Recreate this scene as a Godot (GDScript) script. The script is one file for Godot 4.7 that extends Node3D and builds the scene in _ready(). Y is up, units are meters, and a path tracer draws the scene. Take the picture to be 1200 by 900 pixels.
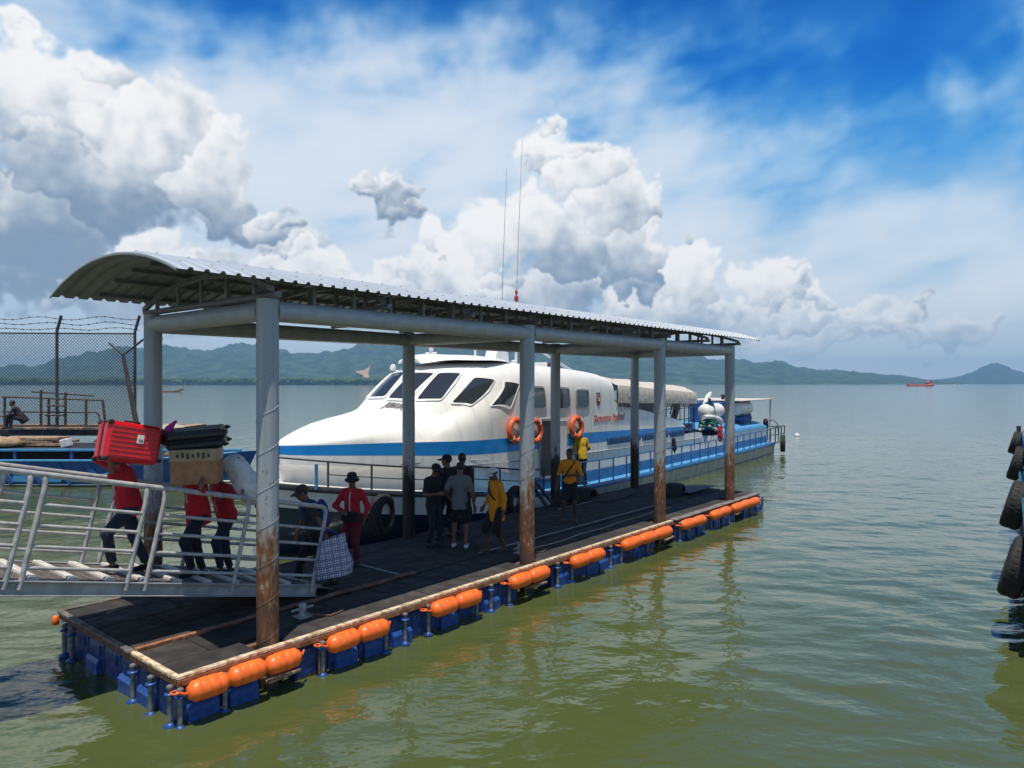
extends Node3D
# A jetty with a barrel-roofed canopy, a floating pontoon, a gangway with porters and a long white ferry.

const FOCAL := 833.0
const PONTOON_AT := Vector3(-3.71, 0, -7.9)
const PONTOON_TURN := 50.16
const FERRY_AT := Vector3(-5.656, 0, -15.347)
const FERRY_TURN := 53.5
const DECK := 0.52

var M := {}
var used := {}
var pontoon_frame := Transform3D()
var ferry_frame := Transform3D()

func _ready() -> void:
	var cam := Camera3D.new()
	cam.name = "camera"
	cam.position = Vector3(0, 3.8, 0)
	cam.rotation_degrees = Vector3(-0.069, 0, 0)
	cam.fov = 2.0 * rad_to_deg(atan(450.0 / FOCAL))
	cam.near = 0.05
	cam.far = 20000.0
	add_child(cam)
	cam.current = true
	var env := Environment.new()
	env.background_mode = Environment.BG_SKY
	var sky := Sky.new()
	var pan := PanoramaSkyMaterial.new()
	pan.panorama = make_sky()
	pan.energy_multiplier = 1.0
	sky.sky_material = pan
	env.sky = sky
	env.tonemap_mode = Environment.TONE_MAPPER_LINEAR
	env.tonemap_exposure = 1.0
	env.ambient_light_source = Environment.AMBIENT_SOURCE_SKY
	env.sdfgi_enabled = true
	env.ssao_enabled = true
	env.ssil_enabled = true
	env.fog_enabled = true
	env.fog_density = 0.0002
	env.fog_light_color = Color(0.58, 0.80, 0.97)
	var we := WorldEnvironment.new()
	we.name = "world_environment"
	we.environment = env
	add_child(we)
	var sun := DirectionalLight3D.new()
	sun.name = "sun"
	sun.light_energy = 1.6
	sun.light_color = Color(1.0, 0.965, 0.9)
	sun.light_angular_distance = 0.5
	sun.shadow_enabled = true
	add_child(sun)
	sun.look_at_from_position(Vector3.ZERO, Vector3(0.016, -1.0, -0.222), Vector3.FORWARD)
	pontoon_frame = Transform3D(Basis(Vector3.UP, deg_to_rad(PONTOON_TURN)), PONTOON_AT)
	ferry_frame = Transform3D(Basis(Vector3.UP, deg_to_rad(FERRY_TURN)), FERRY_AT)
	make_materials()
	build_water()
	build_shore()
	build_pontoon()
	build_canopy()
	build_gangway()
	build_ferry()
	build_left_craft()
	build_right_craft()
	build_far_craft()
	build_deck_things()
	build_people()

# ---------------------------------------------------------------- sky: air and clouds only
var sky_rows: Array = []
var n_big: FastNoiseLite
var n_puff: FastNoiseLite
var n_fine: FastNoiseLite
var n_wisp: FastNoiseLite
var puffs: Array = []
const SKY_W := 3072
const SKY_H := 1536
const SKY_ROWS := 770
# cumulus heaps: bearing, elevation, half-width, half-height in degrees, whiteness
var heaps := [
	[-34, 18.8, 6.0, 3.3, 0.9], [-27, 17.6, 4.6, 3.0, 0.8], [-30.5, 13.4, 6.5, 3.6, 0.22], [-36, 10, 7, 4.2, 0.26], [-23, 14.6, 3.6, 3.6, 0.6], [-19.5, 12.2, 2.6, 1.6, 0.5],
	[-9.8, 14.3, 2.0, 1.7, 0.45], [-11.5, 15.0, 1.2, 1.3, 0.5], [-7.8, 13.5, 1.3, 1.1, 0.4], [-17, 10.2, 3.2, 1.5, 0.6], [-28, 7.0, 10, 2.6, 0.62], [-16, 7.6, 6, 2.8, 0.8], [-9, 6.4, 5, 2.6, 0.7], [-4.6, 8.6, 4.5, 3.4, 1.0], [-1.2, 11.4, 3.2, 3.0, 1.0],
	[3.2, 18.0, 2.5, 1.9, 1.0], [6.2, 16.2, 3.4, 2.6, 1.0], [8.4, 13.6, 3.2, 3.0, 0.8], [1.6, 12.0, 3.0, 3.0, 0.95], [4.8, 10.4, 4.6, 3.4, 0.5], [9.6, 9.6, 3.6, 2.8, 0.42], [13.8, 8.0, 2.6, 2.3, 0.95], [2.5, 6.6, 5.0, 2.4, 0.6], [11.5, 5.6, 5, 2.0, 0.6],
	[20.6, 7.6, 2.9, 1.7, 0.95], [23.6, 6.6, 1.8, 0.9, 0.85], [18.5, 5.0, 6, 1.5, 0.6], [26.4, 4.8, 2.7, 1.4, 0.8], [31, 3.6, 3.4, 1.1, 0.7], [22, 3.4, 7, 1.0, 0.6], [-48, 12, 9, 6, 0.7], [44, 6, 7, 3, 0.8], [60, 9, 8, 5, 0.8],
]
# thin high veil: bearing, elevation, half-width, half-height, weight
var veils := [
	[-14, 14, 30, 11, 1.25], [-12, 15, 17, 6.5, 1.0], [-20, 19.5, 20, 5.5, 0.7], [4, 18, 14, 6, 0.65], [12, 12, 13, 8, 0.7], [30, 7.5, 16, 6, 0.95], [8, 23.5, 10, 2.4, 0.2], [23, 16, 6, 2.5, 0.18], [35, 19, 2.5, 4, 0.4], [-36, 23, 9, 5, 0.7],
]

func scatter_puffs() -> void:
	var rng := RandomNumberGenerator.new()
	rng.seed = 77
	var all := heaps.duplicate()
	# the same kind of sky goes on all round
	for k in 46:
		var az := rng.randf_range(62.0, 312.0)
		all.append([az if az < 180.0 else az - 360.0, rng.randf_range(4.0, 20.0), rng.randf_range(3.0, 9.0), rng.randf_range(1.8, 4.6), rng.randf_range(0.4, 1.0)])
	for h in all:
		var w: float = h[2]
		var t: float = h[3]
		puffs.append([h[0], h[1], w, t, h[4], 0.0])
		for k in int(6 + w * 2.2):
			var a := rng.randf() * TAU
			var rr := sqrt(rng.randf()) * 0.95
			var s := rng.randf_range(0.24, 0.52) * (1.15 - rr * 0.4)
			var up := sin(a) * rr
			puffs.append([h[0] + cos(a) * rr * w, h[1] + up * t, s * minf(w, t * 1.7), s * t * 1.12, clampf(h[4] + up * 0.34 + rng.randf_range(-0.12, 0.16), 0.2, 1.0), rng.randf_range(0.1, 0.7)])

func sky_row(row: int) -> void:
	var el := 90.0 - (row + 0.5) / SKY_H * 180.0
	var mass := PackedFloat32Array()
	var best := PackedFloat32Array()
	var lit := PackedFloat32Array()
	var wx := PackedFloat32Array()
	var wy := PackedFloat32Array()
	var bump := PackedFloat32Array()
	mass.resize(SKY_W)
	best.resize(SKY_W)
	lit.resize(SKY_W)
	wx.resize(SKY_W)
	wy.resize(SKY_W)
	bump.resize(SKY_W)
	var e := deg_to_rad(el)
	var ce := cos(e)
	var se := sin(e)
	var rows_here := []
	for h in puffs:
		if absf(el - h[1]) < h[3] * 1.5 + 1.6:
			rows_here.append(h)
	for x in SKY_W:
		var az := (x + 0.5) / SKY_W * TAU
		var p := Vector3(ce * sin(az), se, -ce * cos(az)) * 1000.0
		wx[x] = n_big.get_noise_3dv(p)
		wy[x] = n_big.get_noise_3dv(p + Vector3(900, 0, 0))
		if rows_here.size() > 0:
			bump[x] = n_puff.get_noise_3dv(p)
	for h in rows_here:
		var reach := int((h[2] * 1.5 + 3.0) / 360.0 * SKY_W)
		var mid := int(h[0] / 360.0 * SKY_W)
		for k in range(mid - reach, mid + reach + 1):
			var x := posmod(k, SKY_W)
			var az := (k + 0.5) / SKY_W * 360.0
			var ax: float = (az + wx[x] * 3.0 + bump[x] * 0.75 - h[0]) / h[2]
			var ay: float = (el + wy[x] * 2.2 + bump[x] * 0.85 - h[1]) / h[3]
			var q := 1.0 - ax * ax - ay * ay
			if q > -0.35:
				mass[x] = maxf(mass[x], q + 0.35)
				var z := sqrt(maxf(q, 0.0)) * minf(h[2], h[3]) * 0.6 + float(h[5])
				if q > 0.0 and z + minf(q * 3.0, 1.0) > best[x]:
					# a puff in front of the last: blend at its edge, light from above and behind the eye
					var l: float = float(h[4]) * 0.62 + (ay * 0.36 - ax * 0.05 + sqrt(q) * 0.05) + 0.09 + bump[x] * 0.13 + wx[x] * 0.30
					lit[x] = lerpf(lit[x], l, clampf(q * 3.4, 0.0, 1.0)) if best[x] > 0.0 else l
					best[x] = z + minf(q * 3.0, 1.0)
				elif best[x] == 0.0:
					lit[x] = float(h[4]) * 0.6 + ay * 0.25 + 0.22
	var stops := [[0.0, Color(0.80, 0.86, 0.88)], [5.0, Color(0.70, 0.81, 0.89)], [10.0, Color(0.46, 0.69, 0.88)], [16.0, Color(0.10, 0.51, 0.86)], [24.0, Color(0.0, 0.38, 0.77)], [34.0, Color(0.0, 0.28, 0.61)], [90.0, Color(0.02, 0.22, 0.52)]]
	var air := Color()
	for i in range(1, stops.size()):
		if el <= stops[i][0] or i == stops.size() - 1:
			air = (stops[i - 1][1] as Color).lerp(stops[i][1], clampf((el - stops[i - 1][0]) / (stops[i][0] - stops[i - 1][0]), 0, 1))
			break
	var hz := 1.0 - smoothstep(0.0, 8.0, el)
	var out := PackedByteArray()
	out.resize(SKY_W * 3)
	for x in SKY_W:
		var azr := (x + 0.5) / SKY_W * TAU
		var az := rad_to_deg(azr)
		if az > 180.0:
			az -= 360.0
		var p := Vector3(ce * sin(azr), se, -ce * cos(azr))
		var inside := 1.0 - smoothstep(40.0, 55.0, absf(az))
		var v := (1.0 - inside) * (0.5 - el * 0.004)
		if inside > 0.0:
			for h in veils:
				var ax: float = (az + wx[x] * 6.0 - h[0]) / h[2]
				var ay: float = (el + wy[x] * 4.0 - h[1]) / h[3]
				v += exp(-(ax * ax + ay * ay) * 1.25) * float(h[4]) * inside
		# streaks lie along a slant, as drawn-out ice cloud does
		var w := n_wisp.get_noise_3d((p.x + p.y * 1.2) * 380.0, (p.y * 3.0 - p.x * 1.1) * 380.0, p.z * 380.0)
		var c := 1.0 - exp(-maxf(v * (1.25 + w * 1.1) + w * 0.42 * minf(1.0, v + 0.24) - 0.03, 0.0) * 1.25)
		c = maxf(c, hz * 0.7)
		var r := lerpf(air.r, 0.93 - hz * 0.05, c * 0.94)
		var g := lerpf(air.g, 0.94 - hz * 0.04, c * 0.94)
		var b := lerpf(air.b, 0.965 - hz * 0.05, c * 0.94)
		var d := mass[x]
		if d > 0.0:
			var f := n_fine.get_noise_3dv(p * 1000.0)
			d += f * 0.36 + bump[x] * 0.16 + w * 0.26
			var a := smoothstep(0.06, 0.78, d) * 0.95
			var l := clampf(lit[x] + f * 0.05, 0.0, 1.0)
			l = smoothstep(-0.02, 0.92, l)
			l = lerpf(l, 0.72, hz * 0.45)
			a *= 1.0 - hz * 0.45
			r = lerpf(r, lerpf(0.50, 1.0, l), a)
			g = lerpf(g, lerpf(0.58, 0.995, l), a)
			b = lerpf(b, lerpf(0.675, 0.99, l), a)
		out[x * 3] = int(clampf(r, 0, 1) * 255.0 + 0.5)
		out[x * 3 + 1] = int(clampf(g, 0, 1) * 255.0 + 0.5)
		out[x * 3 + 2] = int(clampf(b, 0, 1) * 255.0 + 0.5)
	sky_rows[row] = out

func noise(seed_: int, freq: float, octaves: int, kind := FastNoiseLite.TYPE_SIMPLEX_SMOOTH) -> FastNoiseLite:
	var n := FastNoiseLite.new()
	n.seed = seed_
	n.noise_type = kind
	n.frequency = freq
	n.fractal_type = FastNoiseLite.FRACTAL_FBM if octaves > 1 else FastNoiseLite.FRACTAL_NONE
	n.fractal_octaves = octaves
	return n

func make_sky() -> ImageTexture:
	n_big = noise(11, 0.008, 4)
	n_puff = noise(5, 0.028, 4)
	n_fine = noise(8, 0.06, 4)
	n_wisp = noise(21, 0.009, 5)
	scatter_puffs()
	sky_rows.resize(SKY_ROWS)
	var job := WorkerThreadPool.add_group_task(sky_row, SKY_ROWS)
	WorkerThreadPool.wait_for_group_task_completion(job)
	var bytes := PackedByteArray()
	for r in SKY_ROWS:
		bytes.append_array(sky_rows[r])
	var low := PackedByteArray()
	low.resize(SKY_W * 3)
	for x in SKY_W:
		low[x * 3] = 104
		low[x * 3 + 1] = 116
		low[x * 3 + 2] = 100
	for r in SKY_H - SKY_ROWS:
		bytes.append_array(low)
	var img := Image.create_from_data(SKY_W, SKY_H, false, Image.FORMAT_RGB8, bytes)
	sky_rows.clear()
	return ImageTexture.create_from_image(img)

# ---------------------------------------------------------------- mesh building
class MB:
	var v := PackedVector3Array()
	var n := PackedVector3Array()
	var t := PackedVector2Array()
	var c := PackedColorArray()
	var idx := PackedInt32Array()
	var color := Color.WHITE

	func vert(p: Vector3, nn: Vector3, uv := Vector2.ZERO) -> int:
		v.append(p)
		n.append(nn)
		t.append(uv)
		c.append(color)
		return v.size() - 1

	func tri(a: Vector3, b: Vector3, d: Vector3) -> void:
		var nn := (d - a).cross(b - a).normalized()
		var i := vert(a, nn)
		vert(b, nn)
		vert(d, nn)
		idx.append_array([i, i + 1, i + 2])

	func quad(a: Vector3, b: Vector3, d: Vector3, e: Vector3, uv := Rect2(0, 0, 1, 1)) -> void:
		var nn := (d - a).cross(b - a)
		if nn.length_squared() < 1e-14:
			nn = (e - a).cross(d - a)
		nn = nn.normalized()
		var i := vert(a, nn, uv.position)
		vert(b, nn, uv.position + Vector2(uv.size.x, 0))
		vert(d, nn, uv.end)
		vert(e, nn, uv.position + Vector2(0, uv.size.y))
		idx.append_array([i, i + 1, i + 2, i, i + 2, i + 3])

	# rows of points, joined into a smooth sheet; closed joins each row's end to its start
	func grid(rows: Array, closed := false, flip := false) -> void:
		var h := rows.size()
		var w: int = rows[0].size()
		var at := v.size()
		var acc := PackedVector3Array()
		acc.resize(h * w)
		var ww := w if closed else w - 1
		for i in h - 1:
			for j in ww:
				var j2 := (j + 1) % w
				var a := i * w + j
				var b := i * w + j2
				var d := (i + 1) * w + j2
				var e := (i + 1) * w + j
				if flip:
					var s := b
					b = e
					e = s
				var pa: Vector3 = rows[a / w][a % w]
				var pb: Vector3 = rows[b / w][b % w]
				var pd: Vector3 = rows[d / w][d % w]
				var pe: Vector3 = rows[e / w][e % w]
				var nn := (pd - pa).cross(pb - pa) + (pe - pa).cross(pd - pa)
				acc[a] += nn
				acc[b] += nn
				acc[d] += nn
				acc[e] += nn
				idx.append_array([at + a, at + b, at + d, at + a, at + d, at + e])
		for i in h:
			for j in w:
				var nn := acc[i * w + j]
				vert(rows[i][j], nn.normalized() if nn.length_squared() > 1e-20 else Vector3.UP, Vector2(float(j) / maxf(ww, 1), float(i) / maxf(h - 1, 1)))

	func fan(ring: Array, flip := false) -> void:
		var mid := Vector3.ZERO
		for p in ring:
			mid += p
		mid /= ring.size()
		for i in ring.size():
			if flip:
				tri(mid, ring[(i + 1) % ring.size()], ring[i])
			else:
				tri(mid, ring[i], ring[(i + 1) % ring.size()])

	func loft(rings: Array, caps := true) -> void:
		grid(rings, true)
		if caps:
			fan(rings[0], false)
			fan(rings[-1], true)

	func box(at: Vector3, size: Vector3, bevel := 0.0, basis := Basis.IDENTITY) -> void:
		var h := size / 2.0
		var b := minf(bevel, minf(h.x, minf(h.y, h.z)) * 0.9)
		var xf := Transform3D(basis, at)
		for axis in 3:
			for s in [-1.0, 1.0]:
				var u := (axis + 1) % 3
				var w := (axis + 2) % 3
				var q := []
				for k in [[-1, -1], [1, -1], [1, 1], [-1, 1]]:
					var p := Vector3.ZERO
					p[axis] = s * h[axis]
					p[u] = k[0] * (h[u] - b)
					p[w] = k[1] * (h[w] - b)
					q.append(xf * p)
				if s > 0:
					quad(q[3], q[2], q[1], q[0])
				else:
					quad(q[0], q[1], q[2], q[3])
		if b <= 0.0:
			return
		for axis in 3:
			var u := (axis + 1) % 3
			var w := (axis + 2) % 3
			for su in [-1.0, 1.0]:
				for sw in [-1.0, 1.0]:
					var q := []
					for k in [[-1, 0], [1, 0], [1, 1], [-1, 1]]:
						var p := Vector3.ZERO
						p[axis] = k[0] * (h[axis] - b)
						p[u] = su * (h[u] if k[1] == 0 else h[u] - b)
						p[w] = sw * (h[w] - b if k[1] == 0 else h[w])
						q.append(xf * p)
					if su * sw > 0:
						quad(q[3], q[2], q[1], q[0])
					else:
						quad(q[0], q[1], q[2], q[3])
		for sx in [-1.0, 1.0]:
			for sy in [-1.0, 1.0]:
				for sz in [-1.0, 1.0]:
					var s := Vector3(sx, sy, sz)
					var a := xf * (s * Vector3(h.x, h.y - b, h.z - b))
					var d := xf * (s * Vector3(h.x - b, h.y, h.z - b))
					var e := xf * (s * Vector3(h.x - b, h.y - b, h.z))
					if sx * sy * sz > 0:
						tri(e, d, a)
					else:
						tri(a, d, e)

	# a round bar through the points; r is one radius or a list
	func tube(pts: Array, r, sides := 8, caps := true) -> void:
		var rings := []
		var up := Vector3.UP
		var first: Vector3 = (pts[1] - pts[0]).normalized()
		if absf(first.dot(up)) > 0.9:
			up = Vector3.RIGHT
		var x := first.cross(up).normalized()
		for i in pts.size():
			var dir: Vector3
			if i == 0:
				dir = pts[1] - pts[0]
			elif i == pts.size() - 1:
				dir = pts[i] - pts[i - 1]
			else:
				dir = (pts[i + 1] - pts[i]).normalized() + (pts[i] - pts[i - 1]).normalized()
			dir = dir.normalized()
			x = (x - dir * x.dot(dir)).normalized()
			var y := dir.cross(x)
			var rr: float = r[i] if r is Array else r
			var ring := []
			for k in sides:
				var a := TAU * k / sides
				ring.append(pts[i] + (x * cos(a) + y * sin(a)) * rr)
			rings.append(ring)
		loft(rings, caps)

	# profile of (radius, height) turned round the y axis of xf
	func lathe(profile: Array, sides := 16, xf := Transform3D.IDENTITY, caps := true) -> void:
		var rings := []
		for p in profile:
			var ring := []
			for k in sides:
				var a := TAU * k / sides
				ring.append(xf * Vector3(cos(a) * p.x, p.y, sin(a) * p.x))
			rings.append(ring)
		loft(rings, caps)

	func torus(R: float, r: float, xf: Transform3D, seg := 24, sides := 10, squash := 1.0) -> void:
		var rings := []
		for i in seg + 1:
			var a := TAU * i / seg
			var ring := []
			for k in sides:
				var b := TAU * k / sides
				var rr := R + cos(b) * r
				ring.append(xf * Vector3(cos(a) * rr, sin(a) * rr, sin(b) * r * squash))
			rings.append(ring)
		grid(rings, true)

	func add(o: MB, xf := Transform3D.IDENTITY) -> void:
		var at := v.size()
		var turn := xf.basis.inverse().transposed()
		for p in o.v:
			v.append(xf * p)
		for q in o.n:
			n.append((turn * q).normalized())
		t.append_array(o.t)
		c.append_array(o.c)
		var flip := xf.basis.determinant() < 0
		for i in range(0, o.idx.size(), 3):
			if flip:
				idx.append_array([at + o.idx[i], at + o.idx[i + 2], at + o.idx[i + 1]])
			else:
				idx.append_array([at + o.idx[i], at + o.idx[i + 1], at + o.idx[i + 2]])

	func mesh() -> ArrayMesh:
		var a := []
		a.resize(Mesh.ARRAY_MAX)
		a[Mesh.ARRAY_VERTEX] = v
		a[Mesh.ARRAY_NORMAL] = n
		a[Mesh.ARRAY_TEX_UV] = t
		a[Mesh.ARRAY_COLOR] = c
		a[Mesh.ARRAY_INDEX] = idx
		var m := ArrayMesh.new()
		m.add_surface_from_arrays(Mesh.PRIMITIVE_TRIANGLES, a)
		return m

func numbered(called: String) -> String:
	if not used.has(called):
		used[called] = 0
		return called
	used[called] += 1
	return "%s_%03d" % [called, used[called]]

func tag(o: Node3D, label: String, category: String, group := "") -> Node3D:
	if label:
		o.set_meta("label", label)
	if category:
		o.set_meta("category", category)
	if group:
		o.set_meta("group", group)
	return o

func thing(called: String, label: String, category: String, xf := Transform3D.IDENTITY, group := "") -> Node3D:
	var o := Node3D.new()
	o.name = numbered(called)
	add_child(o)
	o.transform = xf
	tag(o, label, category, group)
	return o

func part(called: String, m, material: Material, parent: Node3D, at := Transform3D.IDENTITY) -> MeshInstance3D:
	var o := MeshInstance3D.new()
	o.name = called if parent != self else numbered(called)
	o.mesh = m.mesh() if m is MB else m
	o.material_override = material
	o.transform = at
	parent.add_child(o, true)
	return o

func structure(called: String, m, material: Material) -> MeshInstance3D:
	var o := part(called, m, material, self)
	o.set_meta("kind", "structure")
	return o

func lin(r: float, g: float, b: float) -> Color:
	return Color(r, g, b).linear_to_srgb()

func mat(c: Color, rough := 0.6, metal := 0.0, spec := 0.5) -> StandardMaterial3D:
	var m := StandardMaterial3D.new()
	m.albedo_color = c
	m.roughness = rough
	m.metallic = metal
	m.metallic_specular = spec
	return m

func ramp_texture(c0: Color, c1: Color, seed_: int, freq: float, low := 0.25, high := 0.75, size := 256, octaves := 5) -> NoiseTexture2D:
	var t := NoiseTexture2D.new()
	t.width = size
	t.height = size
	t.seamless = true
	t.noise = noise(seed_, freq, octaves)
	var g := Gradient.new()
	g.offsets = PackedFloat32Array([low, high])
	g.colors = PackedColorArray([c0, c1])
	t.color_ramp = g
	return t

# a worn surface: two tones mixed by noise, laid on from three sides in the thing's own axes
func worn(c0: Color, c1: Color, seed_: int, rough := 0.7, scale := 0.5, freq := 0.02, bump := 0.0, low := 0.25, high := 0.75, metal := 0.0) -> StandardMaterial3D:
	var m := mat(Color.WHITE, rough, metal)
	m.albedo_texture = ramp_texture(c0, c1, seed_, freq, low, high)
	m.uv1_triplanar = true
	m.uv1_scale = Vector3.ONE * scale
	if bump > 0.0:
		var t := NoiseTexture2D.new()
		t.width = 256
		t.height = 256
		t.seamless = true
		t.noise = noise(seed_ + 100, 0.03, 4)
		t.as_normal_map = true
		t.bump_strength = bump
		m.normal_enabled = true
		m.normal_texture = t
	return m

func make_materials() -> void:
	M.steel = worn(lin(0.30, 0.32, 0.34), lin(0.37, 0.39, 0.41), 31, 0.45, 0.7, 0.02)
	M.truss = worn(lin(0.13, 0.13, 0.14), lin(0.19, 0.19, 0.2), 32, 0.6, 0.8)
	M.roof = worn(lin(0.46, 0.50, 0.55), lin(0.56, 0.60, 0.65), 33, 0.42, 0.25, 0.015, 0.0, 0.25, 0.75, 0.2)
	M.roof_shade = worn(lin(0.15, 0.175, 0.205), lin(0.20, 0.225, 0.255), 133, 0.5, 0.3)  # darker copy of the roof colour for the shaded under face
	M.weld = mat(lin(0.36, 0.37, 0.38), 0.5)
	M.plastic_blue = worn(lin(0.006, 0.022, 0.11), lin(0.012, 0.045, 0.19), 34, 0.42, 0.9, 0.03, 1.2)
	M.plastic_lug = worn(lin(0.010, 0.05, 0.22), lin(0.02, 0.08, 0.29), 35, 0.42, 0.9, 0.03, 1.2)
	M.galv = worn(lin(0.25, 0.27, 0.28), lin(0.42, 0.43, 0.43), 36, 0.5, 1.5, 0.02, 0.0, 0.3, 0.7, 0.3)
	M.rubber_a = worn(lin(0.020, 0.017, 0.0165), lin(0.046, 0.040, 0.037), 37, 0.9, 0.35, 0.02, 2.5)
	M.rubber_b = worn(lin(0.026, 0.022, 0.021), lin(0.058, 0.050, 0.046), 38, 0.9, 0.45, 0.02, 2.5)
	M.rubber_c = worn(lin(0.016, 0.014, 0.014), lin(0.036, 0.032, 0.030), 39, 0.85, 0.4, 0.02, 2.5)
	M.grey_rubber = worn(lin(0.10, 0.10, 0.105), lin(0.17, 0.17, 0.175), 139, 0.7, 0.6)
	M.tyre = worn(lin(0.012, 0.012, 0.013), lin(0.032, 0.03, 0.03), 40, 0.8, 1.2, 0.03, 1.5)
	M.cream_wood = worn(lin(0.36, 0.24, 0.13), lin(0.66, 0.55, 0.40), 41, 0.75, 1.3, 0.02, 2.0, 0.3, 0.62)
	M.brown_wood = worn(lin(0.10, 0.045, 0.03), lin(0.2, 0.11, 0.08), 42, 0.8, 1.0, 0.02, 2.0)
	M.rust_wood = worn(lin(0.2, 0.075, 0.03), lin(0.38, 0.18, 0.08), 43, 0.8, 1.2, 0.02, 1.5)
	M.grey_wood = worn(lin(0.10, 0.09, 0.085), lin(0.22, 0.2, 0.185), 44, 0.85, 0.8, 0.02, 2.0)
	M.tan_wood = worn(lin(0.24, 0.15, 0.09), lin(0.45, 0.31, 0.2), 45, 0.8, 0.8, 0.02, 2.0)
	M.orange = worn(lin(0.78, 0.115, 0.012), lin(0.92, 0.19, 0.025), 46, 0.42, 1.2, 0.02, 0.8)
	M.orange_ring = worn(lin(0.62, 0.095, 0.02), lin(0.75, 0.14, 0.03), 47, 0.5, 1.5)
	M.ramp_white = worn(lin(0.28, 0.28, 0.28), lin(0.45, 0.445, 0.44), 48, 0.5, 1.2, 0.02)
	M.ramp_beam = worn(lin(0.24, 0.25, 0.26), lin(0.34, 0.35, 0.36), 49, 0.55, 0.8)
	M.tread = worn(lin(0.13, 0.11, 0.10), lin(0.24, 0.21, 0.19), 50, 0.6, 1.2, 0.03, 1.0, 0.3, 0.7, 0.3)
	M.tread_lip = worn(lin(0.5, 0.47, 0.43), lin(0.68, 0.65, 0.6), 51, 0.55, 1.4)
	M.boat_white = worn(lin(0.68, 0.675, 0.66), lin(0.82, 0.815, 0.80), 52, 0.34, 0.3, 0.015, 0.0, 0.15, 0.5)
	M.boat_white.uv1_scale = Vector3(0.85, 0.12, 0.85)
	M.boat_blue = worn(lin(0.004, 0.21, 0.62), lin(0.010, 0.27, 0.72), 53, 0.35, 0.3)
	M.boat_band = worn(lin(0.004, 0.10, 0.28), lin(0.008, 0.14, 0.36), 153, 0.4, 0.3)
	M.slime = worn(lin(0.025, 0.022, 0.014), lin(0.09, 0.06, 0.03), 155, 0.6, 2.0, 0.03, 2.0)
	M.pin = worn(lin(0.11, 0.12, 0.125), lin(0.2, 0.2, 0.2), 154, 0.5, 1.5)
	M.boat_deck = worn(lin(0.05, 0.24, 0.48), lin(0.12, 0.36, 0.60), 54, 0.6, 0.6)
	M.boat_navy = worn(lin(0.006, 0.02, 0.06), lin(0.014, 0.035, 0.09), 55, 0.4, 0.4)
	M.boat_hull = worn(lin(0.28, 0.28, 0.24), lin(0.42, 0.41, 0.36), 56, 0.5, 0.4)
	M.grey_trim = mat(lin(0.33, 0.33, 0.33), 0.45)
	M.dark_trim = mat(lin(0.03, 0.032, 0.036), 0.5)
	M.black = mat(lin(0.012, 0.012, 0.013), 0.6)
	M.tint = mat(lin(0.035, 0.042, 0.05), 0.03, 0.0, 0.7)
	M.streak = worn(lin(0.42, 0.36, 0.28), lin(0.56, 0.52, 0.45), 156, 0.6, 1.5)
	M.canvas = worn(lin(0.47, 0.42, 0.37), lin(0.60, 0.55, 0.49), 57, 0.9, 0.4, 0.02, 1.5)
	M.raft_white = worn(lin(0.68, 0.66, 0.62), lin(0.8, 0.78, 0.75), 58, 0.4, 0.8)
	M.rail_dark = worn(lin(0.02, 0.022, 0.03), lin(0.045, 0.05, 0.065), 59, 0.5, 1.0)
	M.rail_blue = mat(lin(0.02, 0.09, 0.26), 0.45)
	M.red_print = mat(lin(0.6, 0.13, 0.09), 0.5)
	M.dark_print = mat(lin(0.05, 0.05, 0.06), 0.5)
	M.crimson = mat(lin(0.42, 0.02, 0.06), 0.5)
	M.white_paint = mat(lin(0.72, 0.71, 0.69), 0.5)
	M.red_gloss = worn(lin(0.50, 0.004, 0.010), lin(0.58, 0.007, 0.014), 60, 0.25, 0.8)
	M.suitcase_black = worn(lin(0.018, 0.018, 0.019), lin(0.03, 0.03, 0.031), 61, 0.5, 1.4, 0.04, 1.0)
	M.cardboard = worn(lin(0.30, 0.15, 0.07), lin(0.38, 0.20, 0.10), 62, 0.9, 1.2)
	M.cardboard_tape = worn(lin(0.28, 0.21, 0.12), lin(0.36, 0.27, 0.16), 63, 0.6, 1.0)
	M.sack = worn(lin(0.52, 0.53, 0.56), lin(0.66, 0.67, 0.70), 64, 0.6, 1.2, 0.03, 0.6)
	M.magenta = mat(lin(0.45, 0.02, 0.20), 0.7)
	M.wire = mat(lin(0.10, 0.10, 0.10), 0.5, 0.6)
	M.fence = worn(lin(0.035, 0.035, 0.04), lin(0.075, 0.07, 0.07), 65, 0.6, 1.0)
	M.pipe_brown = worn(lin(0.045, 0.03, 0.028), lin(0.1, 0.07, 0.06), 66, 0.6, 1.0)
	M.hull_blue = worn(lin(0.008, 0.06, 0.21), lin(0.015, 0.09, 0.28), 67, 0.6, 0.5)
	M.hull_sky = worn(lin(0.03, 0.19, 0.40), lin(0.06, 0.27, 0.50), 68, 0.6, 0.5)
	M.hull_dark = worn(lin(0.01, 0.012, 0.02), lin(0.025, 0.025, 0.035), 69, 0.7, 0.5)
	M.concrete = worn(lin(0.2, 0.18, 0.16), lin(0.32, 0.29, 0.26), 70, 0.9, 0.3, 0.02, 1.5)
	M.hull_green = worn(lin(0.02, 0.12, 0.08), lin(0.05, 0.22, 0.14), 71, 0.6, 0.8)
	M.hull_teal = worn(lin(0.01, 0.07, 0.12), lin(0.03, 0.14, 0.20), 72, 0.6, 0.8)
	M.rope = worn(lin(0.3, 0.27, 0.2), lin(0.5, 0.46, 0.36), 73, 0.9, 3.0)
	M.ship_red = worn(lin(0.34, 0.03, 0.02), lin(0.44, 0.05, 0.035), 74, 0.6, 0.02)
	M.gold = mat(lin(0.45, 0.38, 0.05), 0.6)
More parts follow.
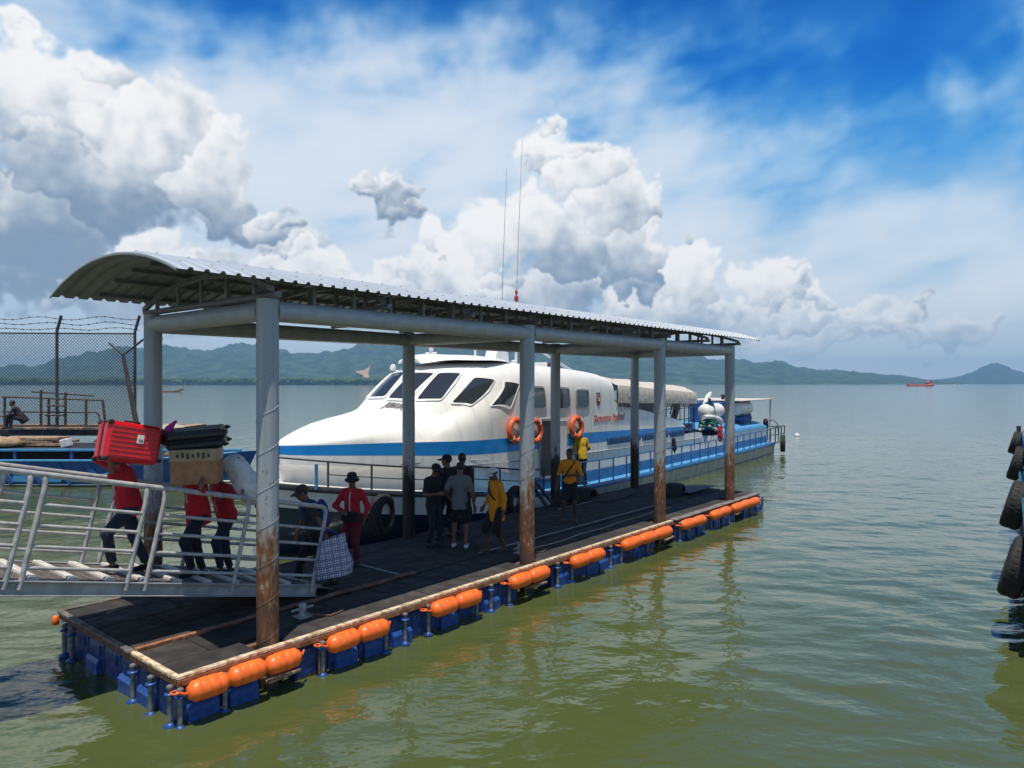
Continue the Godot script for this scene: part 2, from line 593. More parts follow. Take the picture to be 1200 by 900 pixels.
	# people
	M.skin = worn(lin(0.12, 0.058, 0.034), lin(0.165, 0.082, 0.05), 80, 0.55, 3.0)
	M.skin_dark = worn(lin(0.075, 0.036, 0.022), lin(0.105, 0.052, 0.032), 81, 0.55, 3.0)
	M.hair = worn(lin(0.006, 0.005, 0.005), lin(0.014, 0.012, 0.011), 82, 0.55, 6.0, 0.05, 2.0)
	M.eye = mat(lin(0.02, 0.015, 0.012), 0.2)
	var cloths := {"red": [0.40, 0.006, 0.02], "maroon": [0.13, 0.004, 0.014], "denim": [0.012, 0.018, 0.038], "navy": [0.008, 0.01, 0.02], "black_cloth": [0.009, 0.009, 0.011], "charcoal": [0.03, 0.032, 0.037], "tee_grey": [0.12, 0.13, 0.145], "amber": [0.62, 0.23, 0.004], "mustard": [0.42, 0.28, 0.008], "royal": [0.01, 0.03, 0.16], "teal": [0.02, 0.14, 0.16], "plum": [0.018, 0.012, 0.022], "offwhite": [0.55, 0.55, 0.56]}
	for k in cloths:
		var a: Array = cloths[k]
		var m := mat(lin(a[0], a[1], a[2]), 0.92)
		m.rim_enabled = true
		m.rim = 0.3
		m.normal_enabled = true
		m.uv1_triplanar = true
		m.uv1_scale = Vector3.ONE * 2.5
		m.normal_texture = cloth_normal()
		M[k] = m
	M.pile = pile_material(90, 0.54, 0.0)
	M.pile_back = pile_material(91, 0.53, 0.55)
	M.plaid = plaid_material()
	M.card_print = mat(lin(0.06, 0.05, 0.04), 0.8)

var _cloth: NoiseTexture2D
func cloth_normal() -> NoiseTexture2D:
	if _cloth == null:
		_cloth = NoiseTexture2D.new()
		_cloth.width = 256
		_cloth.height = 256
		_cloth.seamless = true
		_cloth.noise = noise(140, 0.02, 4)
		_cloth.as_normal_map = true
		_cloth.bump_strength = 5.0
	return _cloth

# painted steel pile, 6.4 m of it from below the water to the beam: paint above, flaking rust in the tide zone, dark growth at the waterline
func pile_material(seed_: int, rust_top: float, black: float) -> StandardMaterial3D:
	var w := 256
	var h := 1024
	var img := Image.create(w, h, false, Image.FORMAT_RGB8)
	var a := noise(seed_, 0.02, 5)
	var b := noise(seed_ + 7, 0.06, 4)
	var s := noise(seed_ + 13, 0.02, 3)
	var paint := Color(0.57, 0.60, 0.63)
	var paint2 := Color(0.63, 0.655, 0.68)
	for y in h:
		var f := 1.0 - float(y) / h
		for x in w:
			# the seam of the wrap: walk a circle through the noise
			var ang := TAU * x / w
			var p := Vector3(cos(ang) * 40.0, f * 640.0, sin(ang) * 40.0)
			var n1 := a.get_noise_3dv(p)
			var n2 := b.get_noise_3dv(p)
			var n3 := s.get_noise_3d(p.x * 1.6, p.y * 0.12, p.z * 1.6)
			var c := paint.lerp(paint2, clampf(0.5 + n3, 0, 1))
			var edge := smoothstep(rust_top + 0.06, rust_top - 0.07, f + n1 * 0.13 + n2 * 0.05)
			var rust := Color(0.40, 0.235, 0.14).lerp(Color(0.53, 0.39, 0.28), clampf(0.5 + n2 * 1.2, 0, 1)).lerp(Color(0.31, 0.245, 0.20), clampf(0.4 + n1 * 1.5 + (rust_top - 0.16 - f) * 5.0, 0, 1))
			if n2 > 0.42 and f > rust_top - 0.17:
				rust = Color(0.68, 0.68, 0.66)
			c = c.lerp(rust, edge)
			# streaks below the rust line and a few spots above it
			var spot := smoothstep(0.46, 0.56, n2 + n1 * 0.3) * smoothstep(rust_top + 0.2, rust_top + 0.02, f)
			c = c.lerp(Color(0.36, 0.19, 0.11), spot)
			if black > 0.0:
				c = c.lerp(Color(0.09, 0.085, 0.085), smoothstep(rust_top + 0.03, rust_top - 0.02, f + n1 * 0.05) * black * 1.6 if black * 1.6 < 1.0 else smoothstep(rust_top + 0.03, rust_top - 0.02, f + n1 * 0.05))
			var wet := smoothstep(0.285, 0.255, f + n2 * 0.02)
			c = c.lerp(Color(0.20, 0.17, 0.13), wet * 0.85)
			img.set_pixel(x, y, c)
	var m := mat(Color.WHITE, 0.55)
	m.albedo_texture = ImageTexture.create_from_image(img)
	return m

# woven check of a carrier bag: print, so it is colour only
func plaid_material() -> StandardMaterial3D:
	var s := 256
	var img := Image.create(s, s, false, Image.FORMAT_RGB8)
	var navy := Color(0.13, 0.15, 0.36)
	var white := Color(0.82, 0.82, 0.86)
	var red := Color(0.45, 0.2, 0.33)
	for y in s:
		for x in s:
			var u := (x % 64) / 64.0
			var v := (y % 64) / 64.0
			var bu := u < 0.42
			var bv := v < 0.42
			var c := white
			if bu and bv:
				c = navy
			elif bu or bv:
				c = navy.lerp(white, 0.45)
			if absf(u - 0.72) < 0.05 or absf(v - 0.72) < 0.05:
				c = c.lerp(navy, 0.7)
			if absf(u - 0.21) < 0.03 or absf(v - 0.21) < 0.03:
				c = c.lerp(white, 0.8)
			if absf(u - 0.57) < 0.025:
				c = c.lerp(red, 0.6)
			img.set_pixel(x, y, c)
	var m := mat(Color.WHITE, 0.5)
	m.albedo_texture = ImageTexture.create_from_image(img)
	m.uv1_triplanar = true
	m.uv1_scale = Vector3.ONE * 2.4
	return m

# ---------------------------------------------------------------- water
func build_water() -> void:
	var x0 := -24.0
	var x1 := 30.0
	var z0 := -52.0
	var z1 := -2.0
	var step := 0.12
	var nx := int((x1 - x0) / step)
	var nz := int((z1 - z0) / step)
	var a := noise(301, 0.33, 3)
	var b := noise(302, 1.15, 2)
	var e := noise(303, 0.08, 2)
	var f := noise(304, 2.6, 2)
	var hgt := PackedFloat32Array()
	hgt.resize((nx + 1) * (nz + 1))
	for i in nz + 1:
		var z := z0 + i * step
		for j in nx + 1:
			var x := x0 + j * step
			var fade := clampf(minf(minf(x - x0, x1 - x), minf(z - z0, z1 - z)) / 4.0, 0, 1)
			var gust := 0.75 + e.get_noise_2d(x, z) * 0.9 + 1.3 * smoothstep(-3.0, -7.0, x) * smoothstep(-13.0, -8.0, z)
			var q := x * 0.75 + z * 0.2
			var r := z * 1.15 - x * 0.12
			hgt[i * (nx + 1) + j] = fade * (a.get_noise_2d(q, r) * 0.030 + gust * (b.get_noise_2d(q, r) * 0.0085 + f.get_noise_2d(q, r) * 0.0036))
	var m := MB.new()
	m.v.resize((nx + 1) * (nz + 1))
	m.n.resize((nx + 1) * (nz + 1))
	m.t.resize((nx + 1) * (nz + 1))
	m.c.resize((nx + 1) * (nz + 1))
	for i in nz + 1:
		for j in nx + 1:
			var k := i * (nx + 1) + j
			m.v[k] = Vector3(x0 + j * step, hgt[k], z0 + i * step)
			var dx := (hgt[k + 1] if j < nx else hgt[k]) - (hgt[k - 1] if j > 0 else hgt[k])
			var dz := (hgt[k + nx + 1] if i < nz else hgt[k]) - (hgt[k - nx - 1] if i > 0 else hgt[k])
			m.n[k] = Vector3(-dx / (2 * step), 1, -dz / (2 * step)).normalized()
			m.c[k] = Color.WHITE
	m.idx.resize(nx * nz * 6)
	var w := 0
	for i in nz:
		for j in nx:
			var k := i * (nx + 1) + j
			m.idx[w] = k
			m.idx[w + 1] = k + 1
			m.idx[w + 2] = k + nx + 2
			m.idx[w + 3] = k
			m.idx[w + 4] = k + nx + 2
			m.idx[w + 5] = k + nx + 1
			w += 6
	# the rest of the sheet, out to the horizon
	var far := 5200.0
	for rc in [[-far, -far, far, z0], [-far, z1, far, 60.0], [-far, z0, x0, z1], [x1, z0, far, z1]]:
		m.quad(Vector3(rc[0], 0, rc[1]), Vector3(rc[2], 0, rc[1]), Vector3(rc[2], 0, rc[3]), Vector3(rc[0], 0, rc[3]))
	var t := NoiseTexture2D.new()
	t.width = 1024
	t.height = 1024
	t.seamless = true
	t.noise = noise(305, 0.012, 5)
	t.as_normal_map = true
	t.bump_strength = 7.0
	var mw := mat(lin(0.068, 0.086, 0.027), 0.075, 0.0, 0.48)
	mw.normal_enabled = true
	mw.normal_texture = t
	mw.normal_scale = 0.3
	mw.uv1_triplanar = true
	mw.uv1_world_triplanar = true
	mw.uv1_scale = Vector3(0.05, 0.1, 0.09)
	structure("water", m, mw)

# ---------------------------------------------------------------- far shore
func px_az(x: float) -> float:
	return (x - 600.0) / FOCAL

# a range of hills whose crest runs through the given bearings and heights; depth falls towards the water
class HillRange:
	var crest: Array
	var dist: float
	var depth: float
	var rough: float
	var n1: FastNoiseLite
	var n2: FastNoiseLite

	func at(px: float, q: float) -> Vector3:
		var k := 1
		while k < crest.size() - 1 and crest[k][0] < px:
			k += 1
		var s: float = clampf((px - crest[k - 1][0]) / (crest[k][0] - crest[k - 1][0]), 0, 1)
		s = s * s * (3 - 2 * s) * 0.5 + s * 0.5
		var hh: float = lerpf(crest[k - 1][1], crest[k][1], s) / 833.0 * dist
		var d := dist - depth * (1.0 - q * 1.25)
		var p := Vector3((px - 600.0) / 833.0 * d, 0, -d)
		var shape := sin(clampf(q / 0.8, 0, 1) * PI / 2.0) if q <= 0.8 else 1.0 - (q - 0.8) * 2.2
		var spur := n1.get_noise_2d(p.x, p.z) * rough * (1.0 - absf(q - 0.45) * 1.2) * clampf(q * 5.0, 0, 1) * (0.0 if q > 0.78 else 1.0)
		var y := hh * shape * (1.0 + spur) + n2.get_noise_2d(p.x, p.z) * 8.0 * clampf(q * 4.0, 0, 1) * clampf(hh / 40.0, 0, 1)
		p.y = maxf(y, -1.0) if q > 0.0 else -2.0
		return p

func hill(called: String, crest: Array, dist: float, depth: float, seed_: int, rough: float, material: Material) -> HillRange:
	var r := HillRange.new()
	r.crest = crest
	r.dist = dist
	r.depth = depth
	r.rough = rough
	r.n1 = noise(seed_, 0.0035, 5)
	r.n2 = noise(seed_ + 3, 0.03, 3)
	var cols := 420
	var rows := 26
	var g := []
	for i in rows + 1:
		var row := []
		for j in cols + 1:
			row.append(r.at(lerpf(crest[0][0], crest[-1][0], float(j) / cols), float(i) / rows))
		g.append(row)
	var m := MB.new()
	m.grid(g, false, true)
	structure(called, m, material)
	return r

func build_shore() -> void:
	var forest := worn(lin(0.008, 0.026, 0.016), lin(0.052, 0.092, 0.044), 401, 0.95, 0.0016, 0.03, 4.0)  # the lighter tone paints sunlit patches into the green
	forest.uv1_world_triplanar = true
	var forest_far := worn(lin(0.012, 0.028, 0.02), lin(0.035, 0.062, 0.038), 402, 0.95, 0.003, 0.02, 4.0)
	forest_far.uv1_world_triplanar = true
	var main := hill("hills_far", [[-260, 15], [-120, 24], [-40, 22], [0, 18], [12, 20], [24, 21], [36, 19.5], [49, 22], [66, 27], [90, 29], [100, 31], [133, 35], [153, 37], [171, 38], [195, 41], [210, 38], [248, 35], [265, 38], [288, 41], [301, 39], [328, 35], [347, 34], [371, 31], [387, 34], [408, 37], [440, 44], [471, 43], [520, 41], [560, 39], [610, 41], [660, 37], [720, 36], [780, 33], [812, 30], [836, 25], [860, 24], [868, 23.5], [886, 22.5], [904, 24], [920, 21.5], [932, 17.5], [942, 18], [960, 16], [980, 14.5], [1010, 12], [1040, 9.5], [1055, 9], [1075, 6.5], [1093, 3.5], [1130, 2]], 3300.0, 1300.0, 411, 0.42, forest)
	hill("hills_far", [[-260, 12], [60, 10], [150, 12], [210, 14], [250, 11], [300, 8], [420, 9], [520, 6], [620, 8], [760, 10], [880, 8], [1000, 7], [1060, 5], [1100, 3]], 2500.0, 500.0, 412, 0.3, forest)
	hill("hills_far", [[1020, 2], [1093, 4.5], [1110, 6], [1125, 8], [1135, 11], [1144, 14.5], [1153, 20], [1160, 22.5], [1166, 23.5], [1172, 22.5], [1179, 19.5], [1187, 15.5], [1200, 12.5], [1230, 9], [1290, 7], [1400, 10], [1500, 4]], 4300.0, 900.0, 413, 0.3, forest_far)
	# the bare red slip on the slope: a thin skin of soil that follows the hillside
	var earth := worn(lin(0.3, 0.17, 0.10), lin(0.48, 0.33, 0.23), 403, 0.95, 0.02)
	var slip := MB.new()
	var outline := PackedVector2Array([Vector2(416, 23), Vector2(421, 25), Vector2(426, 25), Vector2(430, 28), Vector2(434, 31), Vector2(433, 26), Vector2(432, 22), Vector2(433, 17), Vector2(430, 14), Vector2(427, 15), Vector2(425, 20), Vector2(421, 21)])
	var up_of := func(p: Vector3) -> float: return (p.y - 3.8) / -p.z * FOCAL + 10.0
	for i in 44:
		for j in 44:
			var c := []
			for k in [[0, 0], [0, 1], [1, 1], [1, 0]]:
				c.append(main.at(414.0 + (j + k[1]) * 0.5, 0.05 + (i + k[0]) * 0.016) + Vector3(0, 3, 3))
			var mid: Vector3 = (c[0] + c[2]) / 2.0
			if Geometry2D.is_point_in_polygon(Vector2(414.25 + j * 0.5, up_of.call(mid)), outline):
				slip.quad(c[0], c[1], c[2], c[3])
	if slip.v.size() > 0:
		structure("bare_hillside", slip, earth)
	# mangroves along the water's edge: low crowns that nobody could count
	var crown := MB.new()
	var rng := RandomNumberGenerator.new()
	rng.seed = 5
	for k in 9:
		var at := Vector3(rng.randf_range(-5, 5), rng.randf_range(4, 10), rng.randf_range(-4, 4))
		var rr := rng.randf_range(2.6, 4.6)
		crown.lathe([Vector2(0.1, -rr * 0.8), Vector2(rr, -rr * 0.2), Vector2(rr * 0.8, rr * 0.5), Vector2(0.1, rr * 0.85)], 6, Transform3D(Basis(Vector3.UP, rng.randf() * 3.0), at), false)
	crown.lathe([Vector2(5, -1), Vector2(6, 3), Vector2(5, 6)], 7)
	var mm := MultiMesh.new()
	mm.transform_format = MultiMesh.TRANSFORM_3D
	mm.use_colors = true
	mm.mesh = crown.mesh()
	var spots := []
	for k in 2600:
		var px := rng.randf_range(-300, 1080)
		var near := 1500.0 + maxf(0.0, px - 500.0) * 2.0
		var dd := near + rng.randf() * 220.0
		var sc := rng.randf_range(0.7, 1.25) * (1.1 if px < 620 else 0.8)
		spots.append(Transform3D(Basis(Vector3.UP, rng.randf() * TAU).scaled(Vector3(sc * 1.3, sc, sc)), Vector3(px_az(px) * dd, 0, -dd)))
	mm.instance_count = spots.size()
	for k in spots.size():
		mm.set_instance_transform(k, spots[k])
		var g := rng.randf_range(0.7, 1.3)
		mm.set_instance_color(k, Color(g, g * rng.randf_range(0.9, 1.1), g * 0.9))
	var mg := mat(lin(0.05, 0.085, 0.026), 0.95)
	mg.vertex_color_use_as_albedo = true
	var o := MultiMeshInstance3D.new()
	o.name = "mangroves"
	o.multimesh = mm
	o.material_override = mg
	add_child(o)
	tag(o, "low green belt of mangroves along the far shore below the hills", "mangroves")
	o.set_meta("kind", "stuff")

# ---------------------------------------------------------------- floating pontoon (local x along it, z towards the camera's side is +)
const PON_L := 17.4
const PON_W := 3.62
const PILES := [1.22, 6.46, 11.5, 15.6]
const PILES_BACK := [1.22, 6.5, 11.75, 15.95]
const PILE_FRONT := -0.2
const PILE_BACK := -3.45

func build_pontoon() -> void:
	var p := thing("floating_pontoon", "long floating pontoon of blue plastic cubes with a black rubber deck under the canopy", "pontoon", pontoon_frame)
	var rng := RandomNumberGenerator.new()
	rng.seed = 9
	# cubes round the edge; where a pile passes, a bay is left open
	var cw := 0.497
	var kinds := []
	for k in 3:
		var m := MB.new()
		m.box(Vector3(0, 0.135, -0.25), Vector3(cw - 0.008, 0.51, 0.5), 0.024)
		m.box(Vector3(0, 0.30, 0.006), Vector3(cw * 0.62, 0.14, 0.02), 0.008)
		kinds.append(m.mesh())
	var lug := MB.new()
	var prof := [Vector2(-0.02, -0.09), Vector2(0.062, -0.09), Vector2(0.062, 0.07), Vector2(0.03, 0.115), Vector2(-0.02, 0.115)]
	var ra := []
	var rb := []
	for q in prof:
		ra.append(Vector3(-0.185, q.y, q.x))
		rb.append(Vector3(0.185, q.y, q.x))
	for i in prof.size():
		var j := (i + 1) % prof.size()
		lug.quad(ra[i], rb[i], rb[j], ra[j])
	lug.fan(ra)
	lug.fan(rb, true)
	var lug_mesh := lug.mesh()
	var growth := MB.new()
	var ga := []
	var gb := []
	for i in 9:
		var gx := lerpf(-0.235, 0.235, i / 8.0)
		ga.append(Vector3(gx, 0.035 + 0.012 * sin(i * 2.1) + 0.01 * sin(i * 5.3), 0.003))
		gb.append(Vector3(gx, -0.1, 0.006))
	growth.grid([ga, gb])
	var growth_mesh := growth.mesh()
	for side in 4:
		var count := 35 if side % 2 == 0 else 7
		for i in count:
			var xf: Transform3D
			match side:
				0:
					xf = Transform3D(Basis.IDENTITY, Vector3((i + 0.5) * cw, 0, 0))
				1:
					xf = Transform3D(Basis(Vector3.UP, -PI / 2), Vector3(0, 0, -(i + 0.5) * PON_W / 7))
				2:
					xf = Transform3D(Basis(Vector3.UP, PI), Vector3((i + 0.5) * cw, 0, -PON_W))
				3:
					xf = Transform3D(Basis(Vector3.UP, PI / 2), Vector3(PON_L, 0, -(i + 0.5) * PON_W / 7))
			if side == 0:
				var open := false
				for t in PILES:
					if absf(t - xf.origin.x) < 0.36:
						open = true
				if open:
					continue
			if side % 2 == 1 and (i == 0 or i == 6):
				continue
			var cube := part("float_cube", kinds[i % 3], M.plastic_blue, p, xf)
			if side < 2:
				part("waterline_growth", growth_mesh, M.slime, cube)
			if (i % 2 == 0 or rng.randf() < 0.45) and side < 2:
				part("connecting_lug", lug_mesh, M.plastic_lug, cube, Transform3D(Basis.IDENTITY, Vector3(rng.randf_range(-0.02, 0.02), 0.08, 0)))
	var core := MB.new()  # one box for the unseen inner cubes, added to block light
	core.box(Vector3(PON_L / 2, 0.13, -PON_W / 2 - 0.2), Vector3(PON_L - 1.1, 0.5, PON_W - 1.5), 0.03)
	part("light_block_core", core, M.plastic_blue, p)
	# sub-deck, with the front strip open round the piles
	var sub := MB.new()
	sub.box(Vector3(PON_L / 2, 0.425, -0.42 - (PON_W - 0.44) / 2), Vector3(PON_L, 0.07, PON_W - 0.44), 0.01)
	var edges := [0.02]
	for t in PILES:
		edges.append(t - 0.24)
		edges.append(t + 0.24)
	edges.append(PON_L - 0.02)
	for k in range(0, edges.size(), 2):
		sub.box(Vector3((edges[k] + edges[k + 1]) / 2, 0.422, -0.22), Vector3(edges[k + 1] - edges[k], 0.07, 0.4), 0.01)
	part("sub_deck", sub, M.brown_wood, p)
	# rubber mats, each a piece; the front row is cut round the piles
	var mats := [M.rubber_a, M.rubber_b, M.rubber_c]
	var rows := [[-0.07, -0.55], [-0.56, -1.16], [-1.24, -1.84], [-1.85, -2.44], [-2.45, -3.02], [-3.03, -3.6]]
	for r in rows.size():
		var x := 0.05
		while x < PON_L - 0.1:
			var w := 1.19 if r > 1 else 0.98
			if r % 2 == 1 and x < 0.1:
				w *= 0.6
			var x1 := minf(x + w, PON_L - 0.03)
			var spans := [[x, x1]]
			if r == 0:
				for t in PILES:
					var cut := []
					for sp in spans:
						if sp[1] < t - 0.2 or sp[0] > t + 0.2:
							cut.append(sp)
						else:
							if t - 0.2 - sp[0] > 0.06:
								cut.append([sp[0], t - 0.2])
							if sp[1] - t - 0.2 > 0.06:
								cut.append([t + 0.2, sp[1]])
					spans = cut
			for sp in spans:
				var m := MB.new()
				var lift := rng.randf_range(0, 0.006)
				m.box(Vector3((sp[0] + sp[1]) / 2, 0.49 + lift, (rows[r][0] + rows[r][1]) / 2), Vector3(sp[1] - sp[0] - 0.014, 0.05, rows[r][0] - rows[r][1] - 0.008), 0.008, Basis(Vector3.UP, rng.randf_range(-0.004, 0.004)))
				part("deck_mat", m, mats[rng.randi() % 3], p)
			x = x1
	# edge timbers
	var x := -0.03
	while x < 11.7:
		var ln := minf(rng.randf_range(1.7, 2.4), 11.75 - x)
		var m := MB.new()
		m.box(Vector3(x + ln / 2, 0.525, -0.005), Vector3(ln - 0.01, 0.045, 0.075), 0.008)
		part("edge_timber", m, M.cream_wood, p)
		var a := MB.new()
		a.box(Vector3(x + ln / 2, 0.462, 0.02), Vector3(ln - 0.01, 0.07, 0.03), 0.006)
		part("edge_timber", a, M.rust_wood, p)
		x += ln
	x = 11.9
	while x < 17.2:
		var ln := minf(1.8, 17.38 - x)
		var a := MB.new()
		a.box(Vector3(x + ln / 2, 0.515, -0.06), Vector3(ln - 0.012, 0.03, 0.2), 0.006)
		part("edge_timber", a, M.grey_wood, p)
		x += ln
	for e in [[Vector3(-0.01, 0.527, -0.59), Vector3(0.07, 0.045, 1.11), M.cream_wood], [Vector3(-0.01, 0.462, -0.59), Vector3(0.04, 0.07, 1.14), M.rust_wood], [Vector3(-0.01, 0.522, -2.4), Vector3(0.08, 0.04, 2.42), M.grey_wood], [Vector3(-0.01, 0.462, -2.4), Vector3(0.04, 0.07, 2.42), M.brown_wood], [Vector3(0.5, 0.535, -1.2), Vector3(0.95, 0.05, 0.06), M.rust_wood], [Vector3(1.55, 0.528, -3.6), Vector3(3.1, 0.04, 0.05), M.grey_wood]]:
		var m := MB.new()
		m.box(e[0], e[1], 0.008)
		part("edge_timber", m, e[2], p)
	var spare := MB.new()
	var pts := []
	for k in 22:
		pts.append(Vector3(0.85 + k * 0.18, 0.545 + 0.006 * sin(k * 1.7), -1.2 + 0.018 * sin(k * 0.9)))
	spare.tube(pts, 0.034, 7)
	part("rusty_joint_pipe", spare, M.brown_wood, p)
	# pale joint strips in the deck
	for s in [[Vector3(10.0, 0.523, -1.36), Vector3(7.2, 0.012, 0.03)], [Vector3(4.42, 0.523, -1.9), Vector3(0.035, 0.012, 1.08)], [Vector3(12.6, 0.523, -3.02), Vector3(2.6, 0.012, 0.028)]]:
		var m := MB.new()
		m.box(s[0], s[1], 0.003)
		part("joint_strip", m, M.galv, p)
	# pins that tie the cubes together
	var pin := MB.new()
	pin.lathe([Vector2(0.028, -0.03), Vector2(0.028, 0.36)], 10)
	var collar := MB.new()
	collar.lathe([Vector2(0.03, -0.06), Vector2(0.062, -0.03), Vector2(0.075, 0.01), Vector2(0.03, 0.04)], 10)
	collar.lathe([Vector2(0.03, 0.335), Vector2(0.06, 0.345), Vector2(0.06, 0.365), Vector2(0.03, 0.375)], 10)
	var cap := MB.new()
	cap.lathe([Vector2(0.022, 0.37), Vector2(0.022, 0.41), Vector2(0.04, 0.415), Vector2(0.04, 0.445), Vector2(0.02, 0.455)], 8)
	var pin_mesh := pin.mesh()
	var collar_mesh := collar.mesh()
	var cap_mesh := cap.mesh()
	var spots := []
	for t in [-0.02, 0.5, 1.84, 2.9, 3.26, 3.72, 4.8, 5.15, 5.62, 7.02, 7.48, 8.87, 9.3, 10.4, 11.96, 12.4, 13.28, 13.74, 14.85, 16.4, 17.3]:
		spots.append(Vector3(t, rng.randf_range(-0.015, 0.015), 0.085))
	for z in [-0.02, -0.5, -0.98, -2.95, -3.2]:
		spots.append(Vector3(-0.085, rng.randf_range(-0.015, 0.015), z))
	for q in spots:
		var o := part("connecting_pin", pin_mesh, M.pin, p, Transform3D(Basis.IDENTITY, q))
		part("pin_collar", collar_mesh, M.plastic_lug, o)
		part("pin_cap", cap_mesh, M.pin, o)
	# rusty uprights down to the water beside each pile bay, and offcuts of timber in the bays
	for t in PILES:
		var m := MB.new()
		m.box(Vector3(t + 0.62, 0.2, 0.03), Vector3(0.045, 0.46, 0.03), 0.004)
		part("bay_upright", m, M.rust_wood, p)
		var b := MB.new()
		b.box(Vector3(t + 0.1, 0.13, -0.05), Vector3(0.5, 0.04, 0.16), 0.006, Basis(Vector3.UP, 0.12))
		part("bay_timber", b, M.tan_wood, p)
	# mooring cleats
	for t in [2.1, 6.95]:
		var c := MB.new()
		c.lathe([Vector2(0.055, 0.515), Vector2(0.05, 0.66), Vector2(0.06, 0.68), Vector2(0.045, 0.70)], 10, Transform3D(Basis.IDENTITY, Vector3(t, 0, -0.76)))
		c.tube([Vector3(t - 0.17, 0.63, -0.76), Vector3(t + 0.17, 0.63, -0.76)], 0.02, 8)
		c.box(Vector3(t, 0.525, -0.76), Vector3(0.2, 0.02, 0.2), 0.004)
		part("mooring_cleat", c, M.galv, p)
		var rp := MB.new()
		rp.tube([Vector3(t, 0.6, -0.7), Vector3(t + 0.12, 0.54, -0.6), Vector3(t + 0.25, 0.535, -0.45), Vector3(t + 0.5, 0.535, -0.5)], 0.013, 6)
		part("cleat_rope", rp, M.brown_wood, p)
	# strings of orange floats hung along the outer side
	var strings := [[0.03, 1.45, 3], [1.87, 2.87, 2], [3.73, 4.79, 2], [5.57, 6.62, 2], [7.38, 8.46, 2], [9.24, 11.35, 3], [11.95, 13.16, 2], [13.61, 14.7, 2], [14.95, 16.75, 3]]
	var where := ["at the near corner of the pontoon, below the first pile", "second from the near corner, below the first deck cleat", "third from the near corner, between the first two front piles", "beside the second front pile", "midway between the second and third front piles", "just before the third front pile, three floats", "just past the third front pile, two floats", "last but one towards the far corner", "at the far corner of the pontoon below the last front pile"]
	for k in strings.size():
		var s: Array = strings[k]
		var o := thing("orange_float_string", "string of orange floats " + where[k], "float", pontoon_frame * Transform3D(Basis.IDENTITY, Vector3(s[0], 0.385, 0.155)), "orange floats along the pontoon edge")
		var unit: float = (s[1] - s[0]) / s[2]
		for i in int(s[2]):
			var prof2 := []
			var n := 4
			prof2.append(Vector2(0.03, 0.0))
			prof2.append(Vector2(0.075, 0.012))
			for g in n:
				var a := 0.03 + (unit - 0.06) * g / n
				var b := 0.03 + (unit - 0.06) * (g + 1) / n
				var big := 0.122 if g > 0 and g < n - 1 else 0.116
				var r0 := 0.085 if g == 0 else 0.111
				var r1 := 0.085 if g == n - 1 else 0.111
				prof2.append(Vector2(r0, a + 0.004))
				prof2.append(Vector2(big, a + unit * (0.085 if g == 0 else 0.025)))
				prof2.append(Vector2(big, b - unit * (0.085 if g == n - 1 else 0.025)))
				prof2.append(Vector2(r1, b - 0.004))
			prof2.append(Vector2(0.075, unit - 0.012))
			prof2.append(Vector2(0.03, unit))
			var m := MB.new()
			m.lathe(prof2, 18, Transform3D(Basis(Vector3(0, 0, 1), -PI / 2 + rng.randf_range(-0.02, 0.02)) * Basis(Vector3.UP, rng.randf() * 6.0), Vector3(i * unit, rng.randf_range(-0.008, 0.008), 0)))
			part("float", m, M.orange, o)
		var rp := MB.new()
		rp.tube([Vector3(-0.1, 0.02, -0.06), Vector3(-0.03, 0, 0), Vector3(s[1] - s[0] + 0.03, 0, 0), Vector3(s[1] - s[0] + 0.1, 0.02, -0.06)], 0.016, 6)
		rp.torus(0.05, 0.012, Transform3D(Basis(Vector3.RIGHT, PI / 2), Vector3(-0.1, 0.02, -0.07)), 12, 6)
		part("float_rope", rp, M.orange_ring, o)
	var ball := MB.new()
	ball.lathe([Vector2(0.02, 0.36), Vector2(0.045, 0.37), Vector2(0.05, 0.42), Vector2(0.045, 0.47), Vector2(0.02, 0.49)], 12)
	tag(part("orange_marker", ball, M.orange, self, pontoon_frame * Transform3D(Basis.IDENTITY, Vector3(-0.09, 0, -3.55))), "small orange float cap on the far left corner pin of the pontoon", "float")

# ---------------------------------------------------------------- canopy
const ROOF_R := 5.456
const ROOF_MID := -1.875
func roof_y(z: float) -> float:
	return 5.43 - ROOF_R + sqrt(ROOF_R * ROOF_R - (z - ROOF_MID) * (z - ROOF_MID))

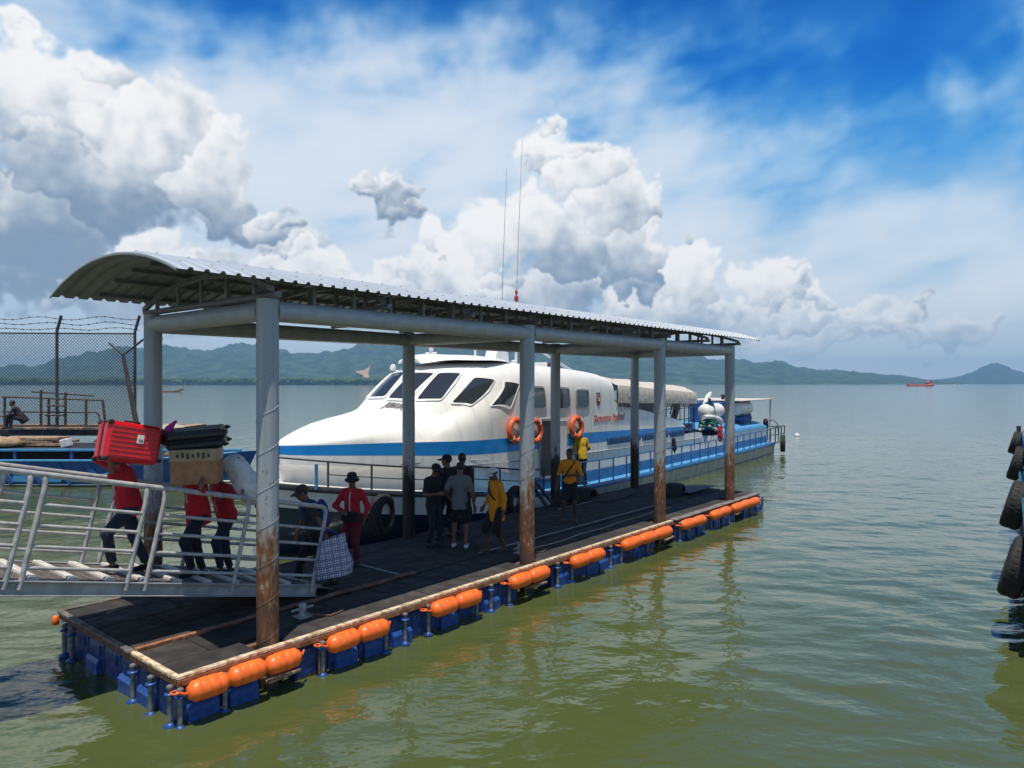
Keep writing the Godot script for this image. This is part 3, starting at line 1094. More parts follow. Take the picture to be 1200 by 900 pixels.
func build_canopy() -> void:
	var c := thing("jetty_canopy", "grey steel jetty canopy with eight round piles and a barrel roof of corrugated sheet", "canopy", pontoon_frame)
	var rng := RandomNumberGenerator.new()
	rng.seed = 4
	for row in 2:
		for k in 4:
			var z: float = PILE_FRONT if row == 0 else PILE_BACK
			var r := 0.137 if row == 0 else 0.132
			var m := MB.new()
			var xf := Transform3D(Basis(Vector3.UP, rng.randf() * TAU), Vector3((PILES if row == 0 else PILES_BACK)[k], 0, z))
			var rings := []
			for i in 9:
				var ring := []
				for j in 25:
					var a := TAU * j / 24
					ring.append(xf * Vector3(cos(a) * r, 4.86 - i * 6.36 / 8.0, sin(a) * r))
				rings.append(ring)
			m.grid(rings)
			m.fan(rings[0].slice(0, 24))
			var col := part("pile", m, M.pile if row == 0 or k == 0 else M.pile_back, c)
			if row == 1 and k > 0:
				col.set_meta("label", "back pile with a blackened lower end")
			# spiral weld
			var pts := []
			var turns := 9
			for i in turns * 20 + 1:
				var a := -TAU * i / 20.0 + k * 1.3
				pts.append(Vector3((PILES if row == 0 else PILES_BACK)[k] + cos(a) * (r + 0.001), 0.3 + i / 20.0 * 0.47, z + sin(a) * (r + 0.001)))
			var wm := MB.new()
			wm.tube(pts, 0.0045, 4)
			for i in wm.v.size():
				wm.t[i] = Vector2(wm.t[i].x, (4.86 - wm.v[i].y) / 6.36)
			part("spiral_weld", wm, M.pile if row == 0 or k == 0 else M.pile_back, col)
	# long beams and cross beams, in lengths between the piles
	for z in [PILE_FRONT, PILE_BACK]:
		for k in 3:
			var m := MB.new()
			var ts: Array = PILES if z == PILE_FRONT else PILES_BACK
			m.tube([Vector3(ts[k] + 0.1, 4.71, z), Vector3(ts[k + 1] - 0.1, 4.71, z)], 0.133, 20)
			part("long_beam", m, M.steel, c)
	for k in 4:
		var m := MB.new()
		m.tube([Vector3(PILES[k], 4.71, PILE_FRONT - 0.1), Vector3(PILES_BACK[k], 4.71, PILE_BACK + 0.1)], 0.128, 18)
		part("cross_beam", m, M.steel, c)
	# arched trusses with a straight lower chord
	var lines := [1.22, 3.0, 4.75, 6.5, 8.2, 9.9, 11.55, 13.7, 15.7]
	for t in lines:
		var lower := MB.new()
		lower.tube([Vector3(t, 4.9, 0.06), Vector3(t, 4.9, -3.72)], 0.045 if t == 1.22 else 0.036, 10)
		var tr := part("roof_truss", lower, M.truss, c)
		var arc := MB.new()
		var rows := []
		for i in 17:
			var z := 0.02 - 3.78 * i / 16.0
			var y := roof_y(z) - 0.10
			rows.append([Vector3(t - 0.03, y, z), Vector3(t + 0.03, y, z), Vector3(t + 0.03, y - 0.07, z), Vector3(t - 0.03, y - 0.07, z)])
		for i in 16:
			for j in 4:
				var j2 := (j + 1) % 4
				arc.quad(rows[i][j], rows[i][j2], rows[i + 1][j2], rows[i + 1][j])
		part("arch_chord", arc, M.truss, tr)
		for z in [-0.5, -1.2, -1.9, -2.6, -3.3]:
			var post := MB.new()
			var top := roof_y(z) - 0.14
			post.box(Vector3(t, (4.92 + top) / 2, z), Vector3(0.05, top - 4.92, 0.05), 0.005)
			part("strut", post, M.truss, tr)
	var x := 1.9
	while x < 15.7:
		var m := MB.new()
		m.box(Vector3(x, 4.95, PILE_FRONT), Vector3(0.05, 0.24, 0.05), 0.005)
		part("eave_post", m, M.truss, c)
		x += 0.66
	for k in 7:
		var z := -0.16 - k * 0.572
		var m := MB.new()
		var y := roof_y(z) - 0.036
		m.box(Vector3(8.55, y, z), Vector3(16.1, 0.055, 0.04), 0.005, Basis(Vector3.RIGHT, -asin((z - ROOF_MID) / ROOF_R) * -1.0))
		part("purlin", m, M.truss, c)
	# corrugated sheet: trapezoid ribs running over the arch
	var prof := []
	var t0 := -0.06
	while t0 < 16.98:
		prof.append(Vector2(t0, 0.0))
		prof.append(Vector2(t0 + 0.115, 0.0))
		prof.append(Vector2(t0 + 0.135, 0.032))
		prof.append(Vector2(t0 + 0.17, 0.032))
		t0 += 0.19
	prof.append(Vector2(t0, 0.0))
	var sheet := MB.new()
	var steps := 22
	for i in steps:
		var za := 0.10 - 3.95 * i / steps
		var zb := 0.10 - 3.95 * (i + 1) / steps
		var na := Vector3(0, sqrt(1 - pow((za - ROOF_MID) / ROOF_R, 2)), (za - ROOF_MID) / ROOF_R)
		var nb := Vector3(0, sqrt(1 - pow((zb - ROOF_MID) / ROOF_R, 2)), (zb - ROOF_MID) / ROOF_R)
		for j in prof.size() - 1:
			var a = Vector3(prof[j].x, roof_y(za), za) + na * prof[j].y
			var b = Vector3(prof[j + 1].x, roof_y(za), za) + na * prof[j + 1].y
			var d = Vector3(prof[j + 1].x, roof_y(zb), zb) + nb * prof[j + 1].y
			var e = Vector3(prof[j].x, roof_y(zb), zb) + nb * prof[j].y
			sheet.quad(e, d, b, a)
	# turned-down edge at both ends and rolled eaves give the sheet its thickness
	var roof := part("roof_sheet", sheet, M.roof, c)
	# second skin under the sheet, coloured darker to paint in its shade
	var under_skin := MB.new()
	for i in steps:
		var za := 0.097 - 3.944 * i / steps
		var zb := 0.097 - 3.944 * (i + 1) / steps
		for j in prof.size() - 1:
			under_skin.quad(Vector3(prof[j].x, roof_y(za) + prof[j].y - 0.007, za), Vector3(prof[j + 1].x, roof_y(za) + prof[j + 1].y - 0.007, za), Vector3(prof[j + 1].x, roof_y(zb) + prof[j + 1].y - 0.007, zb), Vector3(prof[j].x, roof_y(zb) + prof[j].y - 0.007, zb))
	part("roof_underside_shade", under_skin, M.roof_shade, roof)
	for t in [-0.06, t0]:
		var rows := []
		for i in steps + 1:
			var z := 0.10 - 3.95 * i / steps
			rows.append([Vector3(t - 0.006, roof_y(z) + 0.006, z), Vector3(t + 0.006, roof_y(z) + 0.006, z), Vector3(t + 0.006, roof_y(z) - 0.03, z), Vector3(t - 0.006, roof_y(z) - 0.03, z)])
		var m := MB.new()
		m.grid(rows, true)
		part("verge_trim", m, M.steel, roof)
	# heads of the roofing screws along the purlins, too many to pick apart
	var screws := MB.new()
	var s := MB.new()
	s.lathe([Vector2(0.018, 0.0), Vector2(0.016, 0.012), Vector2(0.004, 0.018)], 5)
	for k in 7:
		var z := -0.16 - k * 0.572
		for j in range(0, 90, 2):
			screws.add(s, Transform3D(Basis.IDENTITY, Vector3(-0.06 + j * 0.19 + 0.152, roof_y(z) + 0.031, z)))
	var so := part("roofing_screws", screws, M.galv, roof)
	so.set_meta("kind", "stuff")

# ---------------------------------------------------------------- gangway
const RAMP_TOP := 0.70
const RAMP_T := 2.77
const RAMP_SLOPE := 0.231
const RAMP_NEAR := -1.41
const RAMP_FAR := -2.86
func ramp_y(t: float) -> float:
	return RAMP_TOP + (RAMP_T - t) * RAMP_SLOPE

func build_gangway() -> void:
	var g := thing("gangway", "pale steel gangway with tube handrails sloping down onto the pontoon", "gangway", pontoon_frame)
	var top_t := -9.0
	var along := Vector3(-1, RAMP_SLOPE, 0).normalized()
	var up := Vector3(RAMP_SLOPE, 1, 0).normalized()
	var basis := Basis(-along, up, Vector3(0, 0, 1))
	var org := Vector3(RAMP_T, RAMP_TOP, 0)
	var length := (RAMP_T - top_t) * sqrt(1 + RAMP_SLOPE * RAMP_SLOPE)
	# side beams: channel section
	for z in [RAMP_NEAR, RAMP_FAR]:
		var s := 1.0 if z == RAMP_NEAR else -1.0
		var m := MB.new()
		m.box(org + along * length / 2 + Vector3(0, -0.085, z) , Vector3(length, 0.15, 0.02), 0.004, basis)
		m.box(org + along * length / 2 + Vector3(0, -0.008, z + s * 0.02), Vector3(length, 0.016, 0.075), 0.004, basis)
		m.box(org + along * length / 2 + Vector3(0, -0.168, z + s * 0.02), Vector3(length, 0.016, 0.075), 0.004, basis)
		part("side_beam", m, M.ramp_beam, g)
	for k in int(length / 1.2):
		var m := MB.new()
		m.box(org + along * (0.4 + k * 1.2) + Vector3(0, -0.1, (RAMP_NEAR + RAMP_FAR) / 2), Vector3(0.06, 0.08, 1.4), 0.006, basis)
		part("cross_member", m, M.ramp_beam, g)
	# tread plates and raised foot bars between them
	var rng := RandomNumberGenerator.new()
	rng.seed = 3
	var n := int(length / 0.42)
	for k in n:
		var at := org + along * (0.05 + (k + 0.5) * 0.42) + Vector3(0, 0, (RAMP_NEAR + RAMP_FAR) / 2)
		var m := MB.new()
		m.box(at + up * -0.03, Vector3(0.41, 0.02, 1.38), 0.003, basis)
		# checker ribs on the plate
		for j in 16:
			m.box(at + up * -0.017 + Vector3(0, 0, -0.64 + j * 0.085), Vector3(0.36, 0.008, 0.02), 0.002, basis)
		for j in 4:
			m.box(at + up * -0.016 - along * (-0.15 + j * 0.1), Vector3(0.014, 0.007, 1.34), 0.002, basis)
		part("tread_plate", m, M.tread, g)
		if k % 1 == 0:
			var b := MB.new()
			b.box(at + up * 0.005 + along * 0.2, Vector3(0.10, 0.045, 1.34), 0.008, basis)
			part("foot_bar", b, M.tread_lip, g)
	# handrails
	for z in [RAMP_NEAR, RAMP_FAR]:
		var s := 1.0 if z == RAMP_NEAR else -1.0
		var rail := MB.new()
		var h := 1.18
		rail.tube([org + Vector3(0, 0, z) + along * 0.08 + up * (h - 0.06), org + Vector3(0, 0, z) + along * 0.11 + up * (h - 0.02), org + Vector3(0, 0, z) + along * 0.17 + up * h, org + Vector3(0, 0, z) + along * length + up * h], 0.036, 10)
		var hr := part("handrail", rail, M.ramp_white, g)
		var posts := [0.08, 1.40, 2.6, 2.83, 3.98, 4.13, 5.3, 6.5, 6.65, 8.0, 9.3, 9.45, 10.8, 12.0]
		for d in posts:
			if d > length:
				continue
			var m := MB.new()
			var a = org + Vector3(0, 0, z + s * 0.03) + along * d
			m.tube([a + up * -0.1, a + up * (h - 0.2), a + up * (h - 0.07) + along * 0.012, a + up * (h - 0.02) + along * 0.03 - Vector3(0, 0, s * 0.03)], 0.03, 9)
			part("rail_post", m, M.ramp_white, hr)
		for pr in [[0.08, 2.6], [2.83, 3.98], [4.13, 6.5], [6.65, 9.3], [9.45, 12.0]]:
			for j in 4:
				var hh := 0.14 + j * 0.235
				var m := MB.new()
				var a := org + Vector3(0, 0, z + s * 0.03) + up * hh
				m.tube([a + along * pr[0], a + along * minf(pr[1], length)], 0.022, 8)
				part("guard_bar", m, M.ramp_white, hr)
	var lip := MB.new()
	lip.box(Vector3(RAMP_T + 0.16, 0.60, (RAMP_NEAR + RAMP_FAR) / 2), Vector3(0.42, 0.012, 1.36), 0.003, Basis(Vector3(0, 0, 1), -0.28))
	part("landing_flap", lip, M.tread, g)
	# a small loose joint pipe crossing the landing
	var pp := MB.new()
	pp.tube([Vector3(2.62, 0.66, -1.44), Vector3(2.75, 0.72, -1.6), Vector3(2.72, 0.70, -2.0), Vector3(2.8, 0.7, -2.6)], 0.018, 6)
	part("landing_chain", pp, M.galv, g)

# ---------------------------------------------------------------- ferry (local x from bow to stern, +z the side that faces the jetty)
const F_TOP := [[0.72, 2.40], [0.85, 2.48], [1.2, 2.58], [1.8, 2.75], [2.5, 2.93], [3.1, 3.05], [3.5, 3.18], [3.75, 3.40], [4.25, 3.80], [4.75, 4.11], [5.3, 4.28], [6.2, 4.38], [7.5, 4.43], [9.5, 4.35], [11.0, 4.25], [12.1, 4.12], [12.62, 3.97]]
const F_HALF := [[0.72, 0.03], [0.8, 0.2], [1.0, 0.47], [1.4, 0.82], [2.0, 1.2], [3.0, 1.66], [4.0, 1.92], [5.0, 2.05], [8.0, 2.08], [12.62, 2.05], [21.4, 2.03], [30.0, 1.98]]
const F_POW := [[0.72, 2.0], [2.0, 2.4], [3.5, 2.5], [4.6, 2.9], [6.4, 4.2], [9.0, 5.0], [12.62, 9.0]]
const F_LOW := [[0.72, 2.2], [2.5, 2.12], [5.0, 1.97], [7.5, 1.91], [11.5, 1.85], [18.7, 1.72]]
const F_HIGH := [[0.72, 2.40], [2.5, 2.41], [5.0, 2.33], [7.5, 2.29], [11.5, 2.2], [18.7, 2.02]]
const F_LIP := [[0.72, 1.98], [2.5, 1.84], [5.0, 1.62], [6.5, 1.3], [8.0, 0.99], [30.0, 0.98]]
const F_INSET := [[0.72, 0.55], [2.0, 0.5], [5.0, 0.34], [7.2, 0.04], [8.0, 0.01], [30.0, 0.01]]
const F_BEAM := [[-0.05, 0.03], [0.25, 0.5], [0.8, 1.02], [1.5, 1.48], [2.5, 1.95], [4.0, 2.3], [6.0, 2.5], [10.0, 2.55], [24.0, 2.52], [29.0, 2.4], [30.0, 2.34]]
const F_DECK := [[-0.05, 1.68], [1.0, 1.52], [2.0, 1.38], [3.5, 1.2], [5.0, 1.04], [7.0, 0.78], [9.0, 0.66], [13.0, 0.6], [30.0, 0.63]]
const F_WATER := [[-0.05, 0.02], [0.9, 0.1], [1.6, 0.55], [2.6, 1.05], [4.0, 1.6], [6.0, 2.05], [10.0, 2.3], [30.0, 2.1]]

func curve(table: Array, s: float) -> float:
	if s <= table[0][0]:
		return table[0][1]
	for i in range(1, table.size()):
		if s <= table[i][0]:
			var a: float = table[i - 1][1]
			var b: float = table[i][1]
			var h: float = table[i][0] - table[i - 1][0]
			var f: float = (s - table[i - 1][0]) / h
			var m0: float = (b - a) / h
			var m1 := m0
			if i > 1:
				m0 = (m0 + (a - table[i - 2][1]) / (table[i - 1][0] - table[i - 2][0])) / 2.0
			if i < table.size() - 1:
				m1 = (m1 + (table[i + 1][1] - b) / (table[i + 1][0] - table[i][0])) / 2.0
			# a Hermite piece, held between its ends
			var v := a * (2 * f * f * f - 3 * f * f + 1) + m0 * h * (f * f * f - 2 * f * f + f) + b * (3 * f * f - 2 * f * f * f) + m1 * h * (f * f * f - f * f)
			return clampf(v, minf(a, b), maxf(a, b))
	return table[-1][1]

# the wheelhouse front is swept back towards its sides
func sweep(s: float, f: float, q: float) -> float:
	return 0.36 * q * q * clampf(f * 1.5, 0.0, 1.0) * smoothstep(2.2, 3.5, s) * (1.0 - smoothstep(4.4, 7.6, s))

func cabin_side(x: float, y: float, off: float) -> Vector3:
	var s := x
	var f := 0.0
	var q := 0.0
	for k in 6:
		q = curve(F_HALF, s)
		var yt := curve(F_HIGH, s)
		if y > yt:
			f = clampf((y - yt) / (curve(F_TOP, s) - yt), 0, 0.999)
			var n := curve(F_POW, s)
			q *= pow(1 - pow(f, n), 1.0 / n)
		s = lerpf(s, x - sweep(s, f, q), 0.8)
	return Vector3(x, y + off * f * 0.4, q + off)

func cabin_top(s: float, q: float, off: float) -> Vector3:
	var c := curve(F_HALF, s)
	var yt := curve(F_HIGH, s)
	var n := curve(F_POW, s)
	var f := pow(maxf(0.0, 1 - pow(minf(absf(q) / c, 1.0), n)), 1.0 / n)
	return Vector3(s + sweep(s, f, q) - off * 0.6, yt + (curve(F_TOP, s) - yt) * f + off * 0.8, q)

# the cabin's skin by station and by angle round its section (0 at the stripe, PI / 2 on top); b is the angle times 1.8, about metres
func cabin_at(s: float, b: float, off: float) -> Vector3:
	var p := cabin_raw(s, b / 1.8)
	if off == 0.0:
		return p
	var n := (cabin_raw(s + 0.02, b / 1.8) - cabin_raw(s - 0.02, b / 1.8)).cross(cabin_raw(s, b / 1.8 + 0.01) - cabin_raw(s, b / 1.8 - 0.01)).normalized()
	if n.z + n.y < 0.0:
		n = -n
	return p + n * off

func cabin_raw(s: float, a: float) -> Vector3:
	var n := curve(F_POW, s)
	var yt := curve(F_HIGH, s)
	var up := pow(absf(sin(a)), 2.0 / n)
	var q := curve(F_HALF, s) * signf(cos(a)) * pow(absf(cos(a)), 2.0 / n)
	return Vector3(s + sweep(s, up, q), yt + (curve(F_TOP, s) - yt) * up, q)

func rounded(c: Array, r: float, steps := 4) -> Array:
	var out := []
	for i in c.size():
		var p: Vector2 = c[i]
		var a: Vector2 = c[posmod(i - 1, c.size())]
		var b: Vector2 = c[(i + 1) % c.size()]
		var pa := p + (a - p).normalized() * minf(r, (a - p).length() * 0.45)
		var pb := p + (b - p).normalized() * minf(r, (b - p).length() * 0.45)
		for k in steps + 1:
			var f := float(k) / steps
			out.append(pa.lerp(p, f).lerp(p.lerp(pb, f), f))
		# points along the straight run, so that it can follow a curved wall
		var nx: Vector2 = c[(i + 2) % c.size()]
		var pn := b + (p - b).normalized() * minf(r, (p - b).length() * 0.45)
		for k in 3:
			out.append(pb.lerp(pn, (k + 1) / 4.0))
	return out

# a window laid on a curved wall: place(a, b, off) gives the wall's points
func window_on(place: Callable, c: Array, r: float, rim: float, parent: Node3D, called: String, pane_mat: Material, rim_mat: Material) -> void:
	var mid := Vector2.ZERO
	for p in c:
		mid += p / c.size()
	var inner := rounded(c, r)
	var outer := []
	for p in inner:
		outer.append(p + (p - mid).normalized() * rim)
	var rows := [[], [], [], []]
	for i in inner.size():
		rows[0].append(place.call(outer[i].x, outer[i].y, -0.01))
		rows[1].append(place.call(outer[i].x, outer[i].y, 0.028))
		rows[2].append(place.call(inner[i].x, inner[i].y, 0.028))
		rows[3].append(place.call(inner[i].x, inner[i].y, 0.0))
	var f := MB.new()
	for k in 3:
		for i in inner.size():
			var j := (i + 1) % inner.size()
			f.quad(rows[k][i], rows[k][j], rows[k + 1][j], rows[k + 1][i])
	var w := part(called, f, rim_mat, parent)
	var rings := []
	for k in 4:
		var ring := []
		for p in inner:
			var q: Vector2 = mid.lerp(p, 1.0 - k * 0.32)
			ring.append(place.call(q.x, q.y, 0.012))
		rings.append(ring)
	var g := MB.new()
	g.grid(rings, true)
	g.fan(rings[-1])
	part("pane", g, pane_mat, w)

func lettering(text: String, size: float, place: Callable, slant: float, font_name := "Droid Serif", bold := true) -> MB:
	var t := TextMesh.new()
	var f := SystemFont.new()
	f.font_names = PackedStringArray([font_name])
	f.font_weight = 700 if bold else 400
	t.font = f
	t.text = text
	t.font_size = 48
	t.pixel_size = size / 48.0
	t.depth = 0.012
	t.curve_step = 2.0
	var a := t.get_mesh_arrays()
	var m := MB.new()
	var vs: PackedVector3Array = a[Mesh.ARRAY_VERTEX]
	for i in vs.size():
		var p := vs[i]
		m.vert(place.call(p.x + p.y * slant, p.y, 0.008 + p.z), a[Mesh.ARRAY_NORMAL][i])
	var ix = a[Mesh.ARRAY_INDEX]
	if ix == null or ix.size() == 0:
		ix = PackedInt32Array(range(vs.size()))
	m.idx = ix
	# true normals for the place it lies in
	for i in range(0, m.idx.size(), 3):
		var nn := (m.v[m.idx[i + 2]] - m.v[m.idx[i]]).cross(m.v[m.idx[i + 1]] - m.v[m.idx[i]]).normalized()
		for k in 3:
			m.n[m.idx[i + k]] = nn
	return m

func steps(a: float, b: float, n: int) -> Array:
	var out := []
	for i in n + 1:
		out.append(lerpf(a, b, float(i) / n))
	return out

func build_ferry() -> void:
	var f := thing("ferry", "long white ferry with a blue stripe and raked windows moored behind the canopy", "ferry", ferry_frame)
	var bow := [-0.05, 0.05, 0.25, 0.5, 0.8, 1.15, 1.5, 2.0, 2.5, 3.2, 4.0, 5.0, 6.0, 7.0]
	# hull, both sides, in bands
	var hull := part("hull", hull_band(steps(-0.05, 30.0, 90), func(s): return Vector2(curve(F_BEAM, s) * 0.985, curve(F_DECK, s) - 0.52), func(s): return Vector2(curve(F_WATER, s), -0.25), 5), M.boat_navy, f)
	part("upper_hull", hull_band(steps(-0.05, 8.0, 40), func(s): return Vector2(curve(F_BEAM, s), curve(F_DECK, s) - 0.1), func(s): return Vector2(curve(F_BEAM, s) * 0.985, curve(F_DECK, s) - 0.52), 3), M.boat_white, hull)
	part("hull_side", hull_band(steps(8.0, 30.0, 40), func(s): return Vector2(curve(F_BEAM, s), curve(F_DECK, s) - 0.1), func(s): return Vector2(lerpf(curve(F_BEAM, s), curve(F_WATER, s), 0.25), -0.08), 3), M.boat_hull, hull)
	for seg in [[-0.05, 5.0, M.rail_dark, 40], [5.0, 30.0, M.boat_band, 40]]:
		var m := MB.new()
		for side in [1.0, -1.0]:
			var rows := []
			for s in steps(seg[0], seg[1], seg[3]):
				var b := curve(F_BEAM, s)
				var y := curve(F_DECK, s)
				rows.append([Vector3(s, y - 0.11, side * (b - 0.01)), Vector3(s, y - 0.10, side * (b + 0.035)), Vector3(s, y + 0.02, side * (b + 0.035)), Vector3(s, y + 0.03, side * (b - 0.03)), Vector3(s, y - 0.02, side * (b - 0.04))])
			m.grid(rows, false, side > 0)
		part("rubbing_strake", m, seg[2], hull)
	var transom := MB.new()
	transom.box(Vector3(30.0, 0.2, 0), Vector3(0.06, 0.8, 4.5), 0.02)
	part("transom", transom, M.boat_hull, hull)
	# deck sheet
	for seg in [[-0.03, 5.0, M.boat_white, 40], [5.0, 30.0, M.boat_deck, 30]]:
		var rows := []
		for s in steps(seg[0], seg[1], seg[3]):
			var row := []
			var b := curve(F_BEAM, s) - 0.01
			for k in 9:
				var q := -1.0 + k / 4.0
				row.append(Vector3(s, curve(F_DECK, s) + 0.03 * (1 - q * q), b * q))
			rows.append(row)
		var m := MB.new()
		m.grid(rows, false, true)
		part("deck", m, seg[2], f)
	# superstructure
	var ss := [0.72, 0.74, 0.78, 0.84, 0.92, 1.05, 1.2, 1.4, 1.7, 2.0, 2.3, 2.7, 3.0, 3.3, 3.42, 3.5, 3.58, 3.66, 3.75, 3.88, 4.0, 4.15, 4.3, 4.45, 4.6, 4.75, 4.9, 5.1, 5.3, 5.7, 6.2, 6.8, 7.4, 8.0, 8.6, 9.2, 9.8, 10.4, 11.0, 11.5, 12.0, 12.3, 12.5, 12.62]
	var shell := MB.new()
	var rows := []
	for s in ss:
		var row := []
		var n := curve(F_POW, s)
		var c := curve(F_HALF, s)
		var yt := curve(F_HIGH, s)
		var top := curve(F_TOP, s)
		for k in 41:
			var a := PI * k / 40.0
			var cx := cos(a)
			var sy := sin(a)
			var up := pow(absf(sy), 2.0 / n)
			var q := c * signf(cx) * pow(absf(cx), 2.0 / n)
			row.append(Vector3(s + sweep(s, up, q), yt + (top - yt) * up, q))
		rows.append(row)
	shell.grid(rows)
	var cabin := part("cabin", shell, M.boat_white, f)
	var below := MB.new()
	var band := MB.new()
	for side in [1.0, -1.0]:
		var r1 := []
		var r2 := []
		for s in ss:
			var c := curve(F_HALF, s)
			var lip := curve(F_LIP, s)
			var low := curve(F_LOW, s)
			var inset := curve(F_INSET, s)
			var dk := minf(curve(F_DECK, s) - 0.02, lip - 0.02)
			r1.append([Vector3(s, dk, side * maxf(c - inset, 0.01)), Vector3(s, lerpf(dk, lip, 0.7), side * maxf(c - inset * 0.9, 0.012)), Vector3(s, lip - 0.03, side * maxf(c - inset * 0.3, 0.015)), Vector3(s, lip, side * maxf(c - 0.02, 0.02)), Vector3(s, lip + 0.04, side * c), Vector3(s, low, side * c)])
			r2.append([Vector3(s, low, side * (c + 0.002)), Vector3(s, curve(F_HIGH, s), side * (c + 0.002))])
		below.grid(r1, false, side > 0)
		band.grid(r2, false, side > 0)
	part("cabin_side", below, M.boat_white, cabin)
	part("blue_stripe", band, M.boat_blue, cabin)
	# roof brow over the windscreen: a shallow lens laid on the cabin top
	var brow := MB.new()
	rows = []
	for s in steps(4.85, 9.2, 18):
		var half := 1.5 * sqrt(clampf((s - 4.75) / 1.6, 0.08, 1.0)) * sqrt(clampf((9.35 - s) / 2.4, 0.05, 1.0))
		var y := curve(F_TOP, s) + 0.02 + 0.17 * clampf((9.2 - s) / 3.5, 0.0, 1.0) + (0.10 if s < 5.0 else 0.10) * clampf((5.9 - s), 0.0, 1.0)
		var row := []
		for k in 17:
			var a := TAU * k / 16.0
			row.append(Vector3(s, y + (sin(a) * (0.07 if sin(a) > 0 else 0.04)) - 0.12 * cos(a) * cos(a), half * cos(a)))
		rows.append(row)
	brow.grid(rows, false)
	brow.fan(rows[0].slice(0, 16), true)
	part("roof_brow", brow, M.boat_white, cabin)
	# windscreen panes on the raked front and windows along the side
	var on_side := func(a: float, b: float, off: float) -> Vector3: return cabin_side(a, b, off)
	var on_skin := func(a: float, b: float, off: float) -> Vector3: return cabin_at(a, b, off)
	for c in [[3.82, 1.74, 4.58, 1.72, 4.66, 1.58, 3.83, 1.54], [3.79, 1.47, 4.61, 1.50, 4.67, 1.31, 3.81, 1.25], [3.85, 1.14, 4.71, 1.25, 4.91, 1.08, 4.01, 0.91], [4.05, 0.74, 4.97, 0.88, 5.40, 0.71, 4.33, 0.52], [5.06, 0.31, 5.91, 0.57, 6.96, 0.45, 6.28, 0.17]]:
		var quad := []
		for k in 4:
			quad.append(Vector2(c[k * 2], c[k * 2 + 1] * 1.8))
		var centre: Vector2 = (quad[0] + quad[1] + quad[2] + quad[3]) / 4.0
		for k in 4:
			quad[k] = centre + (quad[k] - centre) * 1.09
		window_on(on_skin, quad, 0.07, 0.055, cabin, "windscreen" if c[1] > 1.0 else "side_window", M.tint, M.boat_white)
		if c[1] > 1.0 and c[1] < 1.6:
			# the same pane on the far side of the centre line
			var mirror := []
			for k in 4:
				mirror.append(Vector2(c[k * 2], (PI - c[k * 2 + 1]) * 1.8))
			if c[1] < 1.4:
				window_on(on_skin, mirror, 0.07, 0.055, cabin, "windscreen", M.tint, M.boat_white)
	for c in [[7.62, 3.09, 8.34, 3.06, 8.30, 3.66, 7.64, 3.67], [8.92, 3.04, 9.68, 3.03, 9.66, 3.62, 8.94, 3.64], [10.1, 3.02, 10.84, 3.02, 10.82, 3.55, 10.12, 3.57]]:
		window_on(on_side, [Vector2(c[0], c[1]), Vector2(c[2], c[3]), Vector2(c[4], c[5]), Vector2(c[6], c[7])], 0.08, 0.055, cabin, "side_window", M.tint, M.grey_trim if c[0] > 7.0 else M.boat_white)
	# side door and its inner face folded back beside it
	window_on(on_side, [Vector2(8.06, 1.08), Vector2(8.78, 1.06), Vector2(8.78, 2.68), Vector2(8.06, 2.7)], 0.12, 0.07, cabin, "side_door", M.dark_trim, M.grey_trim)
	window_on(on_side, [Vector2(8.92, 1.5), Vector2(9.5, 1.5), Vector2(9.5, 2.62), Vector2(8.92, 2.64)], 0.06, 0.03, cabin, "door_leaf", M.boat_white, M.grey_trim)
	# grab rails along the side
	var grab := MB.new()
	for pr in [[2.9, 5.6, 1.9], [4.4, 7.2, 1.72]]:
		var a := cabin_side(pr[0], pr[2], 0.0)
		var b := cabin_side(pr[1], pr[2] - 0.08, 0.0)
		grab.tube([a, a + Vector3(0, 0, 0.07), b + Vector3(0, 0, 0.07), b], 0.016, 6)
	part("grab_rail", grab, M.grey_trim, cabin)
	var spray := MB.new()
	var pts := []
	for s in steps(9.6, 20.5, 24):
		pts.append(Vector3(s, 1.58 - (s - 9.6) * 0.012, curve(F_HALF, s) + 0.015))
	spray.tube(pts, 0.02, 6)
	part("side_moulding", spray, M.grey_trim, cabin)
	# names and crest
	var red := lettering("Ranonne Jiplind", 0.31, func(x, y, z): return cabin_side(12.28 + x * 0.9, 2.64 + y, z), 0.3, "Droid Serif", false)
	part("name_lettering", red, M.red_print, cabin)
	var bowname := lettering("JUNUN JU", 0.15, func(x, y, z): return cabin_at(3.58 + y * 1.4, (1.27 - x / 2.0) * 1.8, z), 0.35, "Droid Sans")
	part("bow_lettering", bowname, M.dark_print, cabin)
	var tiny := lettering("TT M", 0.11, func(x, y, z): return cabin_side(11.5 + x, 3.45 + y, z), 0.0, "Droid Sans")
	part("crest_lettering", tiny, M.dark_print, cabin)
	var shield := MB.new()
	var outline := [Vector2(-0.13, 0.15), Vector2(0.13, 0.15), Vector2(0.14, -0.04), Vector2(0.08, -0.14), Vector2(0, -0.2), Vector2(-0.08, -0.14), Vector2(-0.14, -0.04)]
	var sr := []
	for p in outline:
		sr.append(cabin_side(11.5 + p.x, 3.24 + p.y, 0.012))
	shield.fan(sr)
	var crest := part("crest", shield, M.crimson, cabin)
	var mark := MB.new()
	var mp := []
	for p in [Vector2(-0.05, 0.09), Vector2(-0.06, 0.0), Vector2(0.0, -0.05), Vector2(0.06, 0.0), Vector2(0.03, 0.06)]:
		mp.append(cabin_side(11.5 + p.x, 3.25 + p.y, 0.02))
	mark.tube(mp, 0.018, 5)
	part("crest_mark", mark, M.white_paint, crest)
	# low wall that runs on aft of the cabin
	var wall := MB.new()
	var tops := [[12.5, 3.3], [12.9, 3.1], [13.4, 2.98], [14.4, 2.88], [16.5, 2.55], [18.4, 2.2], [18.75, 2.0]]
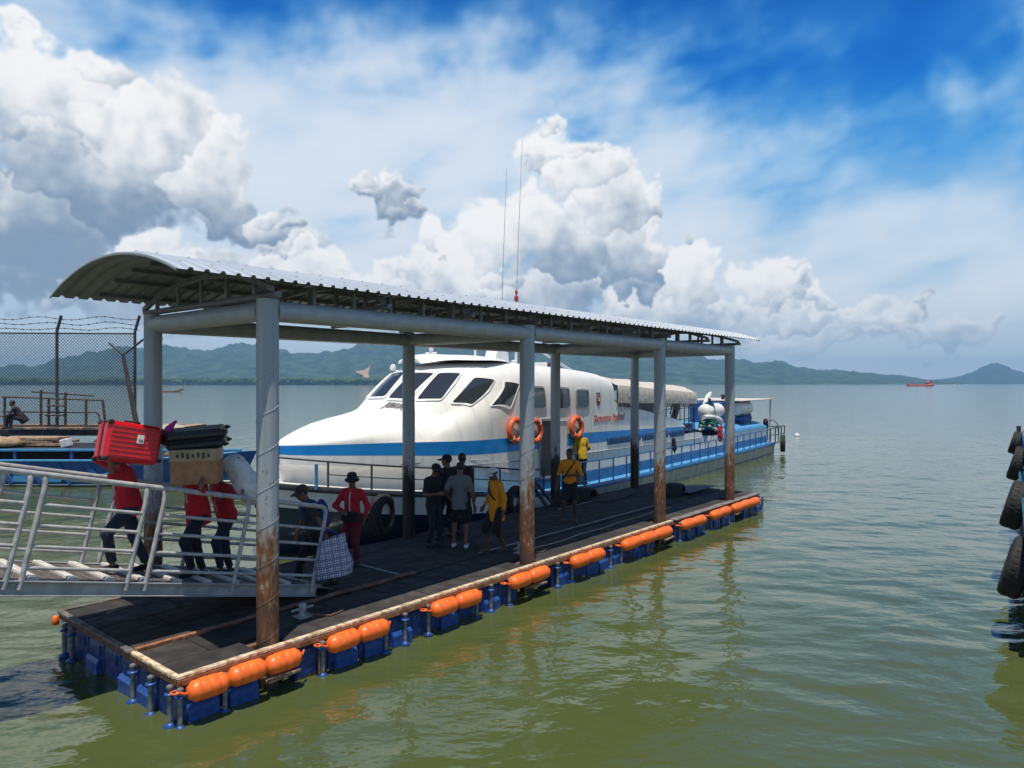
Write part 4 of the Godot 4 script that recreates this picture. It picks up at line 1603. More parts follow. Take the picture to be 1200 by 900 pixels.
	for side in [1.0, -1.0]:
		var rr := []
		for s in steps(12.62, 18.75, 24):
			var c := curve(F_HALF, s)
			var y := curve(tops, s)
			rr.append([Vector3(s, curve(F_HIGH, s), side * c), Vector3(s, y - 0.03, side * c), Vector3(s, y, side * (c - 0.03)), Vector3(s, y - 0.02, side * (c - 0.1)), Vector3(s, 1.0, side * (c - 0.1))])
		wall.grid(rr, false, side > 0)
	part("side_wall", wall, M.boat_white, f)
	var lowside := MB.new()
	var lowstripe := MB.new()
	for side in [1.0, -1.0]:
		var ra := []
		var rb := []
		for s in steps(12.62, 20.9, 20):
			var c := curve(F_HALF, s)
			var cut := clampf((s - 20.3) / 0.6, 0, 1)
			ra.append([Vector3(s, 0.6, side * c), Vector3(s, lerpf(curve(F_LOW, s), 1.1, cut * cut), side * c)])
			if s <= 18.8:
				rb.append([Vector3(s, curve(F_LOW, s), side * (c + 0.002)), Vector3(s, curve(F_HIGH, s), side * (c + 0.002))])
		lowside.grid(ra, false, side > 0)
		lowstripe.grid(rb, false, side > 0)
	part("lower_side", lowside, M.boat_white, f)
	part("blue_stripe", lowstripe, M.boat_blue, f)
	for x in [9.86, 11.05]:
		var sm := MB.new()
		var sp := []
		for k in 9:
			sp.append(cabin_side(x, lerpf(2.28, 3.62, k / 8.0), -0.001))
		sm.tube(sp, 0.006, 4)
		part("panel_seam", sm, M.grey_trim, cabin)
	for k in 6:
		var sm := MB.new()
		var x := 13.4 + k * 1.25
		sm.box(Vector3(x, 1.32, curve(F_HALF, x) + 0.001), Vector3(0.014, 0.66, 0.006), 0.001)
		part("panel_seam", sm, M.grey_trim, f)
	# stains that run down the paint from frames and fittings
	var rng := RandomNumberGenerator.new()
	rng.seed = 31
	for k in 26:
		var x := rng.randf_range(5.4, 12.2) if k < 16 else rng.randf_range(13.0, 20.0)
		var y0 := rng.randf_range(2.5, 3.0) if k < 8 else rng.randf_range(1.5, 1.85)
		if x > 7.9 and x < 9.7:
			x += 2.2
		var ln := rng.randf_range(0.15, 0.42)
		var hw := rng.randf_range(0.006, 0.018)
		var st := MB.new()
		var ra2s := []
		for i in 7:
			var u := i / 6.0
			var ww := hw * (1.0 - u * 0.75) * (1.0 + 0.3 * sin(i * 2.0 + k))
			var a := cabin_side(x - ww, y0 - ln * u, 0.0025)
			var b := cabin_side(x + ww, y0 - ln * u, 0.0025)
			ra2s.append([a, b])
		st.grid(ra2s)
		part("stain", st, M.streak, cabin)
	# louvred vents in the stripe
	for pr in [[12.1, 14.6], [14.75, 17.0], [17.15, 18.6]]:
		var v := MB.new()
		var mid: float = (pr[0] + pr[1]) / 2
		v.box(Vector3(mid, 1.85 - (mid - 12.1) * 0.012, curve(F_HALF, mid) + 0.0), Vector3(pr[1] - pr[0], 0.24, 0.03), 0.006)
		var vp := part("vent", v, M.boat_navy, f)
		for k in 4:
			var sl := MB.new()
			sl.box(Vector3(mid, 1.765 + k * 0.056 - (mid - 12.1) * 0.012, curve(F_HALF, mid) + 0.022), Vector3(pr[1] - pr[0] - 0.06, 0.014, 0.03), 0.003, Basis(Vector3.RIGHT, 0.5))
			part("vent_slat", sl, M.rail_blue, vp)
		var bars := MB.new()
		var x: float = pr[0] + 0.3
		while x < pr[1] - 0.1:
			bars.box(Vector3(x, 1.85 - (mid - 12.1) * 0.012, curve(F_HALF, mid) + 0.026), Vector3(0.025, 0.22, 0.012), 0.002)
			x += 0.38
		part("vent_bar", bars, M.rail_blue, vp)
	# blue band above the side deck
	var bb := MB.new()
	for side in [1.0, -1.0]:
		var r3 := []
		for s in steps(7.4, 29.6, 40):
			var c := curve(F_HALF, s) + 0.012
			r3.append([Vector3(s, curve(F_DECK, s), side * c), Vector3(s, curve(F_DECK, s) + 0.36, side * c), Vector3(s, curve(F_DECK, s) + 0.37, side * (c - 0.05))])
		bb.grid(r3, false, side > 0)
	part("blue_band", bb, M.boat_band, f)
	# after house: low trunk with a blue roof
	var trunk := MB.new()
	for side in [1.0, -1.0]:
		var r4 := []
		for s in steps(21.6, 29.5, 12):
			var c := curve(F_HALF, s)
			r4.append([Vector3(s, 0.6, side * c), Vector3(s, 1.46, side * c)])
		trunk.grid(r4, false, side > 0)
	trunk.box(Vector3(21.62, 1.03, 0), Vector3(0.05, 0.86, 4.0), 0.01)
	trunk.box(Vector3(29.48, 1.03, 0), Vector3(0.05, 0.86, 3.9), 0.01)
	var house := part("after_house", trunk, M.boat_white, f)
	for k in 5:
		var pm := MB.new()
		pm.box(Vector3(22.6 + k * 1.5, 1.2, curve(F_HALF, 25) + 0.008), Vector3(0.03, 0.5, 0.02), 0.004)
		part("side_batten", pm, M.white_paint, house)
	var lid := MB.new()
	rows = []
	for s in steps(22.9, 29.9, 24):
		var e := clampf(minf((s - 22.8) / 0.3, (29.95 - s) / 0.9), 0.0, 1.0)
		var hh := 0.26 * sqrt(e)
		var row := []
		for k in 17:
			var a := PI * k / 16.0
			row.append(Vector3(s, 1.44 + hh * pow(sin(a), 0.5) + (0.14 * sin(a) * e), (curve(F_HALF, s) + 0.05) * signf(cos(a)) * pow(absf(cos(a)), 0.55)))
		rows.append(row)
	lid.grid(rows)
	part("house_roof", lid, M.boat_deck, house)
	# well between: dark boxes that paint the shade under the awning, louvred frames
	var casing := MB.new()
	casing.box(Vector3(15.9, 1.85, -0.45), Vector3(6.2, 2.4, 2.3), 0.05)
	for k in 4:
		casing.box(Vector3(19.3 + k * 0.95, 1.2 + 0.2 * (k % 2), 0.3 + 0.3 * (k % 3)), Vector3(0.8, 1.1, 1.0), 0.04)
	part("awning_shade_boxes", casing, M.boat_navy, f)
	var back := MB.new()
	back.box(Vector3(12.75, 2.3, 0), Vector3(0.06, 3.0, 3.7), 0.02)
	part("shaded_opening_sheet", back, M.dark_trim, f)  # dark sheet stands for the shaded opening under the canvas
	for k in 2:
		var fr := MB.new()
		var x0 := 17.4 + k * 1.9
		fr.box(Vector3(x0, 1.6, 1.2), Vector3(1.6, 0.9, 0.5), 0.03)
		part("deck_locker", fr, [M.boat_navy, M.hull_blue][k], f)
	var cage := MB.new()
	for k in 9:
		cage.box(Vector3(16.6 + k * 0.45, 2.1, 1.75), Vector3(0.03, 1.5, 0.03), 0.004)
	for y in [1.9, 2.3, 2.75]:
		cage.box(Vector3(18.4, y, 1.76), Vector3(3.7, 0.03, 0.03), 0.004)
	part("well_rail", cage, M.rail_blue, f)
	# awning over the after deck
	var aw := MB.new()
	rows = []
	for s in steps(12.72, 19.75, 10):
		var sag := 0.03 * sin((s - 12.72) * 2.7)
		var ce := lerpf(3.74, 3.40, (s - 12.72) / 7.0)
		var vb := lerpf(3.12, 2.93, (s - 12.72) / 7.0)
		var row := [Vector3(s, vb, 2.12), Vector3(s, lerpf(vb, ce, 0.5), 2.14), Vector3(s, ce, 2.1)]
		for k in 9:
			var q := 1.0 - k / 4.0
			row.append(Vector3(s, ce + (0.34 + sag) * (1 - q * q * q * q), 2.05 * q))
		row.append(Vector3(s, ce, -2.1))
		row.append(Vector3(s, vb, -2.12))
		rows.append(row)
	aw.grid(rows)
	var awn := part("awning", aw, M.canvas, f)
	var fringe := MB.new()
	for k in 56:
		var s := 12.85 + k * 0.122
		var vb := lerpf(3.12, 2.93, (s - 12.72) / 7.0)
		fringe.box(Vector3(s, vb - 0.06, 2.12), Vector3(0.07, 0.14, 0.012), 0.003)
	var fo := part("awning_fringe", fringe, M.dark_trim, awn)
	fo.set_meta("kind", "stuff")
	for s in [12.9, 16.2, 19.7]:
		var hp := MB.new()
		var ce := lerpf(3.74, 3.40, (s - 12.72) / 7.0)
		var pp := [Vector3(s, 1.0, 2.02), Vector3(s, ce - 0.1, 2.02)]
		for k in 9:
			var q := 1.0 - k / 4.0
			pp.append(Vector3(s, ce + 0.28 * (1 - q * q * q * q), 2.0 * q))
		pp.append(Vector3(s, 1.0, -2.02))
		hp.tube(pp, 0.03, 7)
		part("awning_hoop", hp, M.rail_dark, awn)
	var lash := MB.new()
	for k in 5:
		lash.tube([Vector3(12.75 + k * 0.3, 3.1, 2.13), Vector3(12.7 + k * 0.3, 2.95, 2.1), Vector3(12.78 + k * 0.3, 2.84, 2.08)], 0.012, 5)
	part("awning_lashing", lash, M.rope, awn)
	# railing along the side deck
	var posts := steps(0.3, 4.5, 5)
	for k in 5:
		posts.append(4.75 + k * 0.98)
	for k in 22:
		posts.append(9.9 + k * 0.93)
	var prev := -10.0
	var prev_pt := Vector3.ZERO
	for s in posts:
		var h := 0.56 if s < 4.6 else (0.62 if s < 9.5 else 0.72)
		var base := Vector3(s, curve(F_DECK, s) + 0.02, curve(F_BEAM, s) - 0.08)
		var m := MB.new()
		m.tube([base, base + Vector3(0, h, 0)], 0.024, 7)
		var o := part("rail_post", m, M.rail_dark if s < 4.6 else M.rail_blue if s > 9.5 else M.rail_dark, f)
		if s - prev < 1.3:
			var mid = (prev + s) / 2
			var r := MB.new()
			var pm := Vector3(mid, curve(F_DECK, mid) + 0.02 + h, curve(F_BEAM, mid) - 0.08)
			r.tube([prev_pt + Vector3(0, h, 0), pm, base + Vector3(0, h, 0)], 0.022, 7)
			if s > 1.8 and s < 9.5:
				r.tube([prev_pt + Vector3(0, h * 0.5, 0), pm - Vector3(0, h * 0.5, 0), base + Vector3(0, h * 0.5, 0)], 0.014, 6)
			part("rail_bar", r, M.rail_dark if s < 9.5 else M.rail_blue, o)
		prev = s
		prev_pt = base
	var gy := MB.new()
	gy.tube([Vector3(0.85, 1.5, 1.15), Vector3(0.85, 2.05, 1.15)], 0.035, 8)
	part("flag_stay", gy, M.hull_sky, f)
	# roof gear
	var lamp := MB.new()
	lamp.tube([Vector3(5.7, 4.38, 0), Vector3(5.7, 4.74, 0)], 0.045, 8)
	lamp.tube([Vector3(5.7, 4.64, -0.2), Vector3(5.7, 4.64, 0.2)], 0.03, 6)
	lamp.lathe([Vector2(0.03, 4.7), Vector2(0.07, 4.72), Vector2(0.06, 4.82), Vector2(0.02, 4.85)], 10, Transform3D(Basis.IDENTITY, Vector3(5.7, 0, 0)))
	part("mast_lamp", lamp, M.boat_white, cabin)
	var pole := MB.new()
	pole.tube([Vector3(7.64, 4.4, 0), Vector3(7.64, 5.3, 0)], 0.035, 8)
	part("roof_pole", pole, M.boat_white, cabin)
	var mast := MB.new()
	var mr := []
	for k in 5:
		var y := 4.3 + k * 0.27
		var w := lerpf(0.42, 0.24, k / 4.0)
		mr.append([Vector3(8.66 - w + k * 0.07, y, 0.22), Vector3(8.66 + w, y, 0.22), Vector3(8.66 + w, y, -0.22), Vector3(8.66 - w + k * 0.07, y, -0.22)])
	for k in 4:
		for j in 4:
			mast.quad(mr[k][j], mr[k + 1][j], mr[k + 1][(j + 1) % 4], mr[k][(j + 1) % 4])
	mast.fan(mr[4], true)
	part("signal_mast", mast, M.boat_white, cabin)
	var frame := MB.new()
	frame.tube([Vector3(9.72, 4.3, 0), Vector3(9.72, 5.35, 0)], 0.045, 8)
	frame.tube([Vector3(9.0, 5.02, 0), Vector3(9.76, 5.02, 0)], 0.05, 8)
	frame.box(Vector3(9.6, 4.45, 0), Vector3(0.16, 0.2, 0.16), 0.02)
	part("aerial_frame", frame, M.boat_white, cabin)
	for a in [[Vector3(8.95, 5.3, 0), Vector3(9.02, 7.4, 0), Vector3(9.23, 10.7, 0)], [Vector3(9.72, 5.3, 0), Vector3(9.8, 7.6, 0), Vector3(10.08, 11.85, 0)]]:
		var w := MB.new()
		w.tube(a, [0.018, 0.011, 0.006], 6)
		part("whip_aerial", w, M.grey_trim, cabin)
	var tip := MB.new()
	tip.lathe([Vector2(0.02, 6.45), Vector2(0.07, 6.5), Vector2(0.07, 6.62), Vector2(0.02, 6.68)], 8, Transform3D(Basis.IDENTITY, Vector3(9.75, 0, 0)))
	tip.lathe([Vector2(0.02, 6.7), Vector2(0.05, 6.72), Vector2(0.05, 6.8), Vector2(0.02, 6.84)], 8, Transform3D(Basis.IDENTITY, Vector3(9.75, 0, 0)))
	part("aerial_lamp", tip, M.ship_red, cabin)
	var radar := MB.new()
	radar.box(Vector3(11.35, 4.36, 0.1), Vector3(0.62, 0.26, 0.5), 0.03)
	var ra2 := part("roof_box", radar, M.dark_trim, cabin)
	var radb := MB.new()
	radb.box(Vector3(11.0, 4.33, 0.1), Vector3(0.07, 0.34, 0.54), 0.02)
	part("roof_box_end", radb, M.white_paint, ra2)
	for k in 2:
		var stay := MB.new()
		stay.tube([Vector3(9.74, 5.32, 0.02), Vector3(12.35 + k * 0.12, 3.98, 0.9 + k * 0.08)], 0.016, 6)
		part("stay_wire", stay, M.white_paint, cabin)
	var flood := MB.new()
	flood.lathe([Vector2(0.02, 0), Vector2(0.08, 0.02), Vector2(0.1, 0.1), Vector2(0.08, 0.11)], 10, Transform3D(Basis(Vector3(0, 0, 1), 1.3), cabin_at(4.8, 1.72 * 1.8, 0.1)))
	flood.tube([cabin_at(4.8, 1.72 * 1.8, -0.02), cabin_at(4.8, 1.72 * 1.8, 0.12)], 0.02, 6)
	part("searchlight", flood, M.boat_white, cabin)
	# cowl ventilators on the after deck
	for cv in [[Vector3(22.7, 1.6, 1.1), Vector3(22.9, 2.7, 1.1), Vector3(23.2, 3.05, 1.15), Vector3(23.75, 3.36, 1.2), 0.10], [Vector3(23.6, 1.7, 2.0), Vector3(23.5, 2.5, 2.0), Vector3(23.65, 3.0, 2.0), Vector3(24.0, 3.38, 1.95), 0.10], [Vector3(21.2, 2.3, 1.85), Vector3(22.2, 2.32, 1.9), Vector3(22.9, 2.22, 1.9), Vector3(23.25, 1.9, 1.9), 0.13], [Vector3(21.6, 1.9, 1.9), Vector3(22.0, 1.8, 1.95), Vector3(22.3, 1.72, 1.95), Vector3(22.5, 1.7, 1.95), 0.09]]:
		var m := MB.new()
		var cpts := []
		for k in 13:
			var u := k / 12.0
			var a: Vector3 = (cv[0] as Vector3).lerp(cv[1], u).lerp((cv[1] as Vector3).lerp(cv[2], u), u)
			var b: Vector3 = (cv[1] as Vector3).lerp(cv[2], u).lerp((cv[2] as Vector3).lerp(cv[3], u), u)
			cpts.append(a.lerp(b, u))
		var rad := []
		for k in 13:
			rad.append(cv[4] * (0.75 + 0.35 * smoothstep(0.4, 0.8, k / 12.0)) * (0.4 if k == 12 else 0.8 if k == 11 else 1.0))
		m.tube(cpts, rad, 12)
		part("ventilator", m, M.raft_white, f)
	var net := MB.new()
	for k in 7:
		net.torus(0.22 + 0.03 * (k % 3), 0.05, Transform3D(Basis(Vector3(0.3 * (k % 2), 1, 0.2).normalized(), k * 0.9) * Basis(Vector3.RIGHT, PI / 2 + 0.3 * sin(k)), Vector3(21.7 + 0.12 * k, 1.85 + 0.09 * (k % 4), 1.75)), 14, 6)
	part("green_hose", net, M.hull_green, f)
	# life raft canisters on cradles
	for s in [22.75, 26.9]:
		var cr := MB.new()
		for dx in [-0.5, 0.5]:
			cr.tube([Vector3(s + dx, 1.75, 1.2), Vector3(s + dx, 2.2, 1.3), Vector3(s + dx, 2.3, 1.6), Vector3(s + dx, 2.2, 1.9), Vector3(s + dx, 1.7, 1.9)], 0.035, 6)
		cr.box(Vector3(s, 2.02, 1.6), Vector3(1.5, 0.2, 0.62), 0.06)
		var cradle := part("raft_cradle", cr, M.hull_blue, f)
		var rc := MB.new()
		rc.lathe([Vector2(0.05, -0.95), Vector2(0.24, -0.93), Vector2(0.33, -0.8), Vector2(0.34, -0.5), Vector2(0.345, -0.48), Vector2(0.34, -0.46), Vector2(0.345, 0.5), Vector2(0.34, 0.8), Vector2(0.24, 0.93), Vector2(0.05, 0.95)], 20, Transform3D(Basis(Vector3(0, 0, 1), -PI / 2), Vector3(s, 2.52, 1.6)))
		rc.torus(0.35, 0.012, Transform3D(Basis(Vector3(0, 1, 0), PI / 2), Vector3(s, 2.52, 1.6)), 20, 6)
		part("raft_canister", rc, M.raft_white, cradle)
	# blue wheel box and flat roof at the stern
	var box := MB.new()
	box.box(Vector3(27.4, 2.25, 0.35), Vector3(4.6, 1.25, 1.6), 0.06)
	var wb := part("stern_house", box, M.hull_blue, f)
	for k in 3:
		var w := MB.new()
		w.box(Vector3(25.2 + k * 1.9, 2.45, 1.155), Vector3(1.2, 0.42, 0.02), 0.006)
		part("stern_window", w, M.boat_navy, wb)
	var awr := MB.new()
	awr.box(Vector3(28.3, 2.93, 0.3), Vector3(5.2, 0.05, 3.5), 0.015)
	part("stern_roof", awr, M.canvas, f)
	for z in [1.95, -1.3]:
		var m := MB.new()
		m.tube([Vector3(30.4, 0.65, z), Vector3(30.55, 2.92, z)], 0.035, 8)
		part("roof_post", m, M.grey_trim, f)
	var chim := MB.new()
	chim.lathe([Vector2(0.08, 2.9), Vector2(0.08, 3.12), Vector2(0.11, 3.13), Vector2(0.11, 3.2), Vector2(0.03, 3.22)], 10, Transform3D(Basis.IDENTITY, Vector3(27.0, 0, 0.6)))
	part("exhaust_stub", chim, M.black, f)
	# stern platform with its rails
	var plat := MB.new()
	plat.box(Vector3(30.9, 0.55, 0), Vector3(1.8, 0.1, 4.4), 0.02)
	part("stern_platform", plat, M.boat_hull, f)
	for k in 6:
		var m := MB.new()
		var z := 2.2 - k * 0.75
		m.tube([Vector3(31.7, 0.6, z), Vector3(31.7, 1.4, z)], 0.03, 7)
		if k == 0:
			m.tube([Vector3(29.6, 1.35, 2.2), Vector3(31.7, 1.4, 2.2), Vector3(32.3, 1.42, 2.2), Vector3(32.35, 1.2, 2.2), Vector3(32.25, 0.95, 2.2), Vector3(32.4, 0.62, 2.2)], 0.03, 7)
			m.tube([Vector3(30.6, 0.6, 2.2), Vector3(30.6, 1.38, 2.2)], 0.03, 7)
			m.tube([Vector3(31.2, 0.6, 2.2), Vector3(31.2, 1.38, 2.2)], 0.025, 7)
			m.tube([Vector3(29.6, 1.0, 2.2), Vector3(32.3, 1.0, 2.2)], 0.02, 7)
			m.tube([Vector3(29.4, 1.75, 2.0), Vector3(30.6, 1.8, 2.1), Vector3(31.2, 1.55, 2.15), Vector3(31.3, 1.1, 2.15)], 0.022, 7)
		else:
			m.tube([Vector3(31.7, 1.38, z), Vector3(31.7, 1.38, z + 0.75)], 0.028, 7)
		part("stern_rail", m, M.rail_dark, f)
	var heap := MB.new()
	for k in 4:
		heap.torus(0.26 - k * 0.02, 0.035, Transform3D(Basis(Vector3.RIGHT, PI / 2 + 0.1 * k) , Vector3(30.5, 0.7 + k * 0.06, 1.5)), 16, 6)
	part("mooring_rope", heap, M.rope, f)
	# things that hang on the ferry
	var rings := [[6.72, 2.5, "orange life ring on the white ferry side, left of the second front pile"], [7.62, 2.44, "orange life ring on the ferry, half hidden behind the second front pile beside the door"], [9.9, 2.43, "orange life ring on the ferry right of the side door, above the yellow shirt"]]
	for r in rings:
		var at := cabin_side(r[0], r[1], 0.12)
		var o := thing("life_ring", r[2], "life ring", ferry_frame * Transform3D(Basis(Vector3.RIGHT, -0.03), at), "life rings on the ferry side")
		var m := MB.new()
		m.torus(0.29, 0.085, Transform3D.IDENTITY, 32, 12)
		part("ring", m, M.orange_ring, o)
		for k in 4:
			var b := MB.new()
			var a := TAU * (k + 0.5) / 4
			b.torus(0.088, 0.008, Transform3D(Basis(Vector3(0, 0, 1), a) * Basis(Vector3.RIGHT, PI / 2), Vector3(cos(a) * 0.29, sin(a) * 0.29, 0)), 12, 5)
			part("ring_band", b, M.white_paint, o)
		var hook := MB.new()
		hook.tube([Vector3(0, 0.24, -0.13), Vector3(0, 0.24, -0.02)], 0.015, 6)
		part("ring_hook", hook, M.grey_trim, o)
	hang_tyre("black tyre hanging on the ferry bow, between the red tracksuit and the second back pile", ferry_frame * Vector3(2.05, 0.86, curve(F_BEAM, 2.05) + 0.16), FERRY_TURN + 22, 0.46, 0.13)
	hang_tyre("black tyre hanging on the ferry side beside the man in the long orange shirt", ferry_frame * Vector3(6.1, 0.72, curve(F_BEAM, 6.1) + 0.15), FERRY_TURN, 0.38, 0.11)
	hang_tyre("black tyre hanging at the stern corner of the ferry above the water", ferry_frame * Vector3(30.5, 0.55, 2.62), FERRY_TURN + 15, 0.45, 0.13)
	hang_tyre("small black tyre propped on the stern rail below the flat roof", ferry_frame * Vector3(29.9, 1.62, 1.9), FERRY_TURN + 30, 0.26, 0.09)

func hull_band(ss: Array, hi: Callable, lo: Callable, n: int) -> MB:
	var m := MB.new()
	for side in [1.0, -1.0]:
		var rows := []
		for s in ss:
			var a: Vector2 = hi.call(s)
			var b: Vector2 = lo.call(s)
			var row := []
			for k in n + 1:
				var u := float(k) / n
				# the stem leans forward: lower points lie further aft
				var lean := (1.68 - lerpf(b.y, a.y, u)) * 0.34 * exp(-maxf(s, 0.0) * 0.8)
				row.append(Vector3(s + lean, lerpf(b.y, a.y, u), side * lerpf(b.x, a.x, 1.0 - pow(1.0 - u, 1.25))))
			rows.append(row)
		m.grid(rows, false, side > 0)
	return m

# a tyre, face along local z, with tread blocks and a rope
func tyre_mesh(R: float, w: float) -> MB:
	var m := MB.new()
	var prof := [Vector2(R * 0.56, -w * 0.55), Vector2(R * 0.62, -w * 0.8), Vector2(R * 0.8, -w), Vector2(R * 0.94, -w * 0.92), Vector2(R, -w * 0.7), Vector2(R * 1.005, 0), Vector2(R, w * 0.7), Vector2(R * 0.94, w * 0.92), Vector2(R * 0.8, w), Vector2(R * 0.62, w * 0.8), Vector2(R * 0.56, w * 0.55), Vector2(R * 0.72, w * 0.2), Vector2(R * 0.72, -w * 0.2)]
	var rings := []
	for i in 33:
		var a := TAU * i / 32
		var ring := []
		for p in prof:
			ring.append(Vector3(cos(a) * p.x, sin(a) * p.x, p.y))
		rings.append(ring)
	m.grid(rings, true)
	return m

func hang_tyre(label: String, at: Vector3, turn: float, R: float, w: float, tilt := 0.0, category := "tyre") -> Node3D:
	var o := thing("tyre", label, category, Transform3D(Basis(Vector3.UP, deg_to_rad(turn)) * Basis(Vector3(0, 0, 1), tilt), at), "old tyres used as fenders")
	part("casing", tyre_mesh(R, w), M.tyre, o)
	var tread := MB.new()
	for k in 30:
		var a := TAU * k / 30
		for s in [-1.0, 1.0]:
			tread.box(Vector3(cos(a + s * 0.05) * R, sin(a + s * 0.05) * R, s * w * 0.36), Vector3(R * 0.03, R * 0.13, w * 0.5), 0.004, Basis(Vector3(0, 0, 1), a + s * 0.05))
	part("tread_blocks", tread, M.tyre, o)
	return o

# ---------------------------------------------------------------- wooden craft, fence and quay on the left
func build_left_craft() -> void:
	var rng := RandomNumberGenerator.new()
	rng.seed = 12
	# blue workboat, lying across the view; local x along it from its bow (right) to the left
	var z0 := -27.6
	var b := thing("blue_workboat", "long blue wooden workboat with slanted ribs moored behind the gangway", "boat", Transform3D(Basis.IDENTITY, Vector3(-10.2, 0, z0)))
	var hull := MB.new()
	var inner := MB.new()
	for side in [1.0, -1.0]:
		var rows := []
		for i in 25:
			var u := i / 24.0
			var x := -u * 17.0
			var bw := 1.5 * pow(clampf(u / 0.28, 0.0, 1.0), 0.6) + 0.03
			var top := 0.96 + 0.22 * pow(1.0 - clampf(u / 0.3, 0, 1), 2.0)
			rows.append([Vector3(x + 0.3 * (1 - clampf(u / 0.2, 0, 1)), top, side * bw), Vector3(x, 0.55, side * bw * 0.97), Vector3(x - 0.15, 0.1, side * bw * 0.9), Vector3(x - 0.3, -0.3, side * bw * 0.7)])
		hull.grid(rows, false, side < 0)
	part("hull", hull, M.hull_blue, b)
	for row in [[0.955, M.hull_sky, 0.055, 0.0], [0.06, M.white_paint, 0.03, -0.02]]:
		var m := MB.new()
		var pts := []
		for i in 25:
			var u := i / 24.0
			var bw := 1.5 * pow(clampf(u / 0.28, 0.0, 1.0), 0.6) + 0.03
			var top: float = row[0] + (0.22 * pow(1.0 - clampf(u / 0.3, 0, 1), 2.0) if row[0] > 0.5 else 0.0)
			pts.append(Vector3(-u * 17.0, top + (0.05 if row[0] > 0.5 and u > 0.62 else 0.0), bw * (1.0 if row[0] > 0.5 else 0.9) + 0.03))
		m.tube(pts, row[2], 6)
		part("gunwale", m, row[1], b)
	# outside ribs leaning aft, with paler planks between them low down
	for k in 12:
		var x := -4.1 - k * 1.08
		var m := MB.new()
		m.box(Vector3(x, 0.5, 1.50), Vector3(0.2, 0.95, 0.09), 0.015, Basis(Vector3(0, 0, 1), 0.62))
		part("rib", m, M.hull_blue, b)
		var p := MB.new()
		p.box(Vector3(x - 0.45, 0.33, 1.475), Vector3(0.7, 0.34, 0.03), 0.01, Basis(Vector3(0, 0, 1), 0.0))
		part("side_plank", p, M.hull_sky, b)
	# low house with a pale blue roof edge carried on posts, open below, where a dark box paints the shade inside
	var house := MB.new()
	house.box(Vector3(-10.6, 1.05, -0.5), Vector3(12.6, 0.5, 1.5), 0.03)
	part("shaded_interior", house, M.hull_dark, b)
	for k in 7:
		var m := MB.new()
		m.box(Vector3(-4.0 - k * 2.1, 1.08, 1.28), Vector3(0.12, 0.44, 0.08), 0.01)
		part("house_post", m, M.hull_blue, b)
	var rail := MB.new()
	rail.box(Vector3(-8.6, 1.32, 1.3), Vector3(17.6, 0.10, 0.10), 0.02)
	part("roof_edge", rail, M.hull_sky, b)
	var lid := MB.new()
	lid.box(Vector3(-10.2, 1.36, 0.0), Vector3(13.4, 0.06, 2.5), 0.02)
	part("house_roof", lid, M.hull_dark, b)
	# heap of timber and netting on the roof
	for k in 9:
		var m := MB.new()
		m.box(Vector3(-7.9 + rng.randf_range(-0.3, 0.3), 1.48 + (k / 3) * 0.11, 0.7 - (k % 3) * 0.28), Vector3(rng.randf_range(1.8, 2.5), 0.10, 0.24), 0.015, Basis(Vector3.UP, rng.randf_range(-0.05, 0.05)))
		tag(part("plank", m, M.tan_wood if k != 4 else M.brown_wood, self, b.transform), "tan timber plank in the %s row, %s layer of the stack on the blue workboat" % [["front", "middle", "back"][k % 3], ["bottom", "middle", "top"][k / 3]], "plank", "planks stacked on the workboat")
	var sackm := MB.new()
	sackm.lathe([Vector2(0.05, 0), Vector2(0.5, 0.05), Vector2(0.62, 0.18), Vector2(0.45, 0.34), Vector2(0.1, 0.4)], 12, Transform3D(Basis.IDENTITY.scaled(Vector3(1.4, 1, 0.8)), Vector3(-9.0, 1.39, 0.9)))
	tag(part("covered_heap", sackm, M.tan_wood, self, b.transform), "tan covered heap at the left end of the planks on the workboat roof", "bundle")
	# pale bottle crate scraps
	var scrap := MB.new()
	scrap.box(Vector3(-6.55, 1.55, 0.9), Vector3(0.35, 0.32, 0.3), 0.04, Basis(Vector3(0, 0, 1), 0.25))
	tag(part("red_white_bundle", scrap, M.offwhite, self, b.transform), "small pale bundle beside the planks on the workboat roof", "bundle")
	# timber quay behind, with its fence
	var q := thing("timber_quay", "low timber quay with a dark edge beam behind the blue workboat", "quay", Transform3D(Basis.IDENTITY, Vector3(-17.5, 0, -30.2)))
	var deckm := MB.new()
	for k in 26:
		var m := MB.new()
		m.box(Vector3(-9.0 + k * 0.5, 1.93, -0.5), Vector3(0.48, 0.09, 2.6), 0.01)
		part("plank", m, M.tan_wood if k % 3 else M.grey_wood, q)
	for z in [0.82, -1.7]:
		var m := MB.new()
		m.box(Vector3(-2.7, 1.76, z), Vector3(13.0, 0.26, 0.16), 0.02)
		part("edge_beam", m, M.hull_dark, q)
	for k in 6:
		var m := MB.new()
		m.lathe([Vector2(0.16, -1.0), Vector2(0.14, 1.7)], 10, Transform3D(Basis.IDENTITY, Vector3(-8.4 + k * 2.4, 0, 0.6)))
		part("quay_pile", m, M.brown_wood, q)
	# chain-link fence with cranked arms and barbed wire
	var f := thing("chain_link_fence", "tall chain-link fence topped with barbed wire on the timber quay", "fence", Transform3D(Basis.IDENTITY, Vector3(-17.5, 2.0, -29.6)))
	var xs := [-11.6, -8.15, -4.9, -1.45, 1.8]
	for x in xs:
		var m := MB.new()
		m.tube([Vector3(x, -0.1, 0), Vector3(x, 3.95, 0), Vector3(x + 0.26, 4.6, 0.12)], 0.06, 8)
		part("fence_post", m, M.fence, f)
	for y in [3.92, 0.08]:
		var m := MB.new()
		m.tube([Vector3(-11.6, y, 0), Vector3(1.8, y - 0.06, 0)], 0.035, 6)
		part("fence_rail", m, M.fence, f)
